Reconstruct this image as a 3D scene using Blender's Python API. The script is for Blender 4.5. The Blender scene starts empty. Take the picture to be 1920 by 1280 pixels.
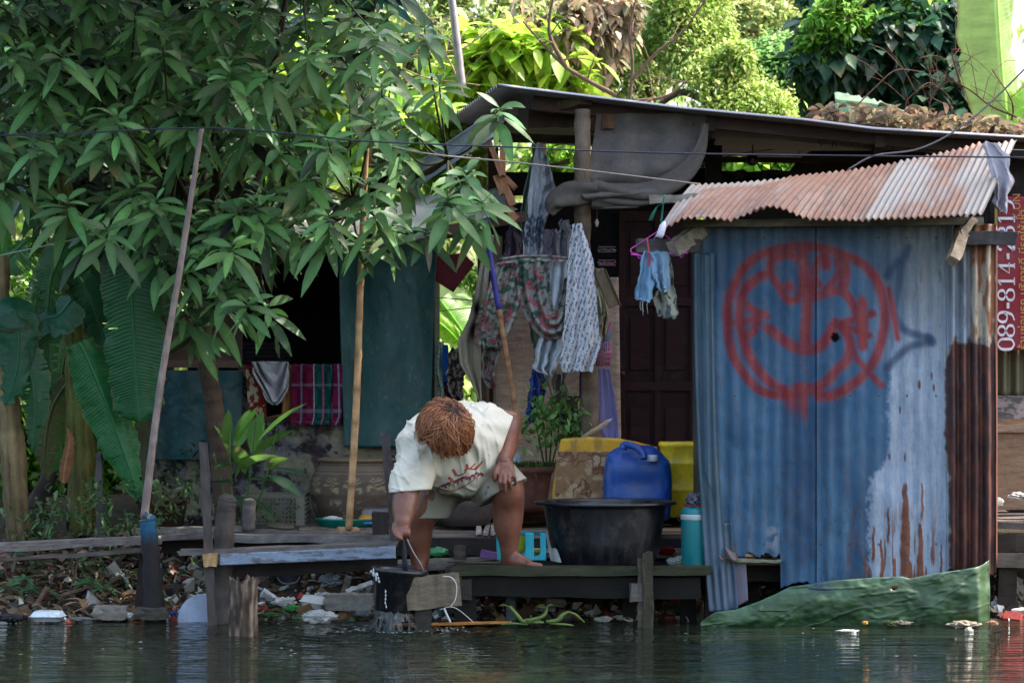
import bpy, math, random
import numpy as np
from mathutils import Vector, Matrix
from mathutils.bvhtree import BVHTree
R = math.radians
PI = math.pi
random.seed(7)
rng = np.random.default_rng(11)
scene = bpy.context.scene
col = scene.collection
D = 14.0                       # camera stands 14 m from the front of the platform
F = 5320.0
def P(px, py, Y=0.0):          # a point at depth Y from its place in the 1920 px wide photo
    s = (D + Y) / F
    return np.array([(px - 960) * s, Y, 1.24 + (700 - py) * s])
def PP(lst, Y=0.0):
    return [P(a[0], a[1], a[2] if len(a) > 2 else Y) for a in lst]
def S(px, Y=0.0): return px * (D + Y) / F
def lin(c):
    c = np.asarray(c, float) / 255.0
    return np.where(c <= 0.04045, c / 12.92, ((c + 0.055) / 1.055) ** 2.4)
# ---------------------------------------------------------------- noise
def _h(ix, iy, iz, s):
    n = (ix.astype(np.int64) * 73856093) ^ (iy.astype(np.int64) * 19349663) ^ (iz.astype(np.int64) * 83492791) ^ (s * 2654435761)
    n = (n ^ (n >> 13)) * 1274126177 & 0xffffffff
    n = (n ^ (n >> 16)) & 0xffffff
    return n / float(0xffffff)
def vn(x, y, z=0.0, seed=0):
    x, y, z = np.broadcast_arrays(np.asarray(x, float), np.asarray(y, float), np.asarray(z, float))
    ix, iy, iz = np.floor(x), np.floor(y), np.floor(z)
    fx, fy, fz = x - ix, y - iy, z - iz
    fx, fy, fz = [f * f * (3 - 2 * f) for f in (fx, fy, fz)]
    r = 0
    for a in (0, 1):
        wx = fx if a else 1 - fx
        for b in (0, 1):
            wy = fy if b else 1 - fy
            for c in (0, 1):
                wz = fz if c else 1 - fz
                r = r + wx * wy * wz * _h(ix + a, iy + b, iz + c, seed)
    return r
def fbm(x, y, z=0.0, seed=0, o=4):
    r, a, t = 0, 1.0, 0
    for k in range(o):
        r = r + a * vn(x * 2**k, y * 2**k, z * 2**k, seed + k * 17); t += a; a *= 0.5
    return r / t
def sst(a, b, x):
    t = np.clip((x - a) / (b - a), 0, 1); return t * t * (3 - 2 * t)
def mix(a, b, t):
    t = np.asarray(t)[..., None] if np.ndim(t) else t
    return np.asarray(a) * (1 - t) + np.asarray(b) * t
def norm(v):
    v = np.asarray(v, float); return v / np.maximum(np.linalg.norm(v, axis=-1, keepdims=True), 1e-9)
# ---------------------------------------------------------------- materials (colour of a thing comes from its 'Col' attribute)
MATS = {}
def mat(name, rough=0.7, spec=0.4, metal=0.0, nscale=30.0, namt=0.25, stretch=(1, 1, 1), bump=0.3, bdist=0.004, trans=0.0, transmission=0.0, alpha=1.0, coat=0.0, rough2=None, sss=0.0, dirt=0.0, dirtc=(.13, .11, .085)):
    if name in MATS: return MATS[name]
    m = bpy.data.materials.new(name); m.use_nodes = True
    nt = m.node_tree; N = nt.nodes; L = nt.links; N.clear()
    out = N.new('ShaderNodeOutputMaterial'); b = N.new('ShaderNodeBsdfPrincipled')
    at = N.new('ShaderNodeAttribute'); at.attribute_name = 'Col'
    tc = N.new('ShaderNodeTexCoord'); mp = N.new('ShaderNodeMapping'); mp.inputs['Scale'].default_value = stretch
    L.new(tc.outputs['Object'], mp.inputs['Vector'])
    no = N.new('ShaderNodeTexNoise'); no.inputs['Scale'].default_value = nscale; no.inputs['Detail'].default_value = 5; no.inputs['Roughness'].default_value = 0.65
    L.new(mp.outputs[0], no.inputs['Vector'])
    mr = N.new('ShaderNodeMapRange'); mr.inputs['From Min'].default_value = 0.25; mr.inputs['From Max'].default_value = 0.75
    mr.inputs['To Min'].default_value = 1 - namt; mr.inputs['To Max'].default_value = 1 + namt
    n2 = N.new('ShaderNodeTexNoise'); n2.inputs['Scale'].default_value = nscale * 6; n2.inputs['Detail'].default_value = 6; n2.inputs['Roughness'].default_value = 0.8; L.new(mp.outputs[0], n2.inputs['Vector'])
    av = N.new('ShaderNodeMath'); av.operation = 'MULTIPLY_ADD'; av.inputs[1].default_value = .55; L.new(n2.outputs['Fac'], av.inputs[0])
    hf = N.new('ShaderNodeMath'); hf.operation = 'MULTIPLY'; hf.inputs[1].default_value = .45; L.new(no.outputs['Fac'], hf.inputs[0]); L.new(hf.outputs[0], av.inputs[2])
    mr.inputs['From Min'].default_value = 0.34; mr.inputs['From Max'].default_value = 0.66; mr.clamp = True
    L.new(av.outputs[0], mr.inputs['Value'])
    mu = N.new('ShaderNodeMixRGB'); mu.blend_type = 'MULTIPLY'; mu.inputs['Fac'].default_value = 1
    L.new(at.outputs['Color'], mu.inputs['Color1']); L.new(mr.outputs[0], mu.inputs['Color2'])
    if dirt:
        n3 = N.new('ShaderNodeTexNoise'); n3.inputs['Scale'].default_value = nscale * .7; n3.inputs['Detail'].default_value = 9; n3.inputs['Roughness'].default_value = .78; L.new(tc.outputs['Object'], n3.inputs['Vector'])
        m3 = N.new('ShaderNodeMapRange'); m3.inputs['From Min'].default_value = .52; m3.inputs['From Max'].default_value = .68; m3.inputs['To Max'].default_value = dirt; m3.clamp = True; L.new(n3.outputs['Fac'], m3.inputs['Value'])
        md = N.new('ShaderNodeMixRGB'); md.inputs['Color2'].default_value = (*dirtc, 1); L.new(m3.outputs[0], md.inputs['Fac']); L.new(mu.outputs[0], md.inputs['Color1']); mu = md
    L.new(mu.outputs[0], b.inputs['Base Color'])
    b.inputs['Roughness'].default_value = rough; b.inputs['Metallic'].default_value = metal
    b.inputs['Specular IOR Level'].default_value = spec; b.inputs['Coat Weight'].default_value = coat
    b.inputs['Transmission Weight'].default_value = transmission; b.inputs['Alpha'].default_value = alpha
    if sss:
        b.inputs['Subsurface Weight'].default_value = sss; b.inputs['Subsurface Radius'].default_value = (0.01, 0.004, 0.002); b.inputs['Subsurface Scale'].default_value = 1
    if rough2 is not None:
        r2 = N.new('ShaderNodeMapRange'); r2.inputs['From Min'].default_value = 0.35; r2.inputs['From Max'].default_value = 0.65
        r2.inputs['To Min'].default_value = rough; r2.inputs['To Max'].default_value = rough2
        L.new(no.outputs['Fac'], r2.inputs['Value']); L.new(r2.outputs[0], b.inputs['Roughness'])
    if bump:
        bp = N.new('ShaderNodeBump'); bp.inputs['Strength'].default_value = bump; bp.inputs['Distance'].default_value = bdist
        L.new(av.outputs[0], bp.inputs['Height']); L.new(bp.outputs[0], b.inputs['Normal'])
    sh = b.outputs[0]
    if trans:
        tr = N.new('ShaderNodeBsdfTranslucent'); mx = N.new('ShaderNodeMixShader'); mx.inputs[0].default_value = trans
        hs = N.new('ShaderNodeHueSaturation'); hs.inputs['Hue'].default_value = 0.488; hs.inputs['Saturation'].default_value = .92; hs.inputs['Value'].default_value = 1.8
        L.new(mu.outputs[0], hs.inputs['Color']); L.new(hs.outputs[0], tr.inputs[0])
        L.new(sh, mx.inputs[1]); L.new(tr.outputs[0], mx.inputs[2]); sh = mx.outputs[0]
    L.new(sh, out.inputs[0])
    MATS[name] = m; return m
WOOD = mat('weathered_wood', 0.75, 0.3, dirt=.4, dirtc=(.05, .045, .04), nscale=9, stretch=(1, 6, 6), namt=0.55, bump=0.5, bdist=0.006)
WOODV = mat('weathered_wood_upright', 0.75, 0.3, nscale=9, stretch=(6, 6, 1), namt=0.4, bump=0.5, bdist=0.006)
WETW = mat('wet_wood', 0.6, 0.15, nscale=9, stretch=(1, 5, 6), namt=0.6, bump=0.5, bdist=0.006)
BARK = mat('bark', 0.85, 0.2, nscale=25, stretch=(1, 1, .4), namt=0.4, bump=0.7, bdist=0.01)
PLAST = mat('plastic', 0.35, 0.5, nscale=14, namt=0.18, bump=0.08, rough2=0.6, dirt=.5)
GLOSS = mat('wet_plastic', 0.22, 0.5, nscale=12, stretch=(1, 1, .3), namt=0.35, bump=0.06, rough2=0.5, dirt=.25, dirtc=(.16, .15, .14))
CLOTH = mat('cloth', 0.9, 0.15, nscale=60, namt=0.12, bump=0.25, bdist=0.003, trans=0.12)
HEAVY = mat('thick_cloth', 0.95, 0.1, nscale=40, namt=0.25, bump=0.4, bdist=0.004)
TARP = mat('tarpaulin', 0.5, 0.4, nscale=10, namt=0.22, bump=0.3, bdist=0.008, dirt=.35)
PAINTM = mat('painted_metal', 0.45, 0.5, metal=0.15, nscale=38, stretch=(1, 1, .22), namt=0.3, bump=0.2, bdist=0.002, rough2=0.65, dirt=.35, dirtc=(.10, .09, .09))
METAL = mat('bare_metal', 0.35, 0.5, metal=0.7, nscale=30, namt=0.15, bump=0.1, rough2=0.5)
ROOFM = mat('roof_metal', 0.5, 0.5, metal=0.3, nscale=40, namt=0.25, bump=0.15, bdist=0.002, rough2=0.7)
STONE = mat('stone', 0.9, 0.2, nscale=28, namt=0.4, bump=0.7, bdist=0.01)
GLAZE = mat('glazed_clay', 0.4, 0.4, nscale=18, namt=0.3, bump=0.2, bdist=0.004, rough2=0.6)
SKIN = mat('skin', 0.42, 0.45, nscale=35, namt=0.18, bump=0.35, bdist=0.002, sss=0.15)
SHIRT = mat('shirt_cloth', 0.9, 0.15, nscale=80, namt=0.05, bump=0.2, bdist=0.002)
HAIRM = mat('hair', 0.45, 0.4, nscale=60, namt=0.25, bump=0)
MANGO = mat('mango_leaf', 0.45, 0.32, nscale=14, namt=0.22, bump=0.25, bdist=0.004, trans=0.22)
LEAF = mat('leaf', 0.45, 0.4, nscale=9, namt=0.25, bump=0.2, bdist=0.004, trans=0.38)
BANANA = mat('banana_leaf', 0.4, 0.4, nscale=7, namt=0.15, bump=0.1, trans=0.42)
DRY = mat('dry_leaf', 0.9, 0.1, nscale=12, namt=0.3, bump=0.3, trans=0.2)
SOIL = mat('soil', 0.95, 0.1, nscale=12, namt=0.5, bump=1.0, bdist=0.04)
BAG = mat('thin_plastic', 0.3, 0.5, nscale=14, namt=0.1, bump=0.5, bdist=0.01, trans=0.4)
PET = mat('clear_plastic', 0.15, 0.6, nscale=20, namt=0.1, bump=0.2, trans=0.35)
DROP = mat('splashed_water', 0.15, 0.5, nscale=60, namt=0.3, bump=0.6, alpha=.38)
# ---------------------------------------------------------------- mesh builder
class MB:
    def __init__(s): s.v = []; s.f = []; s.c = []; s.n = 0
    def add(s, v, f, c=(0.5, 0.5, 0.5)):
        v = np.asarray(v, float).reshape(-1, 3); c = np.asarray(c, float)
        if c.ndim == 1: c = np.tile(c[:3], (len(v), 1))
        s.v.append(v); s.c.append(c[:, :3])
        if isinstance(f, np.ndarray): s.f.append(f + s.n)
        else:
            by = {}
            for q in f: by.setdefault(len(q), []).append(q)
            for k in by: s.f.append(np.array(by[k], int) + s.n)
        s.n += len(v); return s
    def box(s, c, size, rot=(0, 0, 0), color=(0.5, 0.5, 0.5), jit=0.0):
        x, y, z = [k / 2 for k in size]
        v = np.array([[a * x, b * y, d * z] for a in (-1, 1) for b in (-1, 1) for d in (-1, 1)])
        if jit: v = v + (rng.random(v.shape) - .5) * jit
        M = np.array(Matrix.Rotation(rot[2], 3, 'Z') @ Matrix.Rotation(rot[1], 3, 'Y') @ Matrix.Rotation(rot[0], 3, 'X'))
        f = [[0, 1, 3, 2], [4, 6, 7, 5], [0, 4, 5, 1], [2, 3, 7, 6], [0, 2, 6, 4], [1, 5, 7, 3]]
        return s.add(v @ M.T + np.asarray(c), f, color)
    def beam(s, a, b, w, h, color=(0.5, 0.5, 0.5), up=(0, 0, 1), n=10, rough=0.004, seed=0):
        """a plank or beam from a to b, w across and h in the up direction, with slightly uneven edges"""
        a = np.asarray(a, float); b = np.asarray(b, float); d = norm(b - a); up = np.asarray(up, float)
        sd = norm(np.cross(d, up)); u = np.cross(sd, d)
        ts = np.linspace(0, 1, n + 1)
        ring = np.array([(-.5, -.5), (0, -.5), (.5, -.5), (.5, .5), (0, .5), (-.5, .5)]) * 1.0
        V = []; k = random.random() * 99
        for i, t in enumerate(ts):
            p = a + (b - a) * t
            for j, (q, r) in enumerate(ring):
                e = (vn(t * 9 + k, j * 3.1, seed) - .5) * 2 * rough
                e2 = (vn(t * 7 + k, j * 5.3 + 9, seed) - .5) * 2 * rough
                en = (random.random() - .5) * rough * 4 if i in (0, n) else 0
                V.append(p + sd * (q * w + e) + u * (r * h + e2) + d * en)
        m = len(ring); Fq = []
        for i in range(n):
            for j in range(m): Fq.append([i * m + j, (i + 1) * m + j, (i + 1) * m + (j + 1) % m, i * m + (j + 1) % m])
        Fq.append(list(range(m))); Fq.append(list(range(n * m + m - 1, n * m - 1, -1)))
        cc = np.tile(np.asarray(color, float), (len(V), 1)) * (0.7 + 0.6 * rng.random((len(V), 1)))
        return s.add(V, Fq, cc)
    def tube(s, pts, r, n=8, color=(0.5, 0.5, 0.5), cap=True, ell=1.0, bumpy=0.0):
        pts = np.asarray(pts, float); k = len(pts)
        r = np.full(k, float(r)) if np.ndim(r) == 0 else np.interp(np.linspace(0, 1, k), np.linspace(0, 1, len(r)), r)
        t = norm(np.gradient(pts, axis=0)); up = np.array([0, 0, 1.0])
        if abs(t[0] @ up) > .9: up = np.array([0, 1.0, 0])
        V = []; sd = norm(np.cross(t[0], up))
        an = np.linspace(0, 2 * PI, n, endpoint=False)
        for i in range(k):
            sd = norm(sd - t[i] * (sd @ t[i])); u = np.cross(t[i], sd)
            rr = r[i] * (1 + bumpy * (vn(np.cos(an) * 2 + 5, np.sin(an) * 2 + 5, i * .8 + pts[0][0] * 9) - .5) * 2)
            V.append(pts[i] + (np.cos(an) * rr)[:, None] * sd + (np.sin(an) * rr * ell)[:, None] * u)
        V = np.concatenate(V); Q = []
        for i in range(k - 1):
            for j in range(n): Q.append([i * n + j, i * n + (j + 1) % n, (i + 1) * n + (j + 1) % n, (i + 1) * n + j])
        if cap: Q.append(list(range(n - 1, -1, -1))); Q.append([(k - 1) * n + j for j in range(n)])
        if np.ndim(color) == 2 and len(color) == k: color = np.repeat(np.asarray(color), n, axis=0)
        return s.add(V, Q, color)
    def lathe(s, prof, c, n=32, color=(0.5, 0.5, 0.5), sx=1.0, sy=1.0, tilt=(0, 0, 0), cap=True, fn=None, colfn=None):
        """prof: (radius, height) pairs round the vertical axis through c"""
        prof = np.asarray(prof, float); an = np.linspace(0, 2 * PI, n, endpoint=False); V = []
        for (r, z) in prof: V.append(np.stack([np.cos(an) * r * sx, np.sin(an) * r * sy, np.full(n, z)], 1))
        V = np.concatenate(V)
        if fn is not None: V = fn(V)
        cc = colfn(V) if colfn else color
        M = np.array(Matrix.Rotation(tilt[2], 3, 'Z') @ Matrix.Rotation(tilt[1], 3, 'Y') @ Matrix.Rotation(tilt[0], 3, 'X'))
        V = V @ M.T + np.asarray(c); Q = []; k = len(prof)
        for i in range(k - 1):
            for j in range(n): Q.append([i * n + j, i * n + (j + 1) % n, (i + 1) * n + (j + 1) % n, (i + 1) * n + j])
        if cap: Q.append(list(range(n - 1, -1, -1))); Q.append([(k - 1) * n + j for j in range(n)])
        return s.add(V, Q, cc)
    def grid(s, G, color=(0.5, 0.5, 0.5), keep=None, closeu=False):
        """G: nu x nv x 3 points"""
        G = np.asarray(G, float); nu, nv = G.shape[:2]
        idx = np.arange(nu * nv).reshape(nu, nv)
        q = np.stack([idx[:-1, :-1], idx[1:, :-1], idx[1:, 1:], idx[:-1, 1:]], -1)
        if keep is not None: q = q[keep]
        q = q.reshape(-1, 4)
        if closeu: q = np.concatenate([q, np.stack([idx[-1, :-1], idx[0, :-1], idx[0, 1:], idx[-1, 1:]], -1).reshape(-1, 4)])
        c = np.asarray(color, float)
        if c.ndim == 3: c = c.reshape(-1, 3)
        return s.add(G.reshape(-1, 3), q, c)
    def build(s, name, material, parent=None, label=None, cat=None, group=None, kind=None, smooth=True, solid=0.0, org=None, bevel=0.0):
        V = np.concatenate(s.v); C = np.concatenate(s.c)
        me = bpy.data.meshes.new(name)
        if parent is not None: o_ = np.array(parent['_o'][:]); 
        elif org is not None: o_ = np.asarray(org, float)
        else: o_ = np.array([(V[:, 0].min() + V[:, 0].max()) / 2, (V[:, 1].min() + V[:, 1].max()) / 2, V[:, 2].min()])
        V = V - o_
        loops = np.concatenate([f.ravel() for f in s.f]); tot = np.concatenate([np.full(len(f), f.shape[1]) for f in s.f])
        me.vertices.add(len(V)); me.vertices.foreach_set('co', V.astype(np.float32).ravel())
        me.loops.add(len(loops)); me.loops.foreach_set('vertex_index', loops.astype(np.int32))
        me.polygons.add(len(tot)); st = np.concatenate([[0], np.cumsum(tot)[:-1]])
        me.polygons.foreach_set('loop_start', st.astype(np.int32))
        me.polygons.foreach_set('use_smooth', np.full(len(tot), bool(smooth)))
        me.update(calc_edges=True); me.validate()
        a = me.color_attributes.new('Col', 'FLOAT_COLOR', 'POINT')
        a.data.foreach_set('color', np.concatenate([C, np.ones((len(C), 1))], 1).astype(np.float32).ravel())
        me.materials.append(material)
        o = bpy.data.objects.new(name, me); col.objects.link(o)
        if parent is not None:
            o.parent = parent; o['_o'] = list(o_)
        else:
            o.location = o_; o['_o'] = list(o_)
        if bevel:
            m = o.modifiers.new('b', 'BEVEL'); m.width = bevel; m.segments = 2; m.limit_method = 'ANGLE'; m.angle_limit = R(40)
        if solid:
            m = o.modifiers.new('s', 'SOLIDIFY'); m.thickness = solid; m.offset = 0
        if smooth is True and not s.__dict__.get('organic'):
            try: me.set_sharp_from_angle(angle=R(38))
            except Exception: pass
        if label: o['label'] = label
        if cat: o['category'] = cat
        if group: o['group'] = group
        if kind: o['kind'] = kind
        return o
def thing(name, label, cat, loc, group=None):
    o = bpy.data.objects.new(name, None); col.objects.link(o); o.empty_display_size = .1
    o.location = loc; o['_o'] = list(map(float, loc)); o['label'] = label; o['category'] = cat
    if group: o['group'] = group
    return o
def spl(pts, n):
    """smooth curve through points (Catmull-Rom), n samples"""
    p = np.asarray(pts, float)
    if len(p) < 3: return p[0] + (p[-1] - p[0]) * np.linspace(0, 1, n)[:, None]
    q = np.concatenate([[2 * p[0] - p[1]], p, [2 * p[-1] - p[-2]]]); out = []
    for t in np.linspace(0, len(p) - 1 - 1e-6, n):
        i = int(t); f = t - i; a, b, c, d = q[i:i + 4]
        out.append(.5 * (2 * b + (c - a) * f + (2 * a - 5 * b + 4 * c - d) * f * f + (3 * b - a - 3 * c + d) * f ** 3))
    return np.array(out)
# ---------------------------------------------------------------- leaves (all stations of all leaves at once)
def arc_leaves(mb, p0, d, L, W, g, cols, S_=6, fold=0.25, prof=None, wave=0.0, petiole=0.06, ref0=(0, 0, 1.0)):
    p0 = np.asarray(p0, float); N = len(p0); d = norm(d); L = np.broadcast_to(L, (N,)).astype(float); W = np.broadcast_to(W, (N,)).astype(float); g = np.broadcast_to(g, (N,)).astype(float)
    t = np.linspace(0, 1, S_)
    if prof is None: prof = lambda t: np.sin(PI * np.clip((t - petiole) / (1 - petiole), 0, 1) ** 0.85) ** 0.8
    M = p0[:, None] + d[:, None] * (L[:, None] * t)[..., None]
    M[..., 2] -= (g[:, None] * L[:, None] * t ** 2)
    tan = norm(np.gradient(M, axis=1))
    ref = np.array(ref0) + rng.normal(0, .25, (N, 3))
    side = np.cross(tan, ref[:, None]); side = norm(side)
    nor = np.cross(side, tan)
    w = prof(t)[None] * W[:, None] / 2
    if wave: w = w * (1 + wave * (rng.random((N, S_)) - .5))
    A = M + side * w[..., None] + nor * (w * fold)[..., None]
    B = M - side * w[..., None] + nor * (w * fold)[..., None]
    V = np.stack([A, M, B], 2).reshape(-1, 3)          # N,S,3
    idx = np.arange(N * S_ * 3).reshape(N, S_, 3)
    q = np.concatenate([np.stack([idx[:, :-1, k], idx[:, :-1, k + 1], idx[:, 1:, k + 1], idx[:, 1:, k]], -1).reshape(-1, 4) for k in (0, 1)])
    c = np.repeat(np.asarray(cols), S_ * 3, axis=0).reshape(N, S_, 3, 3).copy()
    c[:, :, 1] *= 1.25
    old = rng.random(N) < .05; tip_ = sst(.45, .95, t + 0 * t)[None, :, None, None]; c[old] = c[old] * (1 - tip_ * .8) + np.array([.16, .11, .05]) * tip_ * .8
    mb.organic = True
    mb.add(V, q, c.reshape(-1, 3)); return mb
def jcol(c, n, v=0.2, hue=0.08):
    c = np.asarray(c, float)
    return np.clip(c * (1 + rng.normal(0, v, (n, 1))) * (1 + rng.normal(0, hue, (n, 3))), 0.003, 1)
def rosettes(mb, pts, nl, Lr, Wr, base, elev=(-.2, .6), g=(.25, .7), cv=.2, S_=6, young=0.06):
    pts = np.asarray(pts, float); n = len(pts)
    p0 = np.repeat(pts, nl, axis=0); m = len(p0)
    az = np.tile(np.arange(nl) * 2.4, n) + np.repeat(rng.random(n) * 6.3, nl) + rng.normal(0, .15, m)
    el = elev[0] + (elev[1] - elev[0]) * np.tile(np.linspace(0, 1, nl), n) + rng.normal(0, .12, m)
    d = np.stack([np.cos(az) * np.cos(el), np.sin(az) * np.cos(el), np.sin(el)], 1) + np.array([0, -.22, -.05])
    L = rng.uniform(*Lr, m) * (1 - .3 * np.tile(np.linspace(0, 1, nl), n)); W = L * rng.uniform(*Wr, m)
    p0 = p0 - np.array([0, 0, 1.0]) * (np.tile(np.linspace(.09, 0, nl), n))[:, None] * rng.uniform(.5, 1.2, m)[:, None]
    c = jcol(base, m, cv); yg = rng.random(m) < young
    c[yg] = jcol(lin((88, 122, 52)), yg.sum(), .2)
    arc_leaves(mb, p0, d, L, W, rng.uniform(*g, m), c, S_=S_, fold=.16, ref0=(0, -.75, .8))
    return mb
def cloud_leaves(mb, centers, radii, n, L, W, base, cv=.25, down=.3, shell=.55, S_=3, clump=1.0, outward=.5, prof=None):
    """n leaves spread through ellipsoidal lobes, thicker towards their outside, in uneven clumps"""
    centers = np.asarray(centers, float); radii = np.asarray(radii, float)
    w = radii.prod(1) ** (2 / 3); k = rng.choice(len(centers), size=int(n * 1.8), p=w / w.sum())
    u = norm(rng.normal(0, 1, (len(k), 3))); r = shell + (1.04 - shell) * rng.random(len(k)) ** .7 + np.where(rng.random(len(k)) < .3, rng.exponential(.13, len(k)), 0)
    p = centers[k] + u * r[:, None] * radii[k]
    f = fbm(p[:, 0] * 2.2 * clump, p[:, 1] * 2.2 * clump, p[:, 2] * 2.2 * clump, 5, 3)
    s = f + rng.normal(0, .06, len(k)); keep = s > np.quantile(s, 1 - 1 / 1.8)
    p, u, k = p[keep], u[keep], k[keep]; m = len(p)
    p = p + u * ((fbm(p[:, 0] * 1.6, p[:, 1] * 1.6, p[:, 2] * 1.6, 9, 2) - .5)[:, None] * .5 * radii[k]) + u * ((fbm(p[:, 0] * 6, p[:, 1] * 6, p[:, 2] * 6, 19, 2) - .5)[:, None] * .35 * radii[k])
    d = norm(rng.normal(0, 1, (m, 3)) + u * outward + np.array([0, 0, -down]))
    LL = L * rng.uniform(.6, 1.35, m)
    arc_leaves(mb, p, d, LL, LL * W, .3, jcol(base, m, cv, .1), S_=S_, fold=.2, petiole=0.0, prof=prof)
    return p
# ---------------------------------------------------------------- one continuous skin over joined rounded volumes
class SDF:
    def __init__(s, lo, hi, h):
        s.lo = np.array(lo, float); s.h = h
        s.n = np.ceil((np.array(hi) - s.lo) / h).astype(int) + 1
        s.ax = [s.lo[i] + np.arange(s.n[i]) * h for i in range(3)]
        s.F = np.full(s.n, .3, np.float32)
    def sub(s, lo, hi):
        a = np.clip(((np.array(lo) - s.lo) / s.h).astype(int), 0, s.n - 1); b = np.clip(((np.array(hi) - s.lo) / s.h).astype(int) + 2, 1, s.n)
        sl = tuple(slice(a[i], b[i]) for i in range(3))
        return sl, np.meshgrid(s.ax[0][sl[0]], s.ax[1][sl[1]], s.ax[2][sl[2]], indexing='ij')
    def put(s, sl, d, k):
        f = s.F[sl]
        if k > 0:
            h = np.clip(.5 + .5 * (f - d) / k, 0, 1); s.F[sl] = f * (1 - h) + d * h - k * h * (1 - h)
        else: s.F[sl] = np.minimum(f, d)
    def cone(s, a, b, r1, r2, k=.03):
        a = np.asarray(a, float); b = np.asarray(b, float); m = max(r1, r2) + k + .01
        sl, (X, Y, Z) = s.sub(np.minimum(a, b) - m, np.maximum(a, b) + m)
        ba = b - a; L = max(ba @ ba, 1e-9)
        t = np.clip(((X - a[0]) * ba[0] + (Y - a[1]) * ba[1] + (Z - a[2]) * ba[2]) / L, 0, 1)
        d = np.sqrt((X - a[0] - t * ba[0])**2 + (Y - a[1] - t * ba[1])**2 + (Z - a[2] - t * ba[2])**2) - (r1 + (r2 - r1) * t)
        s.put(sl, d, k)
    def chain(s, pts, rs, k=.02):
        if len(pts) > 3:
            n_ = len(pts) * 3; rs = np.clip(spl(np.array(rs)[:, None] * np.ones(3), n_)[:, 0], .005, 1); pts = spl(pts, n_)
        for i in range(len(pts) - 1): s.cone(pts[i], pts[i + 1], rs[i], rs[i + 1], k)
    def ell(s, c, r, k=.03, rot=None):
        c = np.asarray(c, float); r = np.asarray(r, float); m = r.max() + k + .01
        sl, (X, Y, Z) = s.sub(c - m, c + m); X, Y, Z = X - c[0], Y - c[1], Z - c[2]
        if rot is not None:
            M = np.array(rot); X, Y, Z = [M[i][0] * X + M[i][1] * Y + M[i][2] * Z for i in range(3)]
        k0 = np.sqrt((X / r[0])**2 + (Y / r[1])**2 + (Z / r[2])**2); k1 = np.sqrt((X / r[0]**2)**2 + (Y / r[1]**2)**2 + (Z / r[2]**2)**2)
        s.put(sl, k0 * (k0 - 1) / np.maximum(k1, 1e-6), k)
    def grid(s): return np.meshgrid(*s.ax, indexing='ij')
    def mesh(s):
        f = s.F; g = f < 0; nx, ny, nz = f.shape
        acc = np.zeros((nx - 1, ny - 1, nz - 1, 3), np.float32); cnt = np.zeros((nx - 1, ny - 1, nz - 1), np.float32)
        C = lambda a, b, c, A=f: A[a:nx - 1 + a, b:ny - 1 + b, c:nz - 1 + c]
        import itertools
        for ax in range(3):
            for p, q in itertools.product((0, 1), (0, 1)):
                o = [p, q]; o.insert(ax, 0); e = list(o); e[ax] = 1
                f0, f1 = C(*o), C(*e); cr = (f0 < 0) != (f1 < 0)
                t = np.where(cr, f0 / np.where(cr, f0 - f1, 1), 0)
                for k in range(3): acc[..., k] += np.where(cr, (t if k == ax else o[k]), 0)
                cnt += cr
        act = cnt > 0; idx = np.full(act.shape, -1, int); idx[act] = np.arange(act.sum())
        ijk = np.argwhere(act); V = s.lo + (ijk + acc[act] / cnt[act][:, None]) * s.h
        Q = []
        for ax in range(3):
            sl0 = [slice(1, -1)] * 3; sl1 = [slice(1, -1)] * 3
            sl0[ax] = slice(0, -1); sl1[ax] = slice(1, None)
            a, b = g[tuple(sl0)], g[tuple(sl1)]; o1, o2 = [k for k in range(3) if k != ax]
            for flip, cond in ((0, a & ~b), (1, ~a & b)):
                e = np.argwhere(cond)
                if not len(e): continue
                off = np.array([1, 1, 1]); off[ax] = 0; e = e + off
                def c4(d1, d2):
                    v = e.copy(); v[:, o1] += d1; v[:, o2] += d2; return idx[v[:, 0], v[:, 1], v[:, 2]]
                q = np.stack([c4(-1, -1), c4(0, -1), c4(0, 0), c4(-1, 0)], 1)
                if (flip ^ (ax == 1)): q = q[:, ::-1]
                Q.append(q)
        return V, np.concatenate(Q)
def wob(f, amp, sc, seed=0):
    X, Y, Z = f.grid(); m = np.abs(f.F) < amp * 3 + .02
    f.F[m] += (amp * (fbm(X[m] * sc[0], Y[m] * sc[1], Z[m] * sc[2], seed, 3) - .5) * 2).astype(np.float32)
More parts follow.
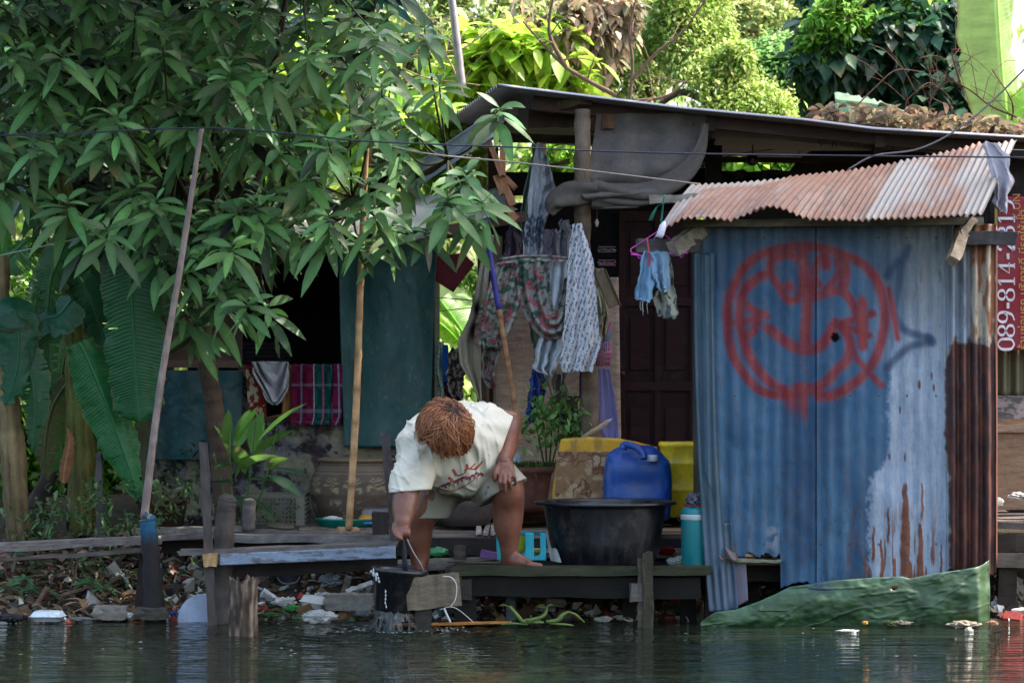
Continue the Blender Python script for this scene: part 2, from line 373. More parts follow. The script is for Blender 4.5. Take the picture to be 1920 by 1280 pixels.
# ---------------------------------------------------------------- the person
def build_person():
    root = thing('person', 'barefoot person in cream printed T-shirt and beige shorts bending to lift a bucket', 'person', P(880, 1062, .05))
    B = SDF([-.72, -.5, .12], [.26, .5, 1.2], .0065)
    B.ell(P(868, 880, .2), (.15, .13, .11)); B.ell(P(852, 850, .08), (.15, .13, .10), .05); B.ell(P(846, 815, -.0), (.15, .11, .09), .05)
    hc = P(832, 810, -.30)
    B.cone(P(842, 812, -.08), hc, .075, .06, .03)
    fd = norm([-.02, -.42, -.9]); cu = norm(np.cross([1.0, 0, 0], fd)) * -1; cu = cu if cu[1] < 0 else -cu; xx = np.cross(cu, fd)
    rot = [xx, fd, cu]
    B.ell(hc, (.078, .095, .1), .02, rot); B.ell(hc + fd * .045 - cu * .05, (.055, .055, .055), .03, rot)
    B.cone(hc + fd * .092 + cu * .005, hc + fd * .112 - cu * .022, .008, .014, .01)         # nose
    B.ell(hc + fd * .088 - cu * .048, (.026, .013, .009), .008, rot)                           # lips
    for sx in (-1, 1):
        B.ell(hc + xx * sx * .03 + fd * .082 + cu * .012, (.016, .012, .009), .008, rot)    # eyes in their lids
        B.ell(hc + xx * sx * .08 - cu * .005, (.012, .02, .03), .01, rot)                    # ears
    # arm that lifts the bucket
    B.chain([P(790, 838, -.08), P(772, 880, -.16), P(763, 918, -.2), P(758, 950, -.24), P(755, 978, -.27)], [.05, .05, .056, .053, .034], .02)
    h0 = -.28
    B.cone(P(755, 978, h0), P(754, 990, h0 - .005), .036, .034, .02)
    for i, x in enumerate((743, 750.5, 758, 765)):                                              # four fingers closed on the handle
        y0 = 991 + (0, -1.5, -1, 1)[i]; ln = (1.0, 1.12, 1.05, .85)[i]
        B.chain([P(x, y0, h0 - .025), P(x + .5, y0 + 9 * ln, h0 - .036), P(x + 1.5, y0 + 15 * ln, h0 - .018), P(x + 1.5, y0 + 11 * ln, h0 + .006)], [.0125, .0105, .0095, .0085], .004)
    B.chain([P(742, 983, h0 + .0), P(740, 995, h0 - .02), P(747, 1006, h0 - .05), P(753, 1009, h0 - .05)], [.017, .013, .011, .009], .006)
    # arm that props on the knee
    B.chain([P(915, 800, .05), P(952, 792, .1), P(953, 800, .1), P(951, 835, .02), P(946, 863, -.09)], [.06, .055, .052, .046, .03], .02)
    B.cone(P(946, 863, -.09), P(947, 872, -.105), .03, .027, .015); B.cone(P(941, 876, -.115), P(956, 874, -.11), .022, .021, .02); B.cone(P(940, 888, -.135), P(960, 884, -.125), .014, .014, .02)
    for k0, k1, k2 in (((938, 891, -.14), (937, 903, -.150), (939, 918, -.138)), ((946, 891, -.142), (946, 905, -.155), (948, 921, -.140)),
                       ((954, 889, -.138), (955, 902, -.150), (958, 915, -.130)), ((961, 884, -.125), (964, 894, -.132), (967, 905, -.112))):
        B.chain([P(*k0), P(*k1), P(*k2)], [.0115, .0098, .0078], .004)
    B.chain([P(937, 872, -.11), P(930, 882, -.135), P(927, 892, -.14), P(928, 900, -.135)], [.016, .0125, .0105, .0085], .006)
    # legs
    B.chain([P(900, 882, .2), P(947, 908, -.02), P(953, 945, .02), P(952, 985, .035), P(955, 1019, .045), P(955, 1040, .05)], [.115, .078, .070, .061, .037, .033], .025)
    B.chain([P(952, 1051, .06), P(970, 1051, .03), P(990, 1056, 0.0)], [.036, .033, .026], .02)
    for j, (dx, dy, r) in enumerate(((1013, -.045, .0145), (1012, -.02, .011), (1009, 0., .010), (1006, .02, .0095), (1002, .035, .009))):
        B.cone(P(993, 1058, -.03 + j * .018), P(dx, 1060.5, dy), r * 1.15, r, .006)
    B.chain([P(835, 890, .2), P(797, 950, .16), P(786, 975, .16), P(786, 1005, .17), P(787, 1036, .18), P(787, 1058, .18)], [.115, .085, .062, .055, .039, .036], .025)
    B.chain([P(787, 1068, .19), P(785, 1070, .13), P(783, 1074, .07)], [.034, .032, .024], .02)
    for j in range(5): B.cone(P(774 + j * 5.4, 1076, .06), P(772 + j * 5.8, 1077, .015 + .008 * j), .0105, .0095 + .003 * (j == 4), .005)
    wob(B, .0012, (30, 30, 30))
    V, Q = B.mesh()
    c0 = lin((114, 72, 56)); cc = np.tile(c0, (len(V), 1)) * (0.85 + .3 * fbm(V[:, 0] * 9, V[:, 1] * 9, V[:, 2] * 9, 3))[:, None]
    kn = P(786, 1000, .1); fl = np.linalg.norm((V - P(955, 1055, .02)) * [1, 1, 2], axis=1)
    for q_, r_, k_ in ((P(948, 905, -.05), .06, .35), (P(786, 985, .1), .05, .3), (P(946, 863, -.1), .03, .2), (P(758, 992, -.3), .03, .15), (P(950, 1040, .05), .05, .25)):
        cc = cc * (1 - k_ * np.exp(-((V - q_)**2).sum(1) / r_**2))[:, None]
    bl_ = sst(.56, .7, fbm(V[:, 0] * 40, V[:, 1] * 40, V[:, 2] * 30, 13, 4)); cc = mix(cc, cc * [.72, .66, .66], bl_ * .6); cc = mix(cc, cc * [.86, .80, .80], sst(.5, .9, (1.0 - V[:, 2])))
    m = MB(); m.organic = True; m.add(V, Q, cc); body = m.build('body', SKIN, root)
    # nails, bracelet, ears stay small
    n = MB(); n.organic = True
    n.tube([P(934, 861, -.09) + [0, -.0, 0], P(940, 864, -.125), P(950, 864, -.128), P(959, 861, -.10), P(952, 858, -.06), P(939, 858, -.06), P(934, 861, -.09)], .0022, 6, lin((70, 45, 35)))
    n.build('bracelet', PLAST, body)
    # shorts
    H = SDF([-.56, -.3, .35], [.18, .5, .98], .0075)
    H.ell(P(865, 875, .2), (.19, .17, .15), .05)
    H.cone(P(833, 888, .2), P(797, 985, .155), .145, .084, .05); H.cone(P(893, 880, .18), P(962, 932, -.04), .148, .118, .05)
    wob(H, .012, (14, 14, 7), 5)
    X, Y, Z = H.grid()
    za = P(0, 971, .15)[2]; cutR = (za - Z) + .0 * X
    n2 = norm([.46, -.15, -.86]); p2 = P(940, 924, -.02); cutL = (X - p2[0]) * n2[0] + (Y - p2[1]) * n2[1] + (Z - p2[2]) * n2[2]
    split = X < P(850, 0, .1)[0]
    H.F = np.maximum(H.F, np.where(split, cutR, cutL)).astype(np.float32)
    V, Q = H.mesh(); c = np.tile(lin((142, 138, 124)), (len(V), 1))
    px = V[:, 0] / (D + V[:, 1]) * F + 960; py = 700 - (V[:, 2] - 1.24) / (D + V[:, 1]) * F
    st = sst(.52, .66, fbm(V[:, 0] * 30, V[:, 1] * 30, V[:, 2] * 30, 8)) * np.exp(-((px - 918) / 14)**2 - ((py - 915) / 14)**2) * 2
    c = mix(c, lin((62, 66, 74)), np.clip(st, 0, .85)); c = c * (0.88 + .2 * fbm(V[:, 0] * 8, V[:, 1] * 8, V[:, 2] * 8, 4))[:, None]
    m = MB(); m.organic = True; m.add(V, Q, c); m.build('shorts', SHIRT, root)
    # T-shirt
    T = SDF([-.68, -.45, .55], [.14, .48, 1.2], .0065)
    T.ell(P(851, 825, -.02), (.256, .19, .165), .04); T.ell(P(858, 868, .03), (.215, .19, .150), .06); T.ell(P(882, 806, .16), (.215, .17, .150), .05); T.ell(P(800, 826, .0), (.115, .13, .12), .05)
    T.cone(P(786, 840, -.08), P(768, 932, -.2), .108, .096, .05); T.cone(P(912, 800, .03), P(970, 806, .06), .120, .070, .05)
    T.cone(P(870, 900, -.01), P(900, 892, .03), .07, .07, .05)
    X, Y, Z = T.grid(); m_ = np.abs(T.F) < .05
    x, y, z = X[m_], Y[m_], Z[m_]
    rd_ = np.abs(fbm(x * 15 + z * 3 + 2 * y, y * 9, z * 4 + x * 5, 31, 2) - .5)
    fold = (fbm(x * 8 + z * 5, y * 6, z * 4 - x * 3, 21, 3) - .5) * .03 + (np.clip(.07 - rd_, 0, 1) * -.13 + .002)
    sl_ = sst(.0, .08, P(800, 0, -.1)[0] - x + .03); fold += sl_ * np.clip(.06 - np.abs(fbm(x * 5 + 3, y * 5, z * 17 + x * 9, 41, 2) - .5), 0, 1) * -.14
    # soft gathers falling from the neck to the belly and down the sleeve
    bx = (x - P(845, 0, 0)[0]); g = np.sin(np.arctan2(bx, -(z - P(0, 800, 0)[2]) + .05) * 17 + y * 8) * .0045 * sst(.02, .2, np.abs(bx) + (P(0, 820, 0)[2] - z))
    T.F[m_] += (fold + g).astype(np.float32)
    nR = norm([.08, -.05, -1]); pR = P(766, 921, -.2); cR = (X - pR[0]) * nR[0] + (Y - pR[1]) * nR[1] + (Z - pR[2]) * nR[2]
    isR = X < P(822, 0, -.1)[0]
    nL = norm([1, -.0, -.36]); pL = P(955, 802, .03); cL = (X - pL[0]) * nL[0] + (Y - pL[1]) * nL[1] + (Z - pL[2]) * nL[2]
    T.F = np.where(isR, np.maximum(T.F, cR), np.maximum(T.F, cL)).astype(np.float32)
    V, Q = T.mesh(); c = np.tile(lin((208, 201, 184)), (len(V), 1)) * (0.93 + .12 * fbm(V[:, 0] * 6, V[:, 1] * 6, V[:, 2] * 6, 14))[:, None]
    m = MB(); m.organic = True; m.add(V, Q, c); sh = m.build('shirt', SHIRT, root)
    # printed picture on the shirt front, laid on the cloth
    tree = BVHTree.FromPolygons([Vector(v) for v in V], [tuple(map(int, q)) for q in Q])
    cam = Vector((0, -D, 1.24)); m = MB(); m.organic = True
    def z2(p): return (700 + p[0] * 320 / 1170, 730 + p[1] * 350 / 1280)
    def stroke(pts, w, color, lift=.0015):
        q = spl([z2(p) for p in pts], max(6, len(pts) * 5)); t = norm(np.gradient(q, axis=0)); nn = np.stack([-t[:, 1], t[:, 0]], 1); rows = []
        for a, b in zip(q, nn):
            r = []
            for k in (-1, -.4, .4, 1):
                e = Vector(P(*(a + b * w * k), 0)) - cam; e.normalize(); h = tree.ray_cast(cam, e)
                if h[0] is None: return
                r.append(np.array(h[0]) + np.array(h[1]) * (lift if h[1].dot(e) < 0 else -lift))
            rows.append(r)
        m.grid(rows, color)
    org, pur, red = lin((205, 92, 40)), lin((92, 72, 105)), lin((150, 55, 45))
    stroke([(440, 685), (520, 700), (620, 670), (700, 610), (760, 560)], 1.3, pur); stroke([(450, 675), (540, 690), (630, 655), (720, 590)], .7, red, .0025)
    stroke([(440, 680), (470, 655), (520, 640), (590, 610), (640, 590)], 1.0, pur)
    for q in ([(545, 545), (570, 590)], [(515, 600), (545, 625)], [(640, 510), (645, 545)]): stroke(q, 2.6, pur); stroke(q, 1.7, org, .0025)
    for q in ([(620, 555), (650, 540), (690, 545), (720, 520), (750, 490)], [(575, 590), (620, 575), (640, 545)], [(660, 545), (700, 505)], [(700, 550), (735, 510)]): stroke(q, 1.3, pur); stroke(q, .7, org, .0025)
    for k in range(10):
        x0 = 470 + k * 28; y0 = 668 - k * 9 - (k % 3) * 6; q = [(x0, y0), (x0 + 14, y0 - 16), (x0 + 28, y0 - 6), (x0 + 20, y0 + 8)]; stroke(q, 1.2, (pur, red)[k % 2]); stroke([(x0 + 6, y0 - 4), (x0 + 20, y0 - 8)], .9, (org, pur)[k % 2], .0025)
    if m.v: m.build('shirt_print', CLOTH, sh)
    # hair: short wavy dyed strands that turn out of a dark crown
    hh = MB(); hh.organic = True; C0 = hc + np.array([0.004, -.0, .004]); cr = norm([.33, -.62, .72])
    rad = np.array([.112, .118, .125])
    an = np.linspace(0, 2 * PI, 40); ph = np.linspace(0, 1, 22) * 1.95
    e1 = norm(np.cross(cr, [0, 0, 1.0])); e2 = np.cross(cr, e1)
    dark, mid, lite = lin((58, 32, 22)), lin((136, 80, 50)), lin((190, 138, 98))
    Gp = []; Gc = []
    for p in ph:
        dirs = np.cos(p) * cr + np.sin(p) * (np.cos(an)[:, None] * e1 + np.sin(an)[:, None] * e2)
        n_ = fbm(dirs[:, 0] * 4, dirs[:, 1] * 4, dirs[:, 2] * 4, 2); Gp.append(C0 + dirs * rad * (.93 + .1 * n_)[:, None])
        Gc.append(mix(np.tile(dark, (40, 1)), np.tile(mid * .7, (40, 1)), np.full(40, sst(.25, .8, p))))
    hh.grid(Gp, np.array(Gc))
    for k in range(70):                                                        # broad wavy locks
        a0 = rng.random() * 2 * PI; s0 = rng.uniform(.1, 1.0); s1 = s0 + rng.uniform(.6, 1.0); s1 = min(s1, 1.75 + rng.normal(0, .2)); tt = np.linspace(0, 1, 17); ph0 = rng.random() * 6; fr = rng.uniform(5, 8)
        s_ = s0 + (s1 - s0) * tt; a_ = a0 + rng.uniform(.12, .3) * np.sin(fr * tt + ph0) / (.4 + s_) + rng.normal(0, .35) * tt
        dr = np.cos(s_)[:, None] * cr + np.sin(s_)[:, None] * (np.cos(a_)[:, None] * e1 + np.sin(a_)[:, None] * e2); lf = 1.0 + .06 * rng.random() + .13 * np.sin(tt * PI) * rng.random() + .05 * np.cos(fr * tt + ph0)
        base = mix(mid * rng.uniform(.55, 1.0), lite, rng.random() ** 1.6); cc = mix(np.tile(dark, (17, 1)), np.tile(base, (17, 1)), sst(.25, .8, s_ + rng.normal(0, .1)))
        hh.tube(C0 + dr * rad * lf[:, None], [.005, .010, .009, .0015], 7, cc, cap=False, ell=.4)
    for k in range(4200):
        a0 = rng.random() * 2 * PI; s0 = abs(rng.normal(.0, .55)) if rng.random() < .7 else rng.uniform(.2, 1.5); ln = rng.uniform(.5, 1.15); s1 = min(s0 + ln, 1.8 + rng.normal(0, .2))
        if s1 <= s0 + .15: continue
        am = rng.uniform(.12, .38); fr = rng.uniform(3, 6); ph0 = rng.random() * 6; lift = rng.uniform(1.0, 1.09); tt = np.linspace(0, 1, 13)
        s_ = s0 + (s1 - s0) * tt; a_ = a0 + am * np.sin(fr * tt + ph0) / (.35 + s_) + .5 * (fbm(np.cos(a0) * 2 + 4, np.sin(a0) * 2 + 4, 0, 3, 2) - .5) * tt * 3
        dr = np.cos(s_)[:, None] * cr + np.sin(s_)[:, None] * (np.cos(a_)[:, None] * e1 + np.sin(a_)[:, None] * e2)
        lf = lift + .10 * np.sin(tt * PI) * rng.uniform(0, 1) + .05 * np.sin(fr * 1.3 * tt + ph0) + .26 * rng.random() ** 2 * tt
        pts = C0 + dr * rad * lf[:, None]; tone = rng.random()
        base = mix(mid * rng.uniform(.7, 1.1), lite, max(0, tone - .45) * 1.2); cc = mix(np.tile(dark, (13, 1)), np.tile(base, (13, 1)), sst(.12, .6, s_ + rng.normal(0, .12)))
        hh.tube(pts, [.0016, .0027, .0022, .0006], 4, cc, cap=False)
    hh.build('hair', HAIRM, root)
    return root
build_person()
# ---------------------------------------------------------------- camera, light, air
cd = bpy.data.cameras.new('camera'); cam = bpy.data.objects.new('camera', cd); col.objects.link(cam); scene.camera = cam
cam.location = (0, -D, 1.24); cam.rotation_euler = (R(90), 0, 0); cd.sensor_width = 36; cd.lens = F / 1920 * 36; cd.shift_y = 60 / 1920
cd.clip_end = 2000; cd.dof.use_dof = True; cd.dof.focus_distance = 14.2; cd.dof.aperture_fstop = 5.6
SUN_EL, SUN_AZ = 54, 82          # azimuth clockwise from +Y
sl = bpy.data.lights.new('sun', 'SUN'); sl.energy = 2.7; sl.angle = R(.6); sl.color = (1, .93, .82); so = bpy.data.objects.new('sun', sl); col.objects.link(so)
sd = Vector((math.sin(R(SUN_AZ)) * math.cos(R(SUN_EL)), math.cos(R(SUN_AZ)) * math.cos(R(SUN_EL)), math.sin(R(SUN_EL))))
so.rotation_euler = sd.to_track_quat('Z', 'Y').to_euler(); so.location = (8, 2, 12)
w = bpy.data.worlds.new('World'); scene.world = w; w.use_nodes = True; nt = w.node_tree
bg = nt.nodes['Background']; sk = nt.nodes.new('ShaderNodeTexSky'); sk.sky_type = 'NISHITA'; sk.sun_disc = False
sk.sun_elevation = R(SUN_EL); sk.sun_rotation = R(SUN_AZ); sk.air_density = 1.3; sk.dust_density = 4.5; sk.ozone_density = 1.0
nt.links.new(sk.outputs[0], bg.inputs[0]); bg.inputs[1].default_value = 0.15
scene.view_settings.view_transform = 'Standard'; scene.view_settings.look = 'None'; scene.view_settings.exposure = 2.1; scene.view_settings.gamma = 1
scene.cycles.max_bounces = 7; scene.cycles.diffuse_bounces = 4; scene.cycles.glossy_bounces = 3; scene.cycles.transmission_bounces = 4; scene.cycles.transparent_max_bounces = 6
scene.cycles.use_denoising = True; scene.cycles.sample_clamp_indirect = 6; scene.cycles.caustics_reflective = False; scene.cycles.caustics_refractive = False
# ---------------------------------------------------------------- ground, water
def gz(x, y):
    x = np.asarray(x, float); y = np.asarray(y, float)
    sh = .32 + .12 * (vn(x * 1.3, 3.3) - .5) * 2
    t = y - sh
    z = np.where(t < 0, t * .35, np.where(t < 1.5, t * .17 + .10 * sst(.25, .8, t), .355 + (t - 1.5) * .07))
    z = np.clip(z, -.8, None); z = np.where(y > 6, np.minimum(z, .7), z)
    return z + np.where(np.abs(y) < 9, (fbm(x * 3, y * 3, 0, 3, 4) - .5) * .12 * sst(-.4, .6, t), 0)
m = MB(); m.organic = True
ys = np.concatenate([np.linspace(-300, -3, 8), np.linspace(-2, 3.2, 90), np.linspace(3.4, 12, 40), np.linspace(16, 600, 12)]); xs = np.concatenate([np.linspace(-500, -7, 9), np.linspace(-5.5, 5.5, 160), np.linspace(7, 500, 9)])
X, Y = np.meshgrid(xs, ys, indexing='ij'); Z = gz(X, Y)
c = mix(lin((58, 50, 42)), lin((82, 74, 60)), fbm(X * 5, Y * 5, 0, 8))
m.grid(np.stack([X, Y, Z], -1), c); m.build('ground', SOIL, kind='structure', org=(0, 0, 0))
wm = bpy.data.materials.new('canal_water'); wm.use_nodes = True; nt = wm.node_tree; b = nt.nodes['Principled BSDF']
b.inputs['Base Color'].default_value = (.010, .014, .009, 1); b.inputs['Roughness'].default_value = .03; b.inputs['IOR'].default_value = 1.33; b.inputs['Specular IOR Level'].default_value = .62
tc = nt.nodes.new('ShaderNodeTexCoord'); hgt = None
for sc, k, rot in (((1.0, 5.0, 1), 1.0, 4), ((3.5, 15.0, 1), .5, -5), ((9.0, 34, 1), .2, 3)):
    mp = nt.nodes.new('ShaderNodeMapping'); mp.inputs['Scale'].default_value = sc; mp.inputs['Rotation'].default_value = (0, 0, R(rot)); nt.links.new(tc.outputs['Object'], mp.inputs[0])
    no = nt.nodes.new('ShaderNodeTexNoise'); no.inputs['Scale'].default_value = 1; no.inputs['Detail'].default_value = 2; nt.links.new(mp.outputs[0], no.inputs['Vector'])
    mm = nt.nodes.new('ShaderNodeMath'); mm.operation = 'MULTIPLY_ADD'; mm.inputs[1].default_value = k; nt.links.new(no.outputs['Fac'], mm.inputs[0])
    if hgt: nt.links.new(hgt.outputs[0], mm.inputs[2])
    else: mm.inputs[2].default_value = 0
    hgt = mm
bp = nt.nodes.new('ShaderNodeBump'); bp.inputs['Strength'].default_value = 1.0; bp.inputs['Distance'].default_value = .030
nt.links.new(hgt.outputs[0], bp.inputs['Height']); nt.links.new(bp.outputs[0], b.inputs['Normal'])
m = MB(); m.organic = True; xs = np.concatenate([[-500, -60, -10, -4], np.linspace(-2.6, 1.2, 330), [2, 4, 10, 60, 500]]); ys = np.concatenate([[-300, -60, -12, -4], np.linspace(-2.2, .5, 240), [1.0, 1.6]]); X, Y = np.meshgrid(xs, ys, indexing='ij'); Z = 0 * X
for (cx_, cy_, am_, wl, rl) in ((P(742, 0, -.26)[0], -.26, .0075, .10, .55), (P(456, 0, -.55)[0], -.55, .0015, .07, .22), (P(742, 0, -.26)[0] - .12, -.35, .004, .06, .3)):
    r_ = np.hypot(X - cx_, Y - cy_) * (1 + .08 * (fbm(X * 4, Y * 4) - .5)); Z = Z + am_ * np.sin(r_ / wl * 2 * PI) * np.exp(-r_ / rl) * (r_ > .05)
m.grid(np.stack([X, Y, Z], -1), lin((20, 25, 20))); m.build('water', wm, kind='structure', org=(0, 0, 0))
# ---------------------------------------------------------------- small makers used by many things
def planks(mb, x0, x1, y0, y1, z, n, color, th=.03, along='x', gap=.012, ragged=.05, v=.25, tilt=0.0):
    """n planks side by side"""
    for i in range(n):
        c = np.asarray(color) * (1 + (random.random() - .5) * 2 * v); a = random.uniform(-ragged, ragged); b_ = random.uniform(-ragged, ragged); dz = random.uniform(-.006, .006)
        if along == 'x':
            w_ = (y1 - y0) / n; yc = y0 + w_ * (i + .5)
            mb.beam((x0 + a, yc, z + dz), (x1 + b_, yc + random.uniform(-.01, .01), z + dz + tilt), w_ - gap, th, c, n=14, rough=.004)
        else:
            w_ = (x1 - x0) / n; xc = x0 + w_ * (i + .5)
            mb.beam((xc, y0 + a, z + dz), (xc + random.uniform(-.01, .01), y1 + b_, z + dz), w_ - gap, th, c, n=10, rough=.004)
def pole(name, pts, r, c, label, cat, material=None, n=9, group=None, nodes=False, bumpy=.06, square=False, parent=None, k=24):
    m = MB(); m.organic = True
    q = spl(pts, k); rr = r
    cc = np.tile(np.asarray(c, float), (k, 1)) * (0.8 + .4 * rng.random((k, 1)))
    if nodes:
        rr = np.interp(np.linspace(0, 1, k), np.linspace(0, 1, np.size(r)), np.atleast_1d(r)) * (1 + .12 * (np.arange(k) % 5 == 2)); cc[np.arange(k) % 5 == 2] *= .55
    m.tube(q, rr, 4 if square else n, cc, bumpy=0 if square else bumpy)
    return m.build(name, material or WOODV, parent, label, cat, group, smooth=not square)
def sheet_rows(rows, nu, nv, Y, Yfn=None):
    """rows: (y, x_left, x_right[, dY]) from top to bottom -> grid of points nu across, nv down"""
    rows = np.array([list(r) + [0] * (4 - len(r)) for r in rows], float)
    t = np.linspace(0, 1, nv); T = np.linspace(0, 1, len(rows)); yy, xl, xr, dy = [np.interp(t, T, rows[:, k]) for k in range(4)]
    u = np.linspace(0, 1, nu); PX = xl[None] + (xr - xl)[None] * u[:, None]; PY = np.tile(yy[None], (nu, 1)); U = np.tile(u[:, None], (1, nv)); Vv = np.tile(t[None], (nu, 1))
    YY = np.full_like(PX, Y) + dy[None] + (Yfn(U, Vv) if Yfn else 0)
    s = (D + Y) / F
    return np.stack([(PX - 960) * s, YY, 1.24 + (700 - PY) * s], -1), U, Vv, PX, PY
def folds(n, amp, seed=0, grow=.3):
    return lambda U, V: amp * (grow + (1 - grow) * V) * (np.sin(U * n * 2 * PI + 2.5 * fbm(U * 3, V * 1.5, 0, seed, 2) * 3) + .8 * (fbm(U * n * 1.7, V * 2.0, 0, seed + 3, 3) - .5) * 2)
CLB = 1.0
def cloth(name, rows, Y, label, cat, color, nf=4, amp=.02, material=None, nu=60, nv=60, seed=1, group=None, solid=.003, parent=None, hem=0.0, Yfn=None):
    f = Yfn or folds(nf, amp, seed); G, U, V, PX, PY = sheet_rows(rows, nu, nv, Y, f)
    if hem: G[..., 2] += hem * (fbm(U * 6, V * 6, 0, seed + 9, 3) - .5) * 2 * sst(.6, 1, V) + hem * .6 * (fbm(U * 5, V * 5, 0, seed + 4, 2) - .5) * 2; G[..., 0] += hem * (fbm(V * 7, U * 2, 0, seed + 5, 3) - .5) * 2
    c = color(U, V, PX, PY) if callable(color) else np.asarray(color) * np.ones(U.shape + (1,)) * (.85 + .3 * fbm(U * 5, V * 5, 0, seed))[..., None]
    m = MB(); m.organic = True; m.grid(G, np.clip(np.asarray(c) * CLB, 0, .85)); return m.build(name, material or CLOTH, parent, label, cat, group, solid=solid)
def trunk(mb, pts, r, c, n=10, k=30, bumpy=.12): mb.tube(spl(pts, k), r, n, np.tile(np.asarray(c), (k, 1)) * (.75 + .5 * rng.random((k, 1))), bumpy=bumpy)
# ---------------------------------------------------------------- blue corrugated hut standing in the water
hut = thing('outhouse', 'blue corrugated metal hut with red spray-painted face and rusty wavy roof, standing in the water', 'hut', P(1590, 1150, .5))
RED, DBL = lin((158, 12, 26)), lin((28, 62, 100))
def seg_paint(px, py, pts, w, soft=5, n=None):
    q = spl(pts, n or max(8, len(pts) * 6)); best = np.full(px.shape, 1e9)
    for a, b_ in zip(q[:-1], q[1:]):
        d = b_ - a; L = d @ d + 1e-9; t = np.clip(((px - a[0]) * d[0] + (py - a[1]) * d[1]) / L, 0, 1)
        best = np.minimum(best, np.hypot(px - a[0] - t * d[0], py - a[1] - t * d[1]))
    return 1 - sst(w - soft, w + soft, best)
GR = [([(255, 540), (248, 470), (262, 380), (300, 290), (350, 205), (430, 145), (540, 110), (680, 95), (800, 110), (900, 145), (1000, 190), (1075, 270), (1115, 370), (1130, 480), (1115, 600), (1085, 700), (1030, 790), (950, 865), (850, 920), (760, 935)], 8.5),
      ([(252, 500), (258, 620), (300, 740), (370, 840), (440, 900), (540, 925), (620, 930)], 8), ([(490, 235), (400, 285), (340, 350), (320, 450), (330, 560), (360, 680), (420, 780), (500, 860), (600, 905), (700, 900), (800, 850), (860, 780), (915, 730), (935, 650), (915, 580), (880, 540)], 8.5),
      ([(740, 375), (830, 345), (900, 350), (950, 420), (985, 500), (1005, 620)], 8), ([(1000, 400), (1010, 520), (1005, 650)], 9), ([(940, 640), (965, 710), (1010, 765), (1040, 800), (1110, 870)], 5.5),
      ([(495, 130), (490, 240), (540, 320), (590, 395), (645, 380), (670, 310), (675, 220), (640, 160), (570, 145), (505, 175)], 7), ([(590, 318), (592, 324)], 9), ([(670, 120), (682, 300), (695, 450), (685, 560), (690, 665)], 9.5),
      ([(705, 400), (720, 330), (735, 240), (760, 170)], 8), ([(755, 290), (762, 315)], 6), ([(890, 150), (905, 250), (890, 340)], 10), ([(860, 175), (870, 240), (830, 300), (780, 350)], 6),
      ([(478, 550), (540, 600), (620, 655), (700, 672), (760, 655), (810, 600), (850, 520)], 9), ([(350, 415), (400, 455), (465, 480)], 7), ([(250, 520), (330, 515), (420, 490), (460, 470)], 6), ([(350, 600), (400, 560), (430, 480)], 7),
      ([(1060, 470), (960, 500), (880, 525)], 6.5), ([(880, 530), (960, 560), (1040, 590)], 6.5), ([(1150, 330), (1175, 460), (1200, 610)], 4.5), ([(760, 900), (690, 880), (640, 880)], 8), ([(790, 130), (800, 200)], 9)]
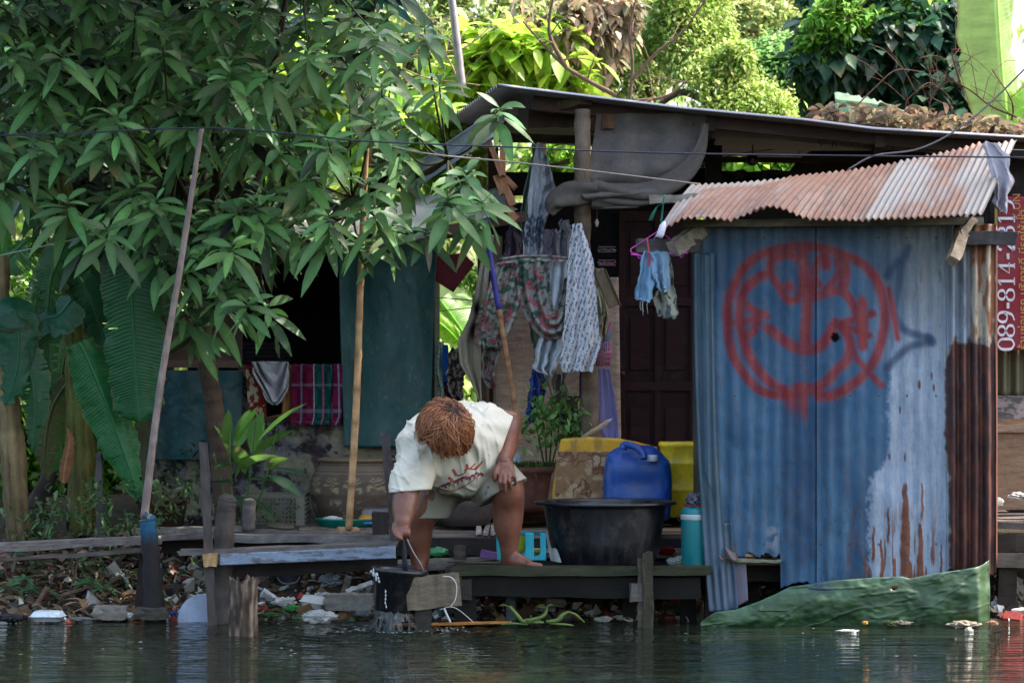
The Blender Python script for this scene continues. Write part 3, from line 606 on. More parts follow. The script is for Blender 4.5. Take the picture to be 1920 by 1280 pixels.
def wall_col(px, py):
    n1 = fbm(px / 60, py / 200, 0, 41); n2 = fbm(px / 9, py / 40, 0, 42); n3 = fbm(px / 14, py / 14, 0, 43); n4 = fbm(px / 4, py / 4, 0, 48, 3)
    blue = mix(lin((30, 82, 122)), lin((60, 112, 150)), sst(.35, .7, n1)); blue = mix(blue, lin((50, 64, 84)), sst(.55, .75, n2) * .5 * sst(780, 950, py))
    blue = mix(blue, lin((92, 126, 150)), np.clip(1 - (py - 420) / 60 * 1.0, 0, 1) * .3)
    gal = mix(lin((136, 154, 182)), lin((164, 180, 202)), n2)
    tg = (1 - sst(520, 680, py + 80 * (n1 - .5))); gal = mix(gal, lin((118, 124, 132)), tg * .75); gal = mix(gal, lin((82, 84, 88)), sst(.5, .75, n2) * tg * .6)
    dirty = mix(lin((112, 120, 118)), lin((70, 100, 130)), n2)
    t = sst(1660, 1672, px + 8 * (n3 - .5)); t = np.where(py < 700, sst(1600, 1720, px + 70 * (n1 - .5) + 40 * (n2 - .5)) * (1 - sst(640, 700, py)) + sst(1655, 1675, px) * sst(640, 700, py), t); bd = 1666 - 36 * sst(848, 905, py) + 10 * (fbm(py / 22, 2.2, 0, 49) - .5) + 10 * (n4 - .5); t = np.where(py > 700, sst(-6, 6, px - bd + 12 * (n3 - .5)), t)
    c = mix(blue, gal, t); c = mix(c, dirty, (1 - sst(420, 460, py)) * .6 * (1 - t))
    # galvanised tin seen beyond 1665; old brown rust beyond 1775
    tr = sst(-3, 3, px - (1781 - 10 * sst(640, 700, py) + 9 * sst(820, 900, py) + 10 * (n3 - .5))) * sst(634, 644, py + 26 * (n3 - .5) + 18 * (fbm(px / 9, 1.1, 0, 47) - .5)); rust = mix(lin((60, 30, 30)), lin((98, 50, 38)), sst(.4, .75, n2))
    c = mix(c, lin((150, 140, 112)), np.exp(-((px - 1776 - 6 * sst(820, 900, py)) / 4)**2) * sst(640, 660, py) * .7); c = mix(c, rust, tr)
    streak = sst(1818, 1826, px + 8 * (n3 - .5)) * (1 - tr); c = mix(c, mix(lin((150, 96, 66)), lin((196, 184, 170)), sst(.45, .6, n2)), streak)  # rust-orange mixed with a pale tone painted for the sunlit ridges
    # speckles and runs of rust near the bottom
    lowr = sst(.64, .7, fbm(px / 7 + 3, py / 60, 0, 46, 3)) * sst(900, 1060, py) * sst(1560, 1650, px) * (1 - tr)
    for (x0, y0, wd) in ((1697, 905, 7), (1725, 980, 6), (1728, 905, 3), (1666, 950, 2.5), (1653, 1010, 4), (1637, 985, 3.5), (1676, 1045, 5), (1705, 1050, 8), (1724, 1048, 6), (1765, 1020, 2.5), (1601, 960, 1.6), (1621, 1040, 3), (1747, 700, 1.6), (1751, 720, 2.2), (1724, 715, 2.3), (1688, 762, 2), (1697, 850, 1.5), (1668, 850, 2)):
        L = 170 if y0 > 880 and wd > 4 else 60
        if y0 < 860: L = 14
        d = np.abs(px - x0 - 2 * (n3 - .5) * 3) / (wd * (.55 + .9 * np.clip((py - y0) / 110, 0, 1) if y0 > 880 else wd)); lowr = np.maximum(lowr, ((1 - sst(.7, 1.1, d)) * sst(y0 - 3, y0 + 4, py) * (1 - sst(y0 + L, y0 + L + 14, py)) if y0 > 880 else 1 - sst(.6, 1.2, np.hypot((px - x0) / (wd * 1.1), (py - y0 - 6) / 8) + (n3 - .5))))
    c = mix(c, mix(lin((88, 44, 32)), lin((140, 82, 54)), n3), lowr)
    sp = sst(.71, .76, n4) * sst(850, 1000, py) * (1 - t); c = mix(c, lin((92, 62, 58)), sp * .7)
    c = mix(c, lin((170, 172, 180)), np.exp(-((px - 1448) / 9)**2 - ((py - 1010) / 26)**2) * sst(.4, .5, n3))
    nail = (np.hypot((px % 54) - 27, np.minimum(np.abs(py - 446), np.minimum(np.abs(py - 742), np.abs(py - 1020)))) < 2.2); c = mix(c, lin((48, 36, 34)), nail * .9)
    # sprayed squiggles in dark blue, then the face in red
    zx, zy = (px - 1280) * 2.977, (py - 430) * 2.977
    for pts in ([(1260, 100), (1220, 200), (1200, 340), (1185, 470), (1240, 560), (1380, 610)], [(1390, 625), (1270, 655), (1180, 730), (1140, 780)], [(1370, 600), (1392, 630)], [(1140, 260), (1200, 180)]):
        c = mix(c, DBL, seg_paint(zx, zy, pts, 22, 16) * .8)
    a = np.zeros(px.shape)
    for pts, w_ in GR: a = np.maximum(a, seg_paint(zx, zy, pts, w_ * 3.3, 14 + 3 * (w_ > 8)))
    bl = sst(555, 585, zx) * (1 - sst(690, 712, zx)) * sst(880, 910, zy) * (1 - sst(940, 1060, zy + 60 * (n2 - .5) - .5 * (zx - 600))); a = np.maximum(a, bl * .85)
    a = np.maximum(a, seg_paint(zx, zy, [(668, 670), (672, 760), (685, 790), (715, 798)], 3.5, 3) * .8)
    haze_ = np.zeros(px.shape)
    for pts, w_ in GR[:3]: haze_ = np.maximum(haze_, seg_paint(zx, zy, pts, w_ * 3.2, 24) * .25)
    a = np.maximum(a, haze_); c = mix(c, mix(RED, RED * .72, n2), a * (.86 + .14 * n3))
    return c * (.82 + .36 * fbm(px / 2.4, py / 30, 0, 58, 3))[..., None] * mix(np.array([.50, .51, .52]), np.array([.70, .68, .64]), t)
def corr_wall(name, x0, x1, Y, top, bot, nx, ny, pitch=27, amp=.0045, colfn=wall_col, hole=None, ex=0.0, skew=None, material=None, yj=.0):
    px = np.linspace(x0, x1, nx); T = np.array([top(x) for x in px]); Bt = np.array([bot(x) for x in px]); v = np.linspace(0, 1, ny)
    PX = np.tile(px[:, None], (1, ny)); PY = T[:, None] + (Bt - T)[:, None] * v[None]
    X2 = PX + (skew(PX, PY) if skew else 0)
    ph = PX / pitch * 2 * PI + 1.4 * np.sin(PX / 47) + .25 * fbm(PY / 90, PX / 200, 0, 57); dent = (fbm(PX / 120, PY / 160, 0, 51) - .5) * .035 + (fbm(PX / 30, PY / 60, 0, 52) - .5) * .006
    YY = Y + amp * np.sin(ph) + dent + yj; s = (D + Y) / F
    G = np.stack([(X2 - 960) * s, YY, 1.24 + (700 - PY) * s], -1); keep = None
    if hole is not None:
        cx, cy = (PX[:-1, :-1] + PX[1:, 1:]) / 2, (PY[:-1, :-1] + PY[1:, 1:]) / 2; keep = ~hole(cx, cy)
    m = MB(); m.organic = True; m.grid(G, colfn(PX, PY), keep=keep); return m.build(name, material or PAINTM, hut, solid=.0015)
def bot_main(x):
    b_ = 1096 + 6 * math.sin(x * .07) + (random.random() - .5) * 5
    if x < 1352: return 1046
    if x < 1464: return 1040 + 4 * math.sin(x * .2) + (random.random() - .5) * 5
    return b_
corr_wall('front_wall', 1318, 1536, .10, lambda x: 419, bot_main, 210, 330, hole=lambda x, y: (np.hypot((x - 1536 + 0), (y - 632)) < 0))
corr_wall('front_wall', 1531, 1782, .085, lambda x: 418, lambda x: 1096 + 5 * math.sin(x * .11) + random.random() * 6, 240, 330, hole=lambda x, y: np.hypot((x - 1566) * 1.1, (y - 633)) < 8.5 + 2 * np.sin(x * 2.1))
corr_wall('front_wall', 1776, 1868, .06, lambda x: 420, lambda x: 1072 + 6 * math.sin(x * .2), 110, 240, pitch=23, amp=.014)
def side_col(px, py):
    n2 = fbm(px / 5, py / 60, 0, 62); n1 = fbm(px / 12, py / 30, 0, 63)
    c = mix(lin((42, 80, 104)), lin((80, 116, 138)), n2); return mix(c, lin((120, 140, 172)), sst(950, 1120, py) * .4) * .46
corr_wall('side_strip', 1306, 1345, .04, lambda x: 474, lambda x: 1146, 44, 160, pitch=13, amp=.004, colfn=side_col, skew=lambda px, py: ((py - 474) / 672) ** 2.2 * 28 - 5)
corr_wall('side_strip', 1322, 1339, .02, lambda x: 476, lambda x: 938 - (1339 - x) * 3, 24, 90, pitch=11, amp=.004, colfn=side_col, skew=lambda px, py: (py - 474) / 670 * 10 - 6)
corr_wall('side_strip', 1346, 1372, .07, lambda x: 980, lambda x: 1142, 24, 50, pitch=14, amp=.004, colfn=side_col, skew=lambda px, py: (py - 980) / 160 * 12)
corr_wall('side_strip', 1372, 1398, .085, lambda x: 1046, lambda x: 1140 - (x - 1372) * .6, 20, 30, pitch=40, amp=.004, colfn=lambda px, py: mix(lin((110, 88, 84)), lin((84, 100, 130)), fbm(px / 8, py / 20, 0, 66)), skew=lambda px, py: (py - 1046) / 100 * 6)
# far side, back and dark inside
m = MB()
x0, x1 = P(1325, 0, .1)[0], P(1862, 0, .1)[0]; zt, zb = P(0, 425, .1)[2], P(0, 1060, .1)[2]
m.box(((x0 + .006), .66, (zt + zb) / 2), (.012, 1.06, zt - zb), color=lin((52, 60, 70))); m.box(((x0 + x1) / 2, 1.2, (zt + zb) / 2), (x1 - x0 - .03, .012, zt - zb), color=lin((60, 52, 48)))
m.build('inner_wall', PAINTM, hut, smooth=False)
m = MB(); Yr = np.linspace(.075, 1.2, 40); zz = np.linspace(zb, zt, 30); G = np.array([[[x1 + .012 + .010 * math.sin(y * 75), y, z] for z in zz] for y in Yr]); m.grid(G, mix(lin((88, 44, 34)), lin((130, 76, 56)), fbm(G[..., 1] * 6, G[..., 2] * 2, 0, 7))); m.build('rusty_side_wall', PAINTM, hut, solid=.0015)
m = MB(); planks(m, x0 + .02, x1 - .02, .14, 1.15, P(0, 1052, .2)[2], 8, lin((62, 54, 48))); m.build('floor', WOOD, hut)
for (px, Y) in ((1334, .16), (1780, .16), (1400, 1.1), (1790, 1.1), (1410, .5)):
    m = MB(); a = P(px, 0, Y); m.beam((a[0], Y, -.5), (a[0], Y, P(0, 440 if px in (1334,) else 1060, Y)[2]), .07, .07, lin((44, 38, 34)), up=(0, 1, 0)); m.build('post', WETW, hut)
m = MB(); m.beam(P(1356, 1049, .07), P(1463, 1052, .07), .05, .014, lin((100, 104, 84))); m.build('sill_board', WOOD, hut)
m = MB(); m.beam(P(1360, 1072, .3), P(1470, 1074, .3), .06, .08, lin((40, 35, 32))); m.build('floor_beam', WETW, hut)
# folded rusty scrap at the bottom of the first sheet
m = MB(); m.organic = True
G, U, V, PX, PY = sheet_rows([(1024, 1350, 1362), (1036, 1345, 1376), (1048, 1352, 1384)], 14, 8, .06, lambda U, V: -.05 * V + .03 * np.sin(U * 7)); m.grid(G, mix(lin((150, 92, 68)), lin((96, 84, 84)), sst(.2, .5, U))); m.build('torn_flap', PAINTM, hut, solid=.0015)
m = MB(); m.beam(P(1283, 419, .03), P(1842, 415, .03), .05, S(14), lin((122, 112, 100)), n=20); m.build('eave_beam', WOOD, hut)
m = MB(); m.beam(P(1195, 461, .06), P(1311, 461, .06), .06, S(25), lin((72, 66, 66))); m.build('outrigger_beam', WOOD, hut)
m = MB(); m.beam(P(1262, 467, .0), P(1314, 430, .1), .07, .075, lin((150, 140, 128)), up=(0, 1, .3)); m.build('bracket', WOOD, hut)
m = MB(); m.beam(P(1810, 446, .02), P(1904, 447, .02), .06, S(25), lin((66, 62, 64))); m.build('outrigger_beam', WOOD, hut)
m = MB(); m.beam(P(1786, 490, -.18), P(1812, 414, .1), .055, .05, lin((150, 132, 112)), up=(0, 1, .2)); m.build('bracket', WOOD, hut)
m = MB(); m.beam(P(1802, 440, -.02), P(1826, 410, .02), .035, .035, lin((168, 150, 130)), up=(0, 1, .2)); m.build('bracket', WOOD, hut)
m = MB(); m.beam(P(1219, 375, .5), P(1310, 371, .5), .05, S(16), lin((120, 112, 104))); m.build('rafter', WOOD, hut)
# roof: three overlapping rusty sheets that sag at the eave and curl up at one end
bx = np.array([1225, 1248, 1280, 1330, 1371, 1400, 1424, 1445, 1468, 1500, 1522, 1560, 1616, 1700, 1780, 1842]); by = np.array([450, 428, 410, 408, 414, 402, 393, 389, 394, 408, 414, 414, 416, 414, 410, 406])
tx = np.array([1296, 1330, 1370, 1448, 1475, 1540, 1600, 1690, 1740, 1800, 1835, 1862, 1906]); ty = np.array([346, 345, 344, 337, 334, 327, 320, 306, 296, 283, 272, 275, 266])
def roof_sheet(u0, u1, dz, tone, corr=50, mask=None):
    nu = int((u1 - u0) * 900) + 8; nv = 46; u = np.linspace(u0, u1, nu); v = np.linspace(0, 1, nv)
    bX = 1225 + (1842 - 1225) * u; tX = 1296 + (1906 - 1296) * u; bY = np.interp(bX, bx, by); tY = np.interp(tX, tx, ty)
    Yb = -.22 + .20 * (1 - sst(0, .08, u)) * 0; Yt = .95
    Pb = np.stack([(bX - 960) * (D + Yb) / F, np.full(nu, Yb), 1.24 + (700 - bY) * (D + Yb) / F], 1); Pt = np.stack([(tX - 960) * (D + Yt) / F, np.full(nu, Yt), 1.24 + (700 - tY) * (D + Yt) / F], 1)
    ragged = (rng.random(nu) - .5) * .006
    G = Pb[:, None] * (1 - v)[None, :, None] + Pt[:, None] * v[None, :, None]; ph = u * corr * 2 * PI
    amp = .0065
    G[..., 2] += amp * np.sin(ph)[:, None] + dz + .02 * np.sin(v * PI)[None] * (1 - u[:, None]) ; G[:, 0, 2] += ragged
    U, V = np.meshgrid(u, v, indexing='ij'); n1 = fbm(U * 9, V * 2.0, 0, 71 + int(u0 * 10)); n2 = fbm(U * corr * .5, V * 3, 0, 73); n3 = fbm(U * 40, V * 12, 0, 75)
    white, rst, drk = lin((138, 133, 128)), lin((124, 82, 56)), lin((80, 58, 46))
    r = sst(.38, .62, n1 * .7 + n2 * .3 + tone(U, V)); c = mix(white, mix(rst, drk, sst(.5, .8, n3 * .6 + n2 * .4)), r); c = mix(c, lin((160, 130, 108)), sst(.55, .7, n2) * .35)
    m = MB(); m.organic = True; m.grid(G, c); m.build('roof_sheet', ROOFM, hut, solid=.0015)
roof_sheet(0, .34, .0, lambda U, V: .16 - .35 * sst(.75, 1, V) - .25 * (1 - sst(0, .12, U)))
roof_sheet(.30, .655, .006, lambda U, V: .12 + .05 * V)
roof_sheet(.64, 1.0, .012, lambda U, V: -.03 + .22 * np.exp(-((U - .80) / .07)**2 - ((V - .45) / .25)**2) - .1 * sst(.9, .98, U))
# ---------------------------------------------------------------- green plastic sheet wrapped round the foot of the hut
nu, nv = 200, 60
gx = np.array([1313, 1340, 1380, 1420, 1455, 1480, 1560, 1640, 1690, 1705, 1760, 1800, 1835, 1850, 1861]); gy = np.array([1166, 1147, 1142, 1128, 1113, 1100, 1088, 1082, 1080, 1084, 1073, 1068, 1062, 1058, 1052])
px = np.linspace(1313, 1861, nu); top = np.interp(px, gx, gy); v = np.linspace(0, 1, nv)
PX = np.tile(px[:, None], (1, nv)); PY = top[:, None] + (1184 - top)[:, None] * v[None]
YY = -.05 - .03 * np.sin(v * PI)[None] * sst(1313, 1420, PX) + .10 * (1 - sst(1313, 1460, PX)) * (1 - v)[None] * 0 + (fbm(PX / 50, PY / 30, 0, 81) - .5) * .025 + (fbm(PX / 16, PY / 16, 0, 82) - .5) * .008 - .007 * np.clip(.05 - np.abs(fbm(PX / 90 + PY / 60, PY / 40, 0, 87) - .5), 0, 1) / .05
YY += .035 * sst(1830, 1861, PX) * 3; s = (D - .05) / F
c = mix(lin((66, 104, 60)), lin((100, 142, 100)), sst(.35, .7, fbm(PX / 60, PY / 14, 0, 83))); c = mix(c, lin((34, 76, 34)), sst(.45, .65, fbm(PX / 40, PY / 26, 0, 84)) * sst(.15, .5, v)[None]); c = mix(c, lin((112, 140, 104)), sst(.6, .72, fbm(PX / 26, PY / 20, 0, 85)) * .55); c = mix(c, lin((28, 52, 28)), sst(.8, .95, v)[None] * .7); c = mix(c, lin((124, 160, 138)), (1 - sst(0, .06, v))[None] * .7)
c = mix(c, lin((34, 74, 110)), np.exp(-((PX - 1540) / 26)**2 - ((PY - 1100) / 8)**2) * .8)
cc_ = (np.hypot(PX[:-1, :-1] - 1674, (PY[:-1, :-1] - 1101) * 1.8) < 6)
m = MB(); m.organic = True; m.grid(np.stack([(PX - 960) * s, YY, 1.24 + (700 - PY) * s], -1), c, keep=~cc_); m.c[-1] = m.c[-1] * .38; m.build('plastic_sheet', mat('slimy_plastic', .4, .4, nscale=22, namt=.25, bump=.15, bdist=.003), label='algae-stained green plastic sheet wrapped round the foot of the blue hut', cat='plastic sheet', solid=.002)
# ---------------------------------------------------------------- cloth over the roof corner, hanger, shorts
cloth('rag', [(266, 1838, 1868), (290, 1846, 1890), (330, 1862, 1898), (370, 1862, 1892), (398, 1866, 1886)], .35, 'pale lilac rag hanging over the high corner of the rusty roof', 'rag', lin((182, 176, 186)), nf=1.2, amp=.03, hem=.02, seed=5)
m = MB(); m.organic = True
hy = .0
m.tube(spl(PP([(1198, 477), (1185, 474), (1183, 467), (1192, 461)], hy), 12), .003, 6, lin((206, 70, 176))); m.tube(PP([(1183, 477), (1200, 479), (1290, 474)], hy), .0035, 6, lin((206, 70, 176))); m.tube(spl(PP([(1196, 480), (1198, 485), (1203, 481)], hy), 8), .002, 5, lin((206, 70, 176))); m.tube(spl(PP([(1274, 477), (1277, 483), (1282, 477)], hy), 8), .002, 5, lin((206, 70, 176)))
m.tube(PP([(1192, 461), (1236, 432), (1290, 474)], hy + .01), .003, 6, lin((206, 70, 176)))
m.build('clothes_hanger', PLAST, label='magenta plastic clothes hanger behind the short beam beside the hut', cat='hanger')
den = lambda a, b_: (lambda U, V, X, Y: mix(mix(lin(a), lin(b_), fbm(U * 8, V * 8, 0, 3)), lin((196, 205, 210)), sst(.9, 1, V) * .8))
sh = thing('jean_shorts', 'faded torn blue denim shorts tied to the beam beside the hut', 'shorts', P(1222, 570, -.02))
cloth('trouser_leg', [(472, 1206, 1232, .0), (520, 1195, 1226, -.02), (560, 1188, 1222, -.02), (566, 1200, 1216, -.02)], -.03, None, None, den((92, 128, 158), (132, 164, 190)), nf=1.6, amp=.03, hem=.012, parent=sh, nu=30, nv=40)
cloth('trouser_leg', [(472, 1218, 1252), (510, 1222, 1256, -.02), (540, 1230, 1258, -.02), (546, 1238, 1252, -.02)], -.045, None, None, den((98, 130, 156), (140, 166, 188)), nf=1.8, amp=.028, hem=.012, parent=sh, nu=30, nv=40, seed=8)
m = MB(); m.organic = True
for k, x in enumerate((1201, 1206, 1214, 1205)): m.tube(PP([(x, 560), (x - 1, 575), (x + 1, 582 + k * 3)], -.03), .0012, 4, lin((190, 196, 196)))
m.build('frayed_thread', CLOTH, sh)
cloth('short_trousers', [(474, 1246, 1256), (540, 1232, 1262), (560, 1224, 1268), (592, 1232, 1271), (597, 1240, 1266)], .02, 'grey patterned shorts hanging behind the denim shorts', 'shorts', lambda U, V, X, Y: mix(lin((150, 152, 140)), lin((70, 78, 84)), sst(.5, .62, fbm(X / 5, Y / 9, 0, 9))), nf=2, amp=.025, hem=.012, nu=40, nv=60)
m = MB(); m.organic = True
m.tube(spl(PP([(1213, 446), (1217, 475), (1216, 495), (1222, 505)], -.04), 14), .004, 6, lin((190, 92, 102))); m.tube(spl(PP([(1212, 472), (1222, 478), (1218, 500)], -.05), 10), .003, 6, lin((190, 92, 102)))
m.build('tie_string', CLOTH, label='pink string binding the denim shorts to the beam', cat='string')
m = MB(); m.organic = True
for a in range(3): m.tube(spl(PP([(1245 + a, 365), (1243, 385), (1239 + a, 418)], .25), 12), .003, 6, lin((70, 150, 130)))
for a in range(3): m.tube(spl(PP([(1246, 383), (1234, 386), (1224 + a * 2, 398), (1216 + a * 3, 414)], .24), 12), .0022, 5, lin((48, 118, 100)))
m.build('rope', CLOTH, label='knotted green rope hanging from the hut rafter', cat='rope')
m = MB(); m.organic = True; m.lathe([(0, 0), (.014, .002), (.018, .02), (.017, .06), (.010, .075), (.004, .085)], P(1236, 446, -.24) + [0, 0, 0], 14, lin((205, 200, 214)), tilt=(0, R(18), 0)); m.build('small_bottle', PLAST, label='small white and purple squeeze bottle on the beam end', cat='bottle')
# ---------------------------------------------------------------- red banner with the telephone number, on the house beyond the hut
YB = 1.5
ban = thing('banner', 'red vinyl banner with a white telephone number running upwards, on the far house', 'banner', P(1960, 660, YB))
m = MB(); m.organic = True
G, U, V, PX, PY = sheet_rows([(368, 1866, 2060), (656, 1864, 2060)], 40, 50, YB, lambda U, V: .01 * np.sin(V * 9 + U * 4)); m.grid(G, mix(lin((128, 24, 38)), lin((140, 34, 48)), fbm(U * 4, V * 4)) * np.ones(3)); m.build('banner_cloth', TARP, ban, solid=.002)
m = MB(); m.box(P(1867.5, 512, YB - .012), (S(5, YB), .003, S(290, YB)), color=lin((150, 130, 60))); m.build('banner_edge', TARP, ban)
SER = {'0': [([(5, 0), (1.2, 2.5), (.6, 7), (1.2, 11.5), (5, 14), (8.8, 11.5), (9.4, 7), (8.8, 2.5), (5, 0)], 0)], '1': [([(2, 11.5), (5, 14)], 1), ([(5.3, 14), (5.3, 0)], 2), ([(2, 0), (8.4, 0)], 1)], '2': [([(1.2, 11), (2.5, 13.4), (5, 14), (8, 12.6), (8.4, 10), (6.5, 6.5), (1, .8)], 0), ([(1, .6), (9, .6)], 2), ([(9, .6), (9.4, 3)], 1)],
       '3': [([(1.5, 11.8), (4, 14), (7.8, 12.6), (7.8, 9), (4.4, 7.4), (8.6, 5.8), (8.6, 1.6), (4.6, 0), (1, 2)], 0)], '4': [([(7, 0), (7, 14)], 2), ([(7, 14), (.6, 4.4), (9.6, 4.4)], 1), ([(4.6, 0), (9, 0)], 1)],
       '8': [([(5, 7.4), (1.6, 9.2), (1.8, 12.4), (5, 14), (8.2, 12.4), (8.4, 9.2), (5, 7.4), (1, 5), (1.2, 1.4), (5, 0), (8.8, 1.4), (9, 5), (5, 7.4)], 0)], '9': [([(8.8, 8.5), (6, 6.2), (2, 7.2), (1, 10.2), (2.6, 13.4), (6, 14), (8.8, 12), (9, 7), (7, 2), (2.4, 0)], 0)], '-': [([(1, 5.4), (6, 5.4)], 2)]}
def ribbon_text(mb, txt, ox, oy, sz, adv, Y, color):
    """characters run upwards along z, their tops towards -x"""
    for ch in txt:
        for pts, kd in SER.get(ch, []):
            q = spl(pts, len(pts) * 6) if kd == 0 else np.array(pts, float); t = norm(np.gradient(q, axis=0)); nn = np.stack([-t[:, 1], t[:, 0]], 1)
            w_ = (.45 + .75 * np.abs(t[:, 1]) ** 1.5) if kd == 0 else np.full(len(q), (.45, .45, 1.15)[kd])
            A, B_ = q + nn * w_[:, None], q - nn * w_[:, None]; rows = [[np.array(P(ox - a[1] * sz, oy - a[0] * sz, Y)) for a in (x, y)] for x, y in zip(A, B_)]
            mb.grid(rows, color)
        oy -= adv * (.66 if ch == '-' else 1.0)
m = MB(); ribbon_text(m, '089-814-2319', 1902, 656, 2.2, 25.2, YB - .018, lin((222, 224, 236))); m.build('banner_number', PLAST, ban, smooth=False, solid=.001)
def text_obj(body, size, loc, rot, parent, color, name, shear=0):
    cu = bpy.data.curves.new(name, 'FONT'); cu.body = body; cu.size = size; cu.extrude = .0005; tmp = bpy.data.objects.new(name, cu); col.objects.link(tmp)
    dg = bpy.context.evaluated_depsgraph_get(); me = bpy.data.meshes.new_from_object(tmp.evaluated_get(dg)); bpy.data.objects.remove(tmp)
    a = me.color_attributes.new('Col', 'FLOAT_COLOR', 'POINT'); a.data.foreach_set('color', np.tile(list(color) + [1], (len(me.vertices), 1)).astype(np.float32).ravel())
    me.materials.clear(); me.materials.append(PLAST); o = bpy.data.objects.new(name, me); col.objects.link(o); o.parent = parent; o.location = np.asarray(loc) - np.array(parent['_o'][:]); o.rotation_euler = rot; return o
rt = Matrix(((0, -1, 0), (0, 0, -1), (1, 0, 0))).to_euler()
text_obj('K.UN', S(21, YB), P(1913, 412, YB - .018), rt, ban, lin((176, 130, 70)), 'banner_name')
text_obj('ร้านซ่อมรถ บริการดี มีรถให้เช่า', S(22, YB), P(1926, 655, YB - .018), rt, ban, lin((188, 160, 60)), 'banner_line')
# ---------------------------------------------------------------- house beyond the hut
nh = thing('neighbour_house', 'house with plywood and corrugated wall beyond the rusty side of the hut', 'house', P(1960, 960, 1.8))
m = MB(); m.box(P(1975, 870, 1.62), (S(240, 1.6), .02, S(170, 1.6)), color=lin((138, 112, 90))); m.build('plywood_panel', WOOD, nh)
m = MB(); m.box(P(1975, 803, 1.60), (S(240, 1.6), .03, S(14, 1.6)), color=lin((150, 128, 108))); m.build('wood_rail', WOOD, nh)
m = MB(); m.organic = True; G, U, V, PX, PY = sheet_rows([(742, 1864, 2080), (797, 1864, 2080)], 80, 40, 1.63); m.grid(G, mix(lin((88, 88, 92)), lin((150, 140, 138)), sst(.52, .56, fbm(PX / 12, PY / 10, 0, 5)))); m.build('peeling_board', WOOD, nh, solid=.02)
m = MB(); m.organic = True; G, U, V, PX, PY = sheet_rows([(640, 1864, 2080), (744, 1864, 2080)], 160, 10, 1.66, lambda U, V: .012 * np.sin(U * 2 * PI * 9)); m.grid(G, lin((88, 88, 66))); m.build('corrugated_wall', PAINTM, nh, solid=.002)
m = MB(); m.box(P(1975, 470, 1.75), (S(240, 1.7), .02, S(400, 1.7)), color=lin((26, 22, 22))); m.build('wall', WOOD, nh)
m = MB(); planks(m, P(1850, 0, .6)[0], P(2100, 0, .6)[0], .5, 1.55, P(0, 985, .6)[2], 7, lin((88, 80, 76))); m.build('deck', WOOD, nh)
m = MB(); m.beam(P(1868, 1015, .5), P(2100, 1018, .5), .07, .09, lin((60, 52, 46))); m.build('beam', WOOD, nh)
m = MB(); m.beam(P(1868, 1050, .45), P(2100, 1046, .45), .07, .07, lin((96, 88, 78))); m.build('beam', WOOD, nh)
for x in (1886, 1990): m = MB(); m.beam(P(x, 1200, .5), P(x, 1000, .5), .09, .09, lin((50, 42, 38)), up=(0, 1, 0)); m.build('post', WETW, nh)
# ---------------------------------------------------------------- green-tarp shack behind the walkway
YS = 2.2
sk_ = thing('shack', 'stained low house with dark window opening and dark green tarpaulins, behind the walkway', 'house', P(520, 985, YS))
def plas(px, py):
    a = fbm(px / 40, py / 30, 0, 91); b_ = fbm(px / 11, py / 11, 0, 92); d = fbm(px / 4, py / 4, 0, 94, 3)
    c = mix(lin((122, 116, 100)), lin((146, 138, 112)), b_); c = mix(c, lin((90, 92, 104)), sst(.4, .55, a) * .8); c = mix(c, lin((46, 42, 48)), sst(.48, .6, b_ * .5 + a * .5)); c = mix(c, lin((134, 132, 132)), sst(.58, .68, d) * .55); return mix(c, lin((58, 44, 46)), sst(.6, .7, fbm(px / 22, py / 30, 0, 96)) * .8)
m = MB(); m.organic = True; G, U, V, PX, PY = sheet_rows([(785, 285, 745), (1000, 285, 745)], 220, 110, YS, lambda U, V: .02 * (fbm(U * 20, V * 9) - .5)); m.grid(G, plas(PX, PY)); m.build('stained_wall', STONE, sk_, solid=.06)
m = MB(); m.organic = True; G, U, V, PX, PY = sheet_rows([(685, 448, 470), (790, 448, 470)], 14, 50, YS - .01); m.grid(G, plas(PX, PY) * 1.1); m.build('wall_jamb', STONE, sk_, solid=.05)
def tarpc(px, py):
    n = fbm(px / 30, py / 80, 0, 97); c = mix(lin((26, 66, 68)), lin((44, 92, 92)), n); return mix(c, lin((90, 124, 124)), sst(.72, .8, fbm(px / 6, py / 12, 0, 99)) * .5)
G, U, V, PX, PY = sheet_rows([(432, 633, 822), (450, 634, 820), (560, 636, 814), (700, 640, 810), (838, 645, 806)], 100, 120, YS - .1, lambda U, V: .018 * np.sin(U * 9 + V) + .03 * (fbm(U * 3, V * 5) - .5) + .012 * np.abs(fbm(U * 6 + V, V * 8) - .5))
m = MB(); m.organic = True; m.grid(G, tarpc(PX, PY)); m.build('tarpaulin', TARP, sk_, solid=.002)
G, U, V, PX, PY = sheet_rows([(694, 286, 456), (862, 292, 450)], 80, 80, YS - .08, lambda U, V: .014 * np.sin(U * 14) + .03 * (fbm(U * 4, V * 4) - .5)); m = MB(); m.organic = True; m.grid(G, tarpc(PX, PY) * [.8, .95, 1.1]); m.build('tarpaulin', TARP, sk_, solid=.002)
m = MB(); m.box(P(368, 637, YS - .03), (S(150, YS), .02, S(100, YS)), color=lin((92, 70, 62))); shut_ = m.build('wood_shutter', WOOD, sk_)
m = MB(); m.box(P(368, 682, YS - .05), (S(160, YS), .03, S(14, YS)), color=lin((112, 90, 78))); m.build('shutter_rail', WOOD, shut_)
m = MB(); m.box(P(447, 600, YS - .04), (S(15, YS), .04, S(180, YS)), color=lin((72, 58, 56))); m.build('window_post', WOODV, sk_)
m = MB(); m.box(P(368, 587, YS - .05), (S(160, YS), .03, S(9, YS)), color=lin((90, 76, 70))); m.build('shutter_rail', WOOD, shut_)
m = MB(); m.box(P(546, 477, YS - .02), (S(190, YS), .03, S(8, YS)), color=lin((86, 62, 46))); m.build('lintel', WOOD, sk_)
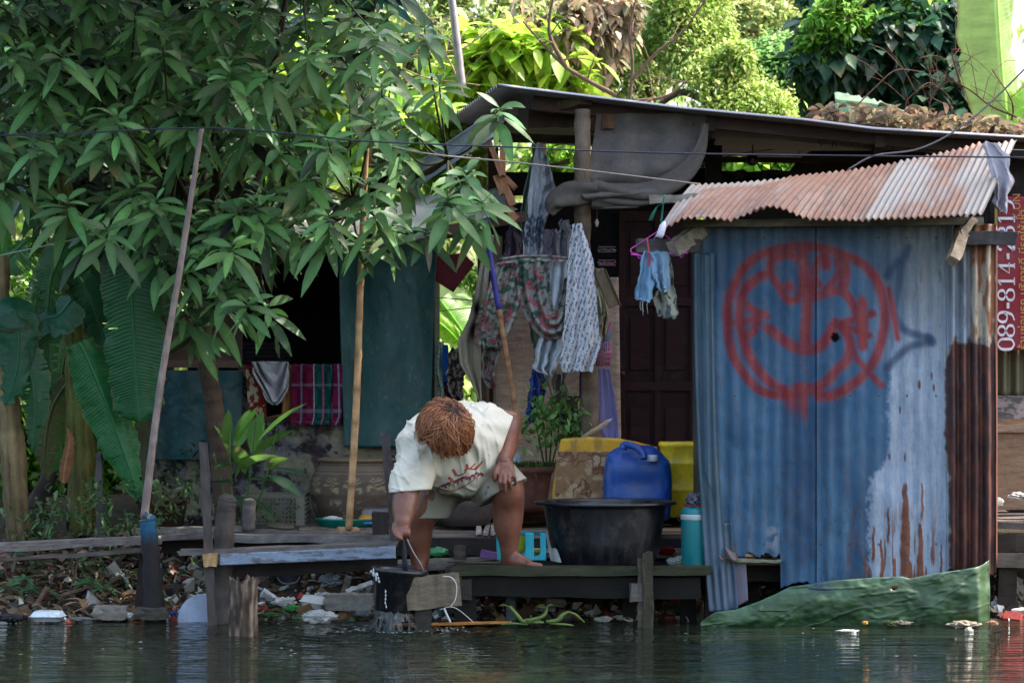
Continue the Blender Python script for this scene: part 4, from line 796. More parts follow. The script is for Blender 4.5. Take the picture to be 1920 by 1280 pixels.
m = MB(); m.box(P(548, 785, YS - .0), (S(185, YS), .10, S(8, YS)), color=lin((84, 80, 78))); m.build('sill', STONE, sk_)
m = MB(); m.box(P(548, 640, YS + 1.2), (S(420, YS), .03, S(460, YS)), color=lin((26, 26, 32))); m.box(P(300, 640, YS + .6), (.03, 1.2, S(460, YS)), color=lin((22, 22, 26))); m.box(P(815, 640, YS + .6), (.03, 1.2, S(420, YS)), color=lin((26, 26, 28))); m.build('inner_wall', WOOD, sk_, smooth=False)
m = MB(); m.organic = True; G, U, V, PX, PY = sheet_rows([(640, 455, 545), (690, 455, 545)], 10, 60, YS + .3, lambda U, V: .015 * np.sin(V * 40)); m.grid(G, lin((44, 46, 52))); m.build('inner_shutter', PAINTM, sk_)
m = MB(); m.organic = True
G = []
for t in np.linspace(0, 1, 50):
    a = P(270 + 700 * t, 500 - 104 * t + 5 * math.sin(t * 9), YS - .35); b_ = P(300 + 640 * t, 440 - 90 * t, YS + 1.5); G.append([a * (1 - k) + b_ * k + [0, 0, .02 * math.sin(t * 40 + k * 9) + .03 * math.sin(k * 3)] for k in np.linspace(0, 1, 24)])
G = np.array(G); cc = mix(lin((120, 118, 112)), lin((172, 170, 164)), fbm(G[..., 0] * 5, G[..., 1] * 5)); m.grid(G, cc); m.build('roof_sheet', TARP, sk_, solid=.004)
m = MB(); m.organic = True
G = [[P(640 + 270 * t, 462 - 34 * t + 26 * math.sin(k * 2.6) * .5 + 3 * math.sin(t * 23), YS - .42 - .05 * math.cos(k * 3)) for k in np.linspace(0, 1, 8)] for t in np.linspace(0, 1, 60)]
m.grid(G, mix(lin((96, 92, 88)), lin((140, 136, 130)), fbm(np.array(G)[..., 0] * 9, 3))); m.build('rolled_tarp_edge', HEAVY, sk_, solid=.004)
m = MB(); m.beam(P(800, 438, YS - .5), P(985, 406, YS - .5), .05, S(18, YS), lin((84, 62, 52))); m.build('eave_board', WOOD, sk_)
m = MB(); m.beam(P(452, 500, YS - .2), P(640, 464, YS - .2), .04, S(8, YS), lin((140, 108, 84))); m.build('eave_board', WOOD, sk_)
# ---------------------------------------------------------------- open shelter with the long sheet-metal roof
sh = thing('shelter', 'open timber shelter with long grey sheet-metal roof, log post and dark panelled door', 'shelter', P(1200, 985, 2.4))
nu, nv = 26, 220
A, B_ = P(934, 160, 1.35), P(1990, 262, 1.35); A2, B2 = P(802, 252, 4.4), P(1990, 330, 4.4)
mid = P(1280, 203, 1.35)
G = []
for t in np.linspace(0, 1, 40):
    x = A[0] + (B_[0] - A[0]) * t; zf = np.interp(x, [A[0], mid[0], P(1500, 0, 1.35)[0], P(1640, 0, 1.35)[0], B_[0]], [A[2], mid[2], P(0, 224, 1.35)[2], P(0, 242, 1.35)[2], B_[2]]); a = np.array([x, 1.35, zf]); b_ = A2 + (B2 - A2) * t
    v = np.linspace(0, 1, nv); row = a[None] * (1 - v)[:, None] + b_[None] * v[:, None]; row[:, 2] += .012 * np.sin(v * 2 * PI * 34); G.append(row)
G = np.array(G); m = MB(); m.organic = True; m.grid(G, mix(lin((112, 110, 118)), lin((142, 140, 146)), fbm(G[..., 0] * 2, G[..., 1] * 6))); m.build('roof', ROOFM, sh, solid=.003)
m = MB(); m.organic = True; e0 = G[:, 0]; lip = np.stack([e0 + [0, .03, .012], e0 + [0, -.006, .004], e0 + [0, -.010, -.004]], 1); m.grid(lip, lin((150, 150, 158))); m.build('sunlit_roof_edge', METAL, sh, solid=.002)  # added pale strip, tilted to the sun so the roof edge looks brightly lit
def bm(nm, a, b_, w_, h_, c, up=(0, 0, 1), mt=WOOD): m = MB(); m.beam(a, b_, w_, h_, c, up=up, n=14); return m.build(nm, mt, sh)
DK = lin((62, 46, 40))
bm('eave_rafter', P(1000, 190, 1.55), P(2000, 290, 1.55), .06, .10, DK); bm('rafter', P(960, 205, 1.5), P(880, 262, 3.9), .06, .08, DK); bm('rafter', P(1330, 232, 1.5), P(1300, 290, 4.2), .06, .08, DK); bm('rafter', P(1650, 262, 1.5), P(1640, 300, 4.2), .06, .08, DK)
bm('beam_end', P(1040, 205, 1.6), P(1098, 188, 1.45), .1, .05, lin((92, 74, 58))); bm('beam_end', P(1108, 236, 1.62), P(1150, 228, 1.5), .08, .08, lin((110, 76, 58))); bm('cross_beam', P(990, 222, 1.75), P(1130, 222, 1.75), .07, .10, DK)
bm('tie_beam', P(930, 258, 2.9), P(1340, 268, 2.9), .06, .05, lin((90, 80, 72))); bm('tie_beam', P(1290, 300, 2.6), P(2000, 300, 2.6), .05, .03, DK); bm('wall_plate', P(940, 345, 3.0), P(1290, 345, 3.0), .05, .14, lin((26, 24, 26)))
m = MB(); trunk(m, PP([(1092, 205, 1.40), (1092, 330, 1.42), (1092, 430, 1.6), (1094, 520, 1.75), (1100, 640, 1.75), (1106, 800, 1.75), (1108, 985, 1.75)]), [.042, .046, .045, .046, .05, .055], lin((112, 98, 86)), n=14, k=60, bumpy=.15); m.build('log_post', BARK, sh)
bm('post', P(1338, 275, 2.5), P(1338, 985, 2.5), .09, .09, lin((24, 22, 22)), up=(0, 1, 0), mt=WOODV); bm('post', P(905, 480, 2.1), P(903, 985, 2.1), .055, .06, lin((84, 64, 52)), up=(0, 1, 0), mt=WOODV); bm('post', P(925, 275, 3.2), P(928, 985, 3.2), .06, .06, lin((70, 56, 48)), up=(0, 1, 0), mt=WOODV)
# walls
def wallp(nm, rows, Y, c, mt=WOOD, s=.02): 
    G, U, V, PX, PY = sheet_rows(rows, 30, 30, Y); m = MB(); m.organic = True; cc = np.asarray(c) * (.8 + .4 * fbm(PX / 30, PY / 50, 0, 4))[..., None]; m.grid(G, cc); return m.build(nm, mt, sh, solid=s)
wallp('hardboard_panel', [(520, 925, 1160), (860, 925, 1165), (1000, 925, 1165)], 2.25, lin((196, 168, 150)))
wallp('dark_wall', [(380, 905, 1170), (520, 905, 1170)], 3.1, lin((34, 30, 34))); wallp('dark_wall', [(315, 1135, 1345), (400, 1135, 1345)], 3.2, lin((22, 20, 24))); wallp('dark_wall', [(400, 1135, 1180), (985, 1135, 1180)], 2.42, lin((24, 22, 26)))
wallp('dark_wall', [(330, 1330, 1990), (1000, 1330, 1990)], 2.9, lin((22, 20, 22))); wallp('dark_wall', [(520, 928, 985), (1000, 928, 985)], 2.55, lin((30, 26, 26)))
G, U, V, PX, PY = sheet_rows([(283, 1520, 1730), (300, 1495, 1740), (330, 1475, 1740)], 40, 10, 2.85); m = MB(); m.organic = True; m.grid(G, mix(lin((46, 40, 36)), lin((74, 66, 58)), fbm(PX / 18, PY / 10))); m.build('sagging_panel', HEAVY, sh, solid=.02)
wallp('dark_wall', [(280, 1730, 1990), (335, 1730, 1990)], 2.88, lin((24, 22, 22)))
m = MB(); m.organic = True; G, U, V, PX, PY = sheet_rows([(320, 1340, 1490), (336, 1340, 1490)], 40, 6, 2.8, lambda U, V: .02 * np.sin(U * 20)); G[..., 2] += .03 * (fbm(U * 9, V) - .5); m.grid(G, lin((30, 28, 26))); m.build('wall_plate', WOOD, sh, solid=.03)
# floor and back
m = MB(); planks(m, P(830, 0, 2.)[0], P(1900, 0, 2.)[0], 1.9, 3.3, P(0, 962, 2.)[2], 9, lin((60, 50, 44))); m.build('floor', WOOD, sh)
dr = MB(); MR = lin((46, 20, 21)); Yd = 2.36
xa, xb, za, zb_ = P(1160, 0, Yd)[0], P(1305, 0, Yd)[0], P(0, 395, Yd)[2], P(0, 962, Yd)[2]
dr.box(((xa + xb) / 2, Yd, (za + zb_) / 2), (xb - xa, .03, za - zb_), color=MR * .8)
for k in (0, .46, .92): dr.box((xa + (xb - xa) * (k + .04), Yd - .02, (za + zb_) / 2), ((xb - xa) * .08, .02, za - zb_), color=MR)
for k in (0.02, .3, .58, .97): dr.box(((xa + xb) / 2, Yd - .0215, za + (zb_ - za) * k), (xb - xa, .02, .055), color=MR * 1.05)
for k in (.27, .73):
    for a, b_ in ((.02, .3), (.3, .58), (.58, .97)): dr.box((xa + (xb - xa) * k, Yd - .018, za + (zb_ - za) * (a + b_) / 2), ((xb - xa) * .25, .012, abs(zb_ - za) * (b_ - a) * .62), color=MR * 1.1)
door_ = dr.build('door', WOOD, sh, smooth=False, bevel=.003)
m = MB(); m.lathe([(.0, 0), (.012, 0), (.016, .012), (.012, .025), (0, .03)], P(1167, 700, Yd - .05), 12, lin((90, 70, 40)), tilt=(R(90), 0, 0)); m.build('door_knob', METAL, door_)
CLB = 1.4
# dark cloth bundled under the eave
def dc(U, V, X, Y): return mix(lin((66, 62, 60)), lin((88, 82, 79)), fbm(U * 6, V * 9, 0, 6))
cloth('draped_cloth', [(213, 1118, 1326, 0), (250, 1114, 1318, 0), (300, 1106, 1300, -.04), (340, 1100, 1275, -.06), (368, 1090, 1238, -.08), (392, 1110, 1190, -.04)], 1.5, 'dark grey blanket slung under the shelter roof beside the log post', 'blanket', dc, material=HEAVY, nu=90, nv=70, solid=.006, Yfn=lambda U, V: .02 * np.sin(U * 5 * PI) * (1 - V) + .035 * np.sin(V * V * 5 * PI + U * 2.5) * sst(.35, .7, V) + .02 * (fbm(U * 5, V * 7) - .5))
m = MB(); m.organic = True
for pts, r in (([(1322, 232), (1306, 290), (1268, 338), (1205, 365), (1112, 352)], [.02, .035, .05, .055, .05]), ([(1120, 352), (1075, 362), (1042, 380), (1030, 400)], [.055, .06, .05, .02]), ([(1300, 300), (1250, 356), (1190, 378), (1110, 375)], [.02, .03, .035, .03])):
    qq = spl(PP(pts, 1.44), 40); G = []; a_ = np.linspace(0, 2 * PI, 20, endpoint=False); rr_ = np.interp(np.linspace(0, 1, 40), np.linspace(0, 1, len(r)), r)
    t_ = norm(np.gradient(qq, axis=0)); s_ = norm(np.cross(t_, [0, 1.0, 0])); w__ = np.linspace(0, 1, 40)[:, None] * 5
    R__ = rr_[:, None] * (1 + .30 * np.sin(a_[None] * 3 + w__ * 1.6) + .25 * (fbm(np.cos(a_)[None] * 1.5 + 3, np.sin(a_)[None] * 1.5 + 3, w__ * .5) - .5)); G = qq[:, None] + s_[:, None] * (np.cos(a_)[None] * R__)[..., None] + np.array([0, 1.0, 0]) * (np.sin(a_)[None] * R__ * .8)[..., None]; m.grid(G.transpose(1, 0, 2), lin((90, 84, 80)), closeu=True)
m.build('blanket_roll', HEAVY, label='rolled lower hem of the dark blanket wound round the log post', cat='blanket', smooth=True)
m = MB(); m.organic = True; m.tube(spl(PP([(1076, 362), (1092, 366), (1112, 360)], 1.66), 10), .004, 6, lin((120, 110, 96))); m.build('binding_cord', CLOTH, label='cord wound round the log post above the hanging shirts', cat='cord')
m = MB(); m.organic = True; m.lathe([(0, -.004), (.03, -.004), (.033, 0), (.03, .004), (0, .004)], P(1112, 373, 1.62), 20, lin((62, 80, 84)), tilt=(R(90), 0, 0), sx=1, sy=1.15); m.lathe([(.031, -.006), (.036, 0), (.031, .006)], P(1112, 373, 1.62), 20, lin((30, 110, 100)), tilt=(R(90), 0, 0), sx=1, sy=1.15, cap=False); m.build('hand_mirror', PLAST, label='small round green-rimmed mirror on the log post', cat='mirror')
m = MB(); m.organic = True; m.tube(PP([(1120, 385), (1119, 412)], 1.6), .002, 5, lin((190, 90, 40))); m.lathe([(0, -.005), (.006, 0), (.012, .02), (.004, .04)], P(1119, 424, 1.6), 8, lin((200, 196, 190))); m.build('fishing_float', PLAST, label='orange and white float hanging beneath the round mirror', cat='float')
# lamp-like round fitting, white gutter
m = MB(); m.organic = True; q = P(1410, 300, 2.4); m.lathe([(0, -.03), (.025, -.028), (.035, 0), (.037, .02), (0, .025)], q, 20, lin((22, 22, 26)), tilt=(R(90), 0, 0)); m.lathe([(0, .026), (.008, .026), (.008, .03), (0, .03)], q + [0, -.0, 0], 12, lin((140, 140, 140)), tilt=(R(90), 0, 0)); m.tube(PP([(1410, 290), (1412, 272)], 2.4), .004, 6, lin((30, 30, 30))); m.build('round_lamp_housing', PLAST, label='small round black fitting hanging in the gap under the shelter roof', cat='lamp')
gt = MB(); gt.organic = True
pr = np.array([(-.055, .028), (-.05, -.02), (-.018, -.026), (-.014, -.012), (.014, -.012), (.018, -.026), (.05, -.02), (.055, .028)]); a, b_ = P(757, 346, 1.6), P(918, 238, 1.3); d = norm(b_ - a); sd_ = norm(np.cross(d, [0, 1, 0])); 
gt.grid([[a + (b_ - a) * t + sd_ * k[0] + np.array([0, -1, 0]) * k[1] for k in pr] for t in np.linspace(0, 1, 12)], lin((178, 186, 206))); gt.build('gutter', PLAST, label='white plastic gutter slanting down through the mango leaves', cat='gutter', solid=.004, smooth=False)
# ---------------------------------------------------------------- washing and bags in the shelter
def floral(U, V, X, Y):
    a = fbm(X / 7, Y / 7, 0, 101, 3); b_ = fbm(X / 9 + 7, Y / 9, 0, 102, 3); d = fbm(X / 6, Y / 6 + 9, 0, 103, 3)
    c = mix(lin((148, 150, 150)), lin((170, 164, 156)), d); c = mix(c, lin((62, 98, 82)), sst(.55, .62, a)); c = mix(c, lin((150, 70, 84)), sst(.57, .64, b_)); return mix(c, lin((176, 120, 122)), sst(.66, .72, b_))
cloth('flowered_dress', [(488, 938, 985), (500, 925, 992), (560, 912, 975), (620, 902, 955), (650, 905, 940)], 1.62, 'flowered dress sleeve hanging from the line beside the blue-topped pole', 'dress', floral, nf=2, amp=.035, seed=3, hem=.02)
def swath(mb, path, wd, Y, cf, nf=2.5, amp=.02, n=90, nw=40):
    q = spl(path, n); wv = np.interp(np.linspace(0, 1, n), np.linspace(0, 1, len(wd)), wd); t = norm(np.gradient(q, axis=0)); nn = np.stack([-t[:, 1], t[:, 0]], 1); k = np.linspace(-1, 1, nw)
    XY = q[:, None] + nn[:, None] * (wv[:, None] * k[None] / 2)[..., None]; YY = Y + amp * np.sin(k[None] * nf * PI + 2 * fbm(np.linspace(0, 3, n)[:, None], k[None] * 2, 0, 5)) + amp * (k[None] ** 2) + .01 * np.sin(np.linspace(0, 8, n))[:, None]
    s = (D + YY) / F; mb.organic = True; mb.grid(np.stack([(XY[..., 0] - 960) * s, YY, 1.24 + (700 - XY[..., 1]) * s], -1), cf(k[None] * np.ones((n, 1)), np.linspace(0, 1, n)[:, None] * np.ones((1, nw)), XY[..., 0], XY[..., 1]))
m = MB()
swath(m, [(998, 484), (1000, 530), (1008, 575), (1028, 612), (1052, 606), (1066, 566), (1070, 520)], [64, 62, 56, 46, 40, 34, 22], 1.56, floral, nf=2.6, amp=.024)
swath(m, [(962, 488), (950, 520), (936, 560), (922, 610), (914, 650)], [46, 50, 56, 60, 54], 1.6, floral, nf=2.2, amp=.03)
swath(m, [(935, 490), (985, 484), (1040, 485), (1062, 486)], [10, 14, 12, 8], 1.57, floral, nf=1, amp=.01, n=30)
m.build('flowered_dress', CLOTH, label='pink and green flowered dress looped over the line in front of the hardboard', cat='dress', solid=.004)
cloth('flowered_dress', [(600, 905, 938), (650, 905, 938), (700, 902, 930), (726, 912, 928)], 1.7, 'dull flowered trouser leg hanging below the dress sleeve', 'trousers', lambda U, V, X, Y: floral(U, V, X, Y) * .45, nf=1.5, amp=.03, seed=7, hem=.015)
cloth('silver_jacket', [(486, 1026, 1070), (560, 1018, 1068), (620, 1020, 1060), (660, 1004, 1052), (690, 998, 1046), (704, 1016, 1036)], 1.62, 'shiny silver grey jacket hanging behind the flowered dress', 'jacket', lambda U, V, X, Y: mix(lin((112, 120, 128)), lin((176, 182, 190)), fbm(U * 6, V * 7, 0, 5)), material=TARP, nf=2.5, amp=.04, seed=5, hem=.02)
cloth('blue_sack', [(690, 994, 1020), (720, 992, 1024), (760, 992, 1018), (790, 990, 1012)], 1.8, 'bright blue plastic sack hanging under the silver jacket', 'sack', lambda U, V, X, Y: mix(lin((18, 36, 96)), lin((44, 72, 160)), fbm(U * 6, V * 7, 0, 5)), material=TARP, nf=2, amp=.04, seed=9, hem=.02)
cloth('blue_cloth', [(480, 1028, 1062), (494, 1026, 1060), (508, 1036, 1050)], 1.7, 'strip of blue cloth showing over the silver jacket', 'cloth', lin((36, 44, 110)), nf=1, amp=.01, nu=20, nv=14)
def patt(U, V, X, Y):
    c = mix(lin((196, 198, 204)), lin((176, 176, 184)), fbm(X / 9, Y / 9)); s_ = vn(X / 1.7, Y / 2.0, 0, 5) + .3 * np.sin(X * .8 + Y * .25) > .74; return np.where(s_[..., None], lin((92, 94, 104)), c)
cloth('patterned_shirt', [(420, 1076, 1090), (450, 1068, 1102), (500, 1064, 1114), (580, 1062, 1122), (640, 1056, 1128), (680, 1052, 1116), (697, 1056, 1110)], 1.5, 'white shirt with black flecks hung from the log post', 'shirt', patt, seed=11, nu=110, nv=140, hem=.012, Yfn=lambda U, V: .018 * (.4 + V) * np.sin(U * 14 + V * 2) + .02 * (fbm(U * 7, V * 2.5, 0, 3) - .5))
cloth('patterned_sleeve', [(560, 1100, 1120), (620, 1104, 1124), (648, 1104, 1126)], 1.46, 'sleeve of the black flecked shirt turned up at its cuff', 'sleeve', patt, nf=1, amp=.02, seed=12, nu=40, nv=60) if False else None
for (rows, Yc, l_, c) in (([(486, 990, 1030), (560, 984, 1034), (640, 996, 1030), (668, 1004, 1024)], 1.74, 'faded grey-green shirt hanging behind the loop of the flowered dress', (122, 128, 118)), ([(440, 905, 940), (520, 900, 948), (600, 896, 944), (650, 900, 936)], 1.9, 'dull brown cloth hanging behind the dress sleeve by the eave', (96, 84, 74)), ([(430, 1020, 1048), (470, 1016, 1050), (490, 1016, 1050)], 2.0, 'pale lilac cloth bunched above the flowered dress', (136, 130, 146)), ([(500, 1108, 1130), (600, 1112, 1140), (660, 1112, 1136)], 1.82, 'faded beige cloth behind the flecked shirt', (150, 138, 118)), ([(700, 1036, 1062), (760, 1032, 1066), (800, 1036, 1060)], 1.95, 'grey cloth hanging low behind the basil bush', (112, 108, 110))):
    cloth('hanging_cloth', rows, Yc, l_, 'cloth', (lambda c_: (lambda U, V, X, Y: mix(lin(c_) * .75, lin(c_) * 1.1, fbm(U * 5, V * 5, 0, 4))))(c), nf=2.2, amp=.03, seed=int(Yc * 100), hem=.02)
def bag(name, rows, Y, label, c, nf=2, amp=.03, print_=None, seed=0):
    return cloth(name, rows, Y, label, 'plastic bag', (lambda U, V, X, Y_: (mix(np.asarray(c) * .8 * np.ones(X.shape + (3,)), np.asarray(c), fbm(U * 5, V * 6, 0, seed)) if print_ is None else print_(U, V, X, Y_))), material=TARP, nf=nf, amp=amp, seed=seed, hem=.015)
def prbag(U, V, X, Y):
    c = mix(lin((150, 154, 164)), lin((186, 188, 198)), fbm(U * 5, V * 6)); t = ((np.sin(V * 46 + U * 5) > .2) & (U > .55)) * .55; c = mix(c, lin((60, 66, 84)), t); return mix(c, lin((44, 66, 96)), ((V > .68) & (V < .9) & (vn(X / 3, Y / 3, 0, 3) > .45)) * .9)
bag('plastic_bag', [(268, 1008, 1016), (300, 1000, 1030), (350, 992, 1040), (420, 985, 1020), (484, 978, 1016)], 1.95, 'printed white carrier bag hanging high beside the log post', None, print_=prbag, seed=3)
bag('plastic_bag', [(270, 1004, 1010), (320, 990, 1006), (400, 978, 994), (470, 974, 1000)], 2.05, 'narrow grey-green bag hanging behind the printed carrier bag', lin((108, 124, 122)), seed=4)
bag('plastic_bag', [(420, 955, 972), (450, 948, 980), (484, 944, 976)], 2.1, 'small purplish bag in the shade over the flowered dress', lin((96, 84, 104)), seed=6)
bag('plastic_bag', [(412, 1050, 1066), (440, 1046, 1074), (480, 1042, 1070)], 1.9, 'grey bag hanging between the log post and the carrier bags', lin((124, 124, 134)), seed=7)
bag('plastic_bag', [(540, 1114, 1128), (580, 1116, 1134), (606, 1119, 1130)], 1.7, 'pale thin bag hanging beside the brush block on the log post', lin((170, 172, 150)), seed=9)
m = MB(); m.box(P(1138, 541, 1.6), (S(22, 1.6), .05, S(72, 1.6)), rot=(0, R(-23), 0), color=lin((122, 104, 82))); m.box(P(1149, 540, 1.585), (S(4, 1.6), .055, S(76, 1.6)), rot=(0, R(-23), 0), color=lin((84, 66, 50))); m.build('wooden_brush', WOODV, label='worn wooden scrubbing brush hanging beside the log post', cat='brush', bevel=.004)
bk = thing('hanging_basket', 'pink slotted plastic basket hanging beside the log post', 'basket', P(1131, 686, 1.62))
m = MB(); m.organic = True; q = P(1131, 686, 1.62); H_ = S(44, 1.6)
for k in range(6): m.lathe([(.038 + .010 * k / 5 - .002, H_ * k / 5 - .003), (.038 + .010 * k / 5, H_ * k / 5), (.038 + .010 * k / 5 - .002, H_ * k / 5 + .003)], q, 24, lin((186, 112, 146)), cap=False)
for j in range(24): a = j * PI / 12; m.tube([q + [math.cos(a) * .037, math.sin(a) * .037, 0], q + [math.cos(a) * .047, math.sin(a) * .047, H_]], .0024, 4, lin((180, 106, 140)))
m.lathe([(0, 0), (.037, .001), (0, .004)], q, 24, lin((160, 90, 124))); m.build('basket_body', PLAST, bk)
m = MB(); m.organic = True; m.lathe([(0, 0), (.012, .005), (.015, .1), (.012, .15), (.005, .17)], P(1134, 660, 1.62), 12, None or lin((120, 130, 150)), tilt=(0, R(12), 0), colfn=lambda V: mix(lin((96, 120, 140)), lin((170, 60, 70)), sst(.5, .6, fbm(V[:, 0] * 60, V[:, 1] * 60, V[:, 2] * 60)))); m.build('toothpaste_tube', PLAST, label='colourful tube standing in the pink hanging basket', cat='tube')
for i, (y, l_) in enumerate(((467, 'upper clear plastic rack of toothbrushes on the dark wall by the door'), (492, 'lower clear plastic rack of combs on the dark wall by the door'))):
    m = MB(); m.box(P(1138, y - 4, 1.9), (S(32, 1.9), .05, .004), color=lin((150, 80, 90))); m.box(P(1138, y + 5, 1.9), (S(32, 1.9), .05, .004), color=lin((150, 90, 100)))
    for k in range(7): m.box(P(1126 + k * 4, y + 1, 1.88), (S(11, 1.9), .006, .005), rot=(0, R(random.uniform(-30, 30)), 0), color=lin(random.choice([(200, 200, 220), (90, 140, 200), (190, 90, 150), (120, 170, 180)])))
    m.build('toothbrush_rack', PLAST, label=l_, cat='rack', smooth=False)
cloth('purple_cloth', [(690, 1122, 1142), (740, 1122, 1152), (800, 1124, 1160), (828, 1134, 1160)], 1.95, 'lilac patterned cloth hanging low between the log post and the door', 'cloth', lambda U, V, X, Y: mix(lin((110, 108, 160)), lin((140, 136, 186)), fbm(U * 4, V * 6)), nf=1, amp=.006, seed=4)
for x in (1088, 1097): pole('purple_strap', PP([(x, 690), (x - 1, 745)], 1.72), .004, lin((64, 30, 110)), 'thin purple strap hanging against the foot of the log post', 'strap', CLOTH, group='purple straps on the log post', n=6, k=6)
pole('wooden_stick', PP([(1022, 690), (1037, 742)], 1.6), .011, lin((104, 92, 82)), 'short grey stick leaning on the hardboard under the silver jacket', 'stick', square=True, k=8)
# kite-shaped red board, washing seen through the gap
m = MB(); m.organic = True
v = PP([(806, 482), (868, 474), (890, 495), (850, 548), (812, 524)], 2.35); n_ = len(v); m.add(np.concatenate([v, np.array(v) + [0, .012, 0]]), [list(range(n_)), list(range(2 * n_ - 1, n_ - 1, -1))] + [[i, n_ + i, n_ + (i + 1) % n_, (i + 1) % n_] for i in range(n_)], lin((128, 26, 44))); m.build('red_board', TARP, label='crimson five-sided board hanging in the gap beside the green tarpaulin', cat='board', smooth=False)
cloth('stained_shirt', [(440, 912, 926), (500, 900, 918), (560, 888, 912), (600, 878, 906), (640, 858, 902), (680, 862, 902), (722, 886, 902), (752, 899, 903)], 1.85, 'pale stained shirt stretched diagonally from the eave to the post', 'shirt', lambda U, V, X, Y: mix(mix(lin((176, 168, 152)), lin((142, 134, 122)), fbm(U * 4, V * 5)), lin((34, 30, 30)), np.clip(np.exp(-((X - 893) / 13)**2 - ((Y - 622) / 20)**2) * 1.6 + np.exp(-((X - 894) / 7)**2 - ((Y - 578) / 14)**2) * 1.3, 0, 1)), nf=1.5, amp=.03, seed=6)
cloth('camouflage_shirt', [(652, 846, 862), (690, 836, 870), (720, 838, 872), (745, 846, 868)], 2.1, 'bunched camouflage shirt hanging behind the stained shirt', 'shirt', lambda U, V, X, Y: np.where((fbm(X / 5, Y / 5, 0, 5) > .52)[..., None], lin((46, 46, 50)), lin((128, 118, 112))), nf=2, amp=.04, seed=7, hem=.02)
cloth('blue_towel', [(646, 830, 840), (680, 829, 842), (722, 831, 840)], 2.2, 'small royal blue towel on the line behind the camouflage shirt', 'towel', lin((28, 74, 150)), nf=1, amp=.01)
cloth('net_curtain', [(640, 819, 832), (700, 815, 832), (750, 824, 846)], 2.3, 'pale blue-green net hanging in the gap beside the tarpaulin', 'net', lambda U, V, X, Y: np.where((vn(X / 2, Y / 2, 0, 3) > .5)[..., None], lin((150, 172, 160)), lin((112, 134, 128))), nf=1, amp=.02, seed=2)
cloth('dark_garment', [(715, 832, 860), (740, 834, 866), (752, 846, 866)], 2.15, 'dark blue garment with red spots under the camouflage shirt', 'shirt', lambda U, V, X, Y: np.where((vn(X / 5, Y / 5, 0, 8) > .72)[..., None], lin((140, 34, 50)), lin((26, 28, 52))), nf=1, amp=.03)
# wooden pegs/clamps at the eave
cl = MB()
for a, b_, w_, h_ in (((921, 275), (942, 330), .03, .018), ((942, 275), (943, 330), .03, .018), ((938, 325), (962, 385), .04, .035), ((930, 330), (942, 365), .03, .02), ((946, 332), (966, 352), .03, .03), ((945, 385), (970, 412), .04, .03)): cl.beam(P(*a, 1.55), P(*b_, 1.52), w_, h_, lin((146, 100, 72)), up=(0, 1, 0), n=4, rough=.002)
cl.build('wooden_clamp', WOODV, label='brown wooden clamp of crossed bars hanging at the shack eave', cat='clamp')
pole('bamboo_stick', PP([(880, 290), (893, 395)], 1.6), .008, lin((130, 90, 66)), 'short brown stick hanging among the mango leaves by the shack eave', 'stick', k=8)
CLB = 1.1
# washing on the window sill
cloth('grey_towel', [(678, 472, 540), (700, 476, 542), (730, 490, 540), (752, 502, 528), (758, 510, 520)], YS - .14, 'soft grey towel hanging over the shack window sill', 'towel', lambda U, V, X, Y: mix(lin((160, 160, 170)), lin((190, 190, 196)), fbm(U * 5, V * 5)), material=HEAVY, nu=70, nv=50, solid=.006, Yfn=lambda U, V: .035 * np.sin((V * 1.6 + (U - .55)**2 * 5) * 9) + .02 * np.sin(U * 12))
def plaid(U, V, X, Y):
    u = U + .02 * np.sin(V * 7); v = V; c = np.where(((u > .43) & (u < .80))[..., None], lin((18, 74, 76)), lin((104, 22, 58))); c = np.where((((u * 5) % 1 > .55) ^ ((v * 4.2) % 1 > .5))[..., None], c * .62, c)
    for a, w_, cc in ((.20, .018, (130, 150, 190)), (.44, .010, (190, 190, 200)), (.63, .020, (196, 90, 120)), (.80, .010, (180, 186, 200)), (.93, .016, (130, 150, 190))): c = mix(c, lin(cc), (np.abs(u - a) < w_) * .8 * (vn(v * 60, u * 3) * .6 + .4))
    for a in (.12, .45, .63, .88): c = mix(c, lin((120, 130, 150)), (np.abs(v - a) < .010) * .4)
    return c
cloth('plaid_sarong', [(682, 549, 641), (690, 548, 642), (780, 544, 640), (796, 546, 636)], YS - .15, 'magenta and green plaid cloth folded over the shack window sill', 'plaid cloth', plaid, nu=150, nv=120, solid=.006, Yfn=lambda U, V: .012 * np.sin(U * 14) + .03 * np.exp(-((U - .80) / .02)**2))
cloth('flowered_rag', [(684, 458, 474), (710, 462, 490), (745, 464, 498), (775, 468, 500), (784, 478, 500)], YS - .12, 'red and brown flowered rag beneath the grey towel', 'rag', lambda U, V, X, Y: np.where((fbm(X / 8, Y / 8, 0, 5) > .54)[..., None], lin((172, 158, 140)), np.where((fbm(X / 12, Y / 12, 0, 8) > .5)[..., None], lin((120, 32, 36)), lin((96, 56, 36)))), nf=1.2, amp=.012)
cloth('flowered_rag', [(684, 534, 552), (720, 532, 550), (776, 528, 544), (782, 500, 540)], YS - .115, 'narrow orange-brown cloth between the grey towel and the plaid cloth', 'rag', lambda U, V, X, Y: mix(lin((140, 86, 50)), lin((160, 120, 84)), fbm(X / 8, Y / 8)), nf=1, amp=.01)
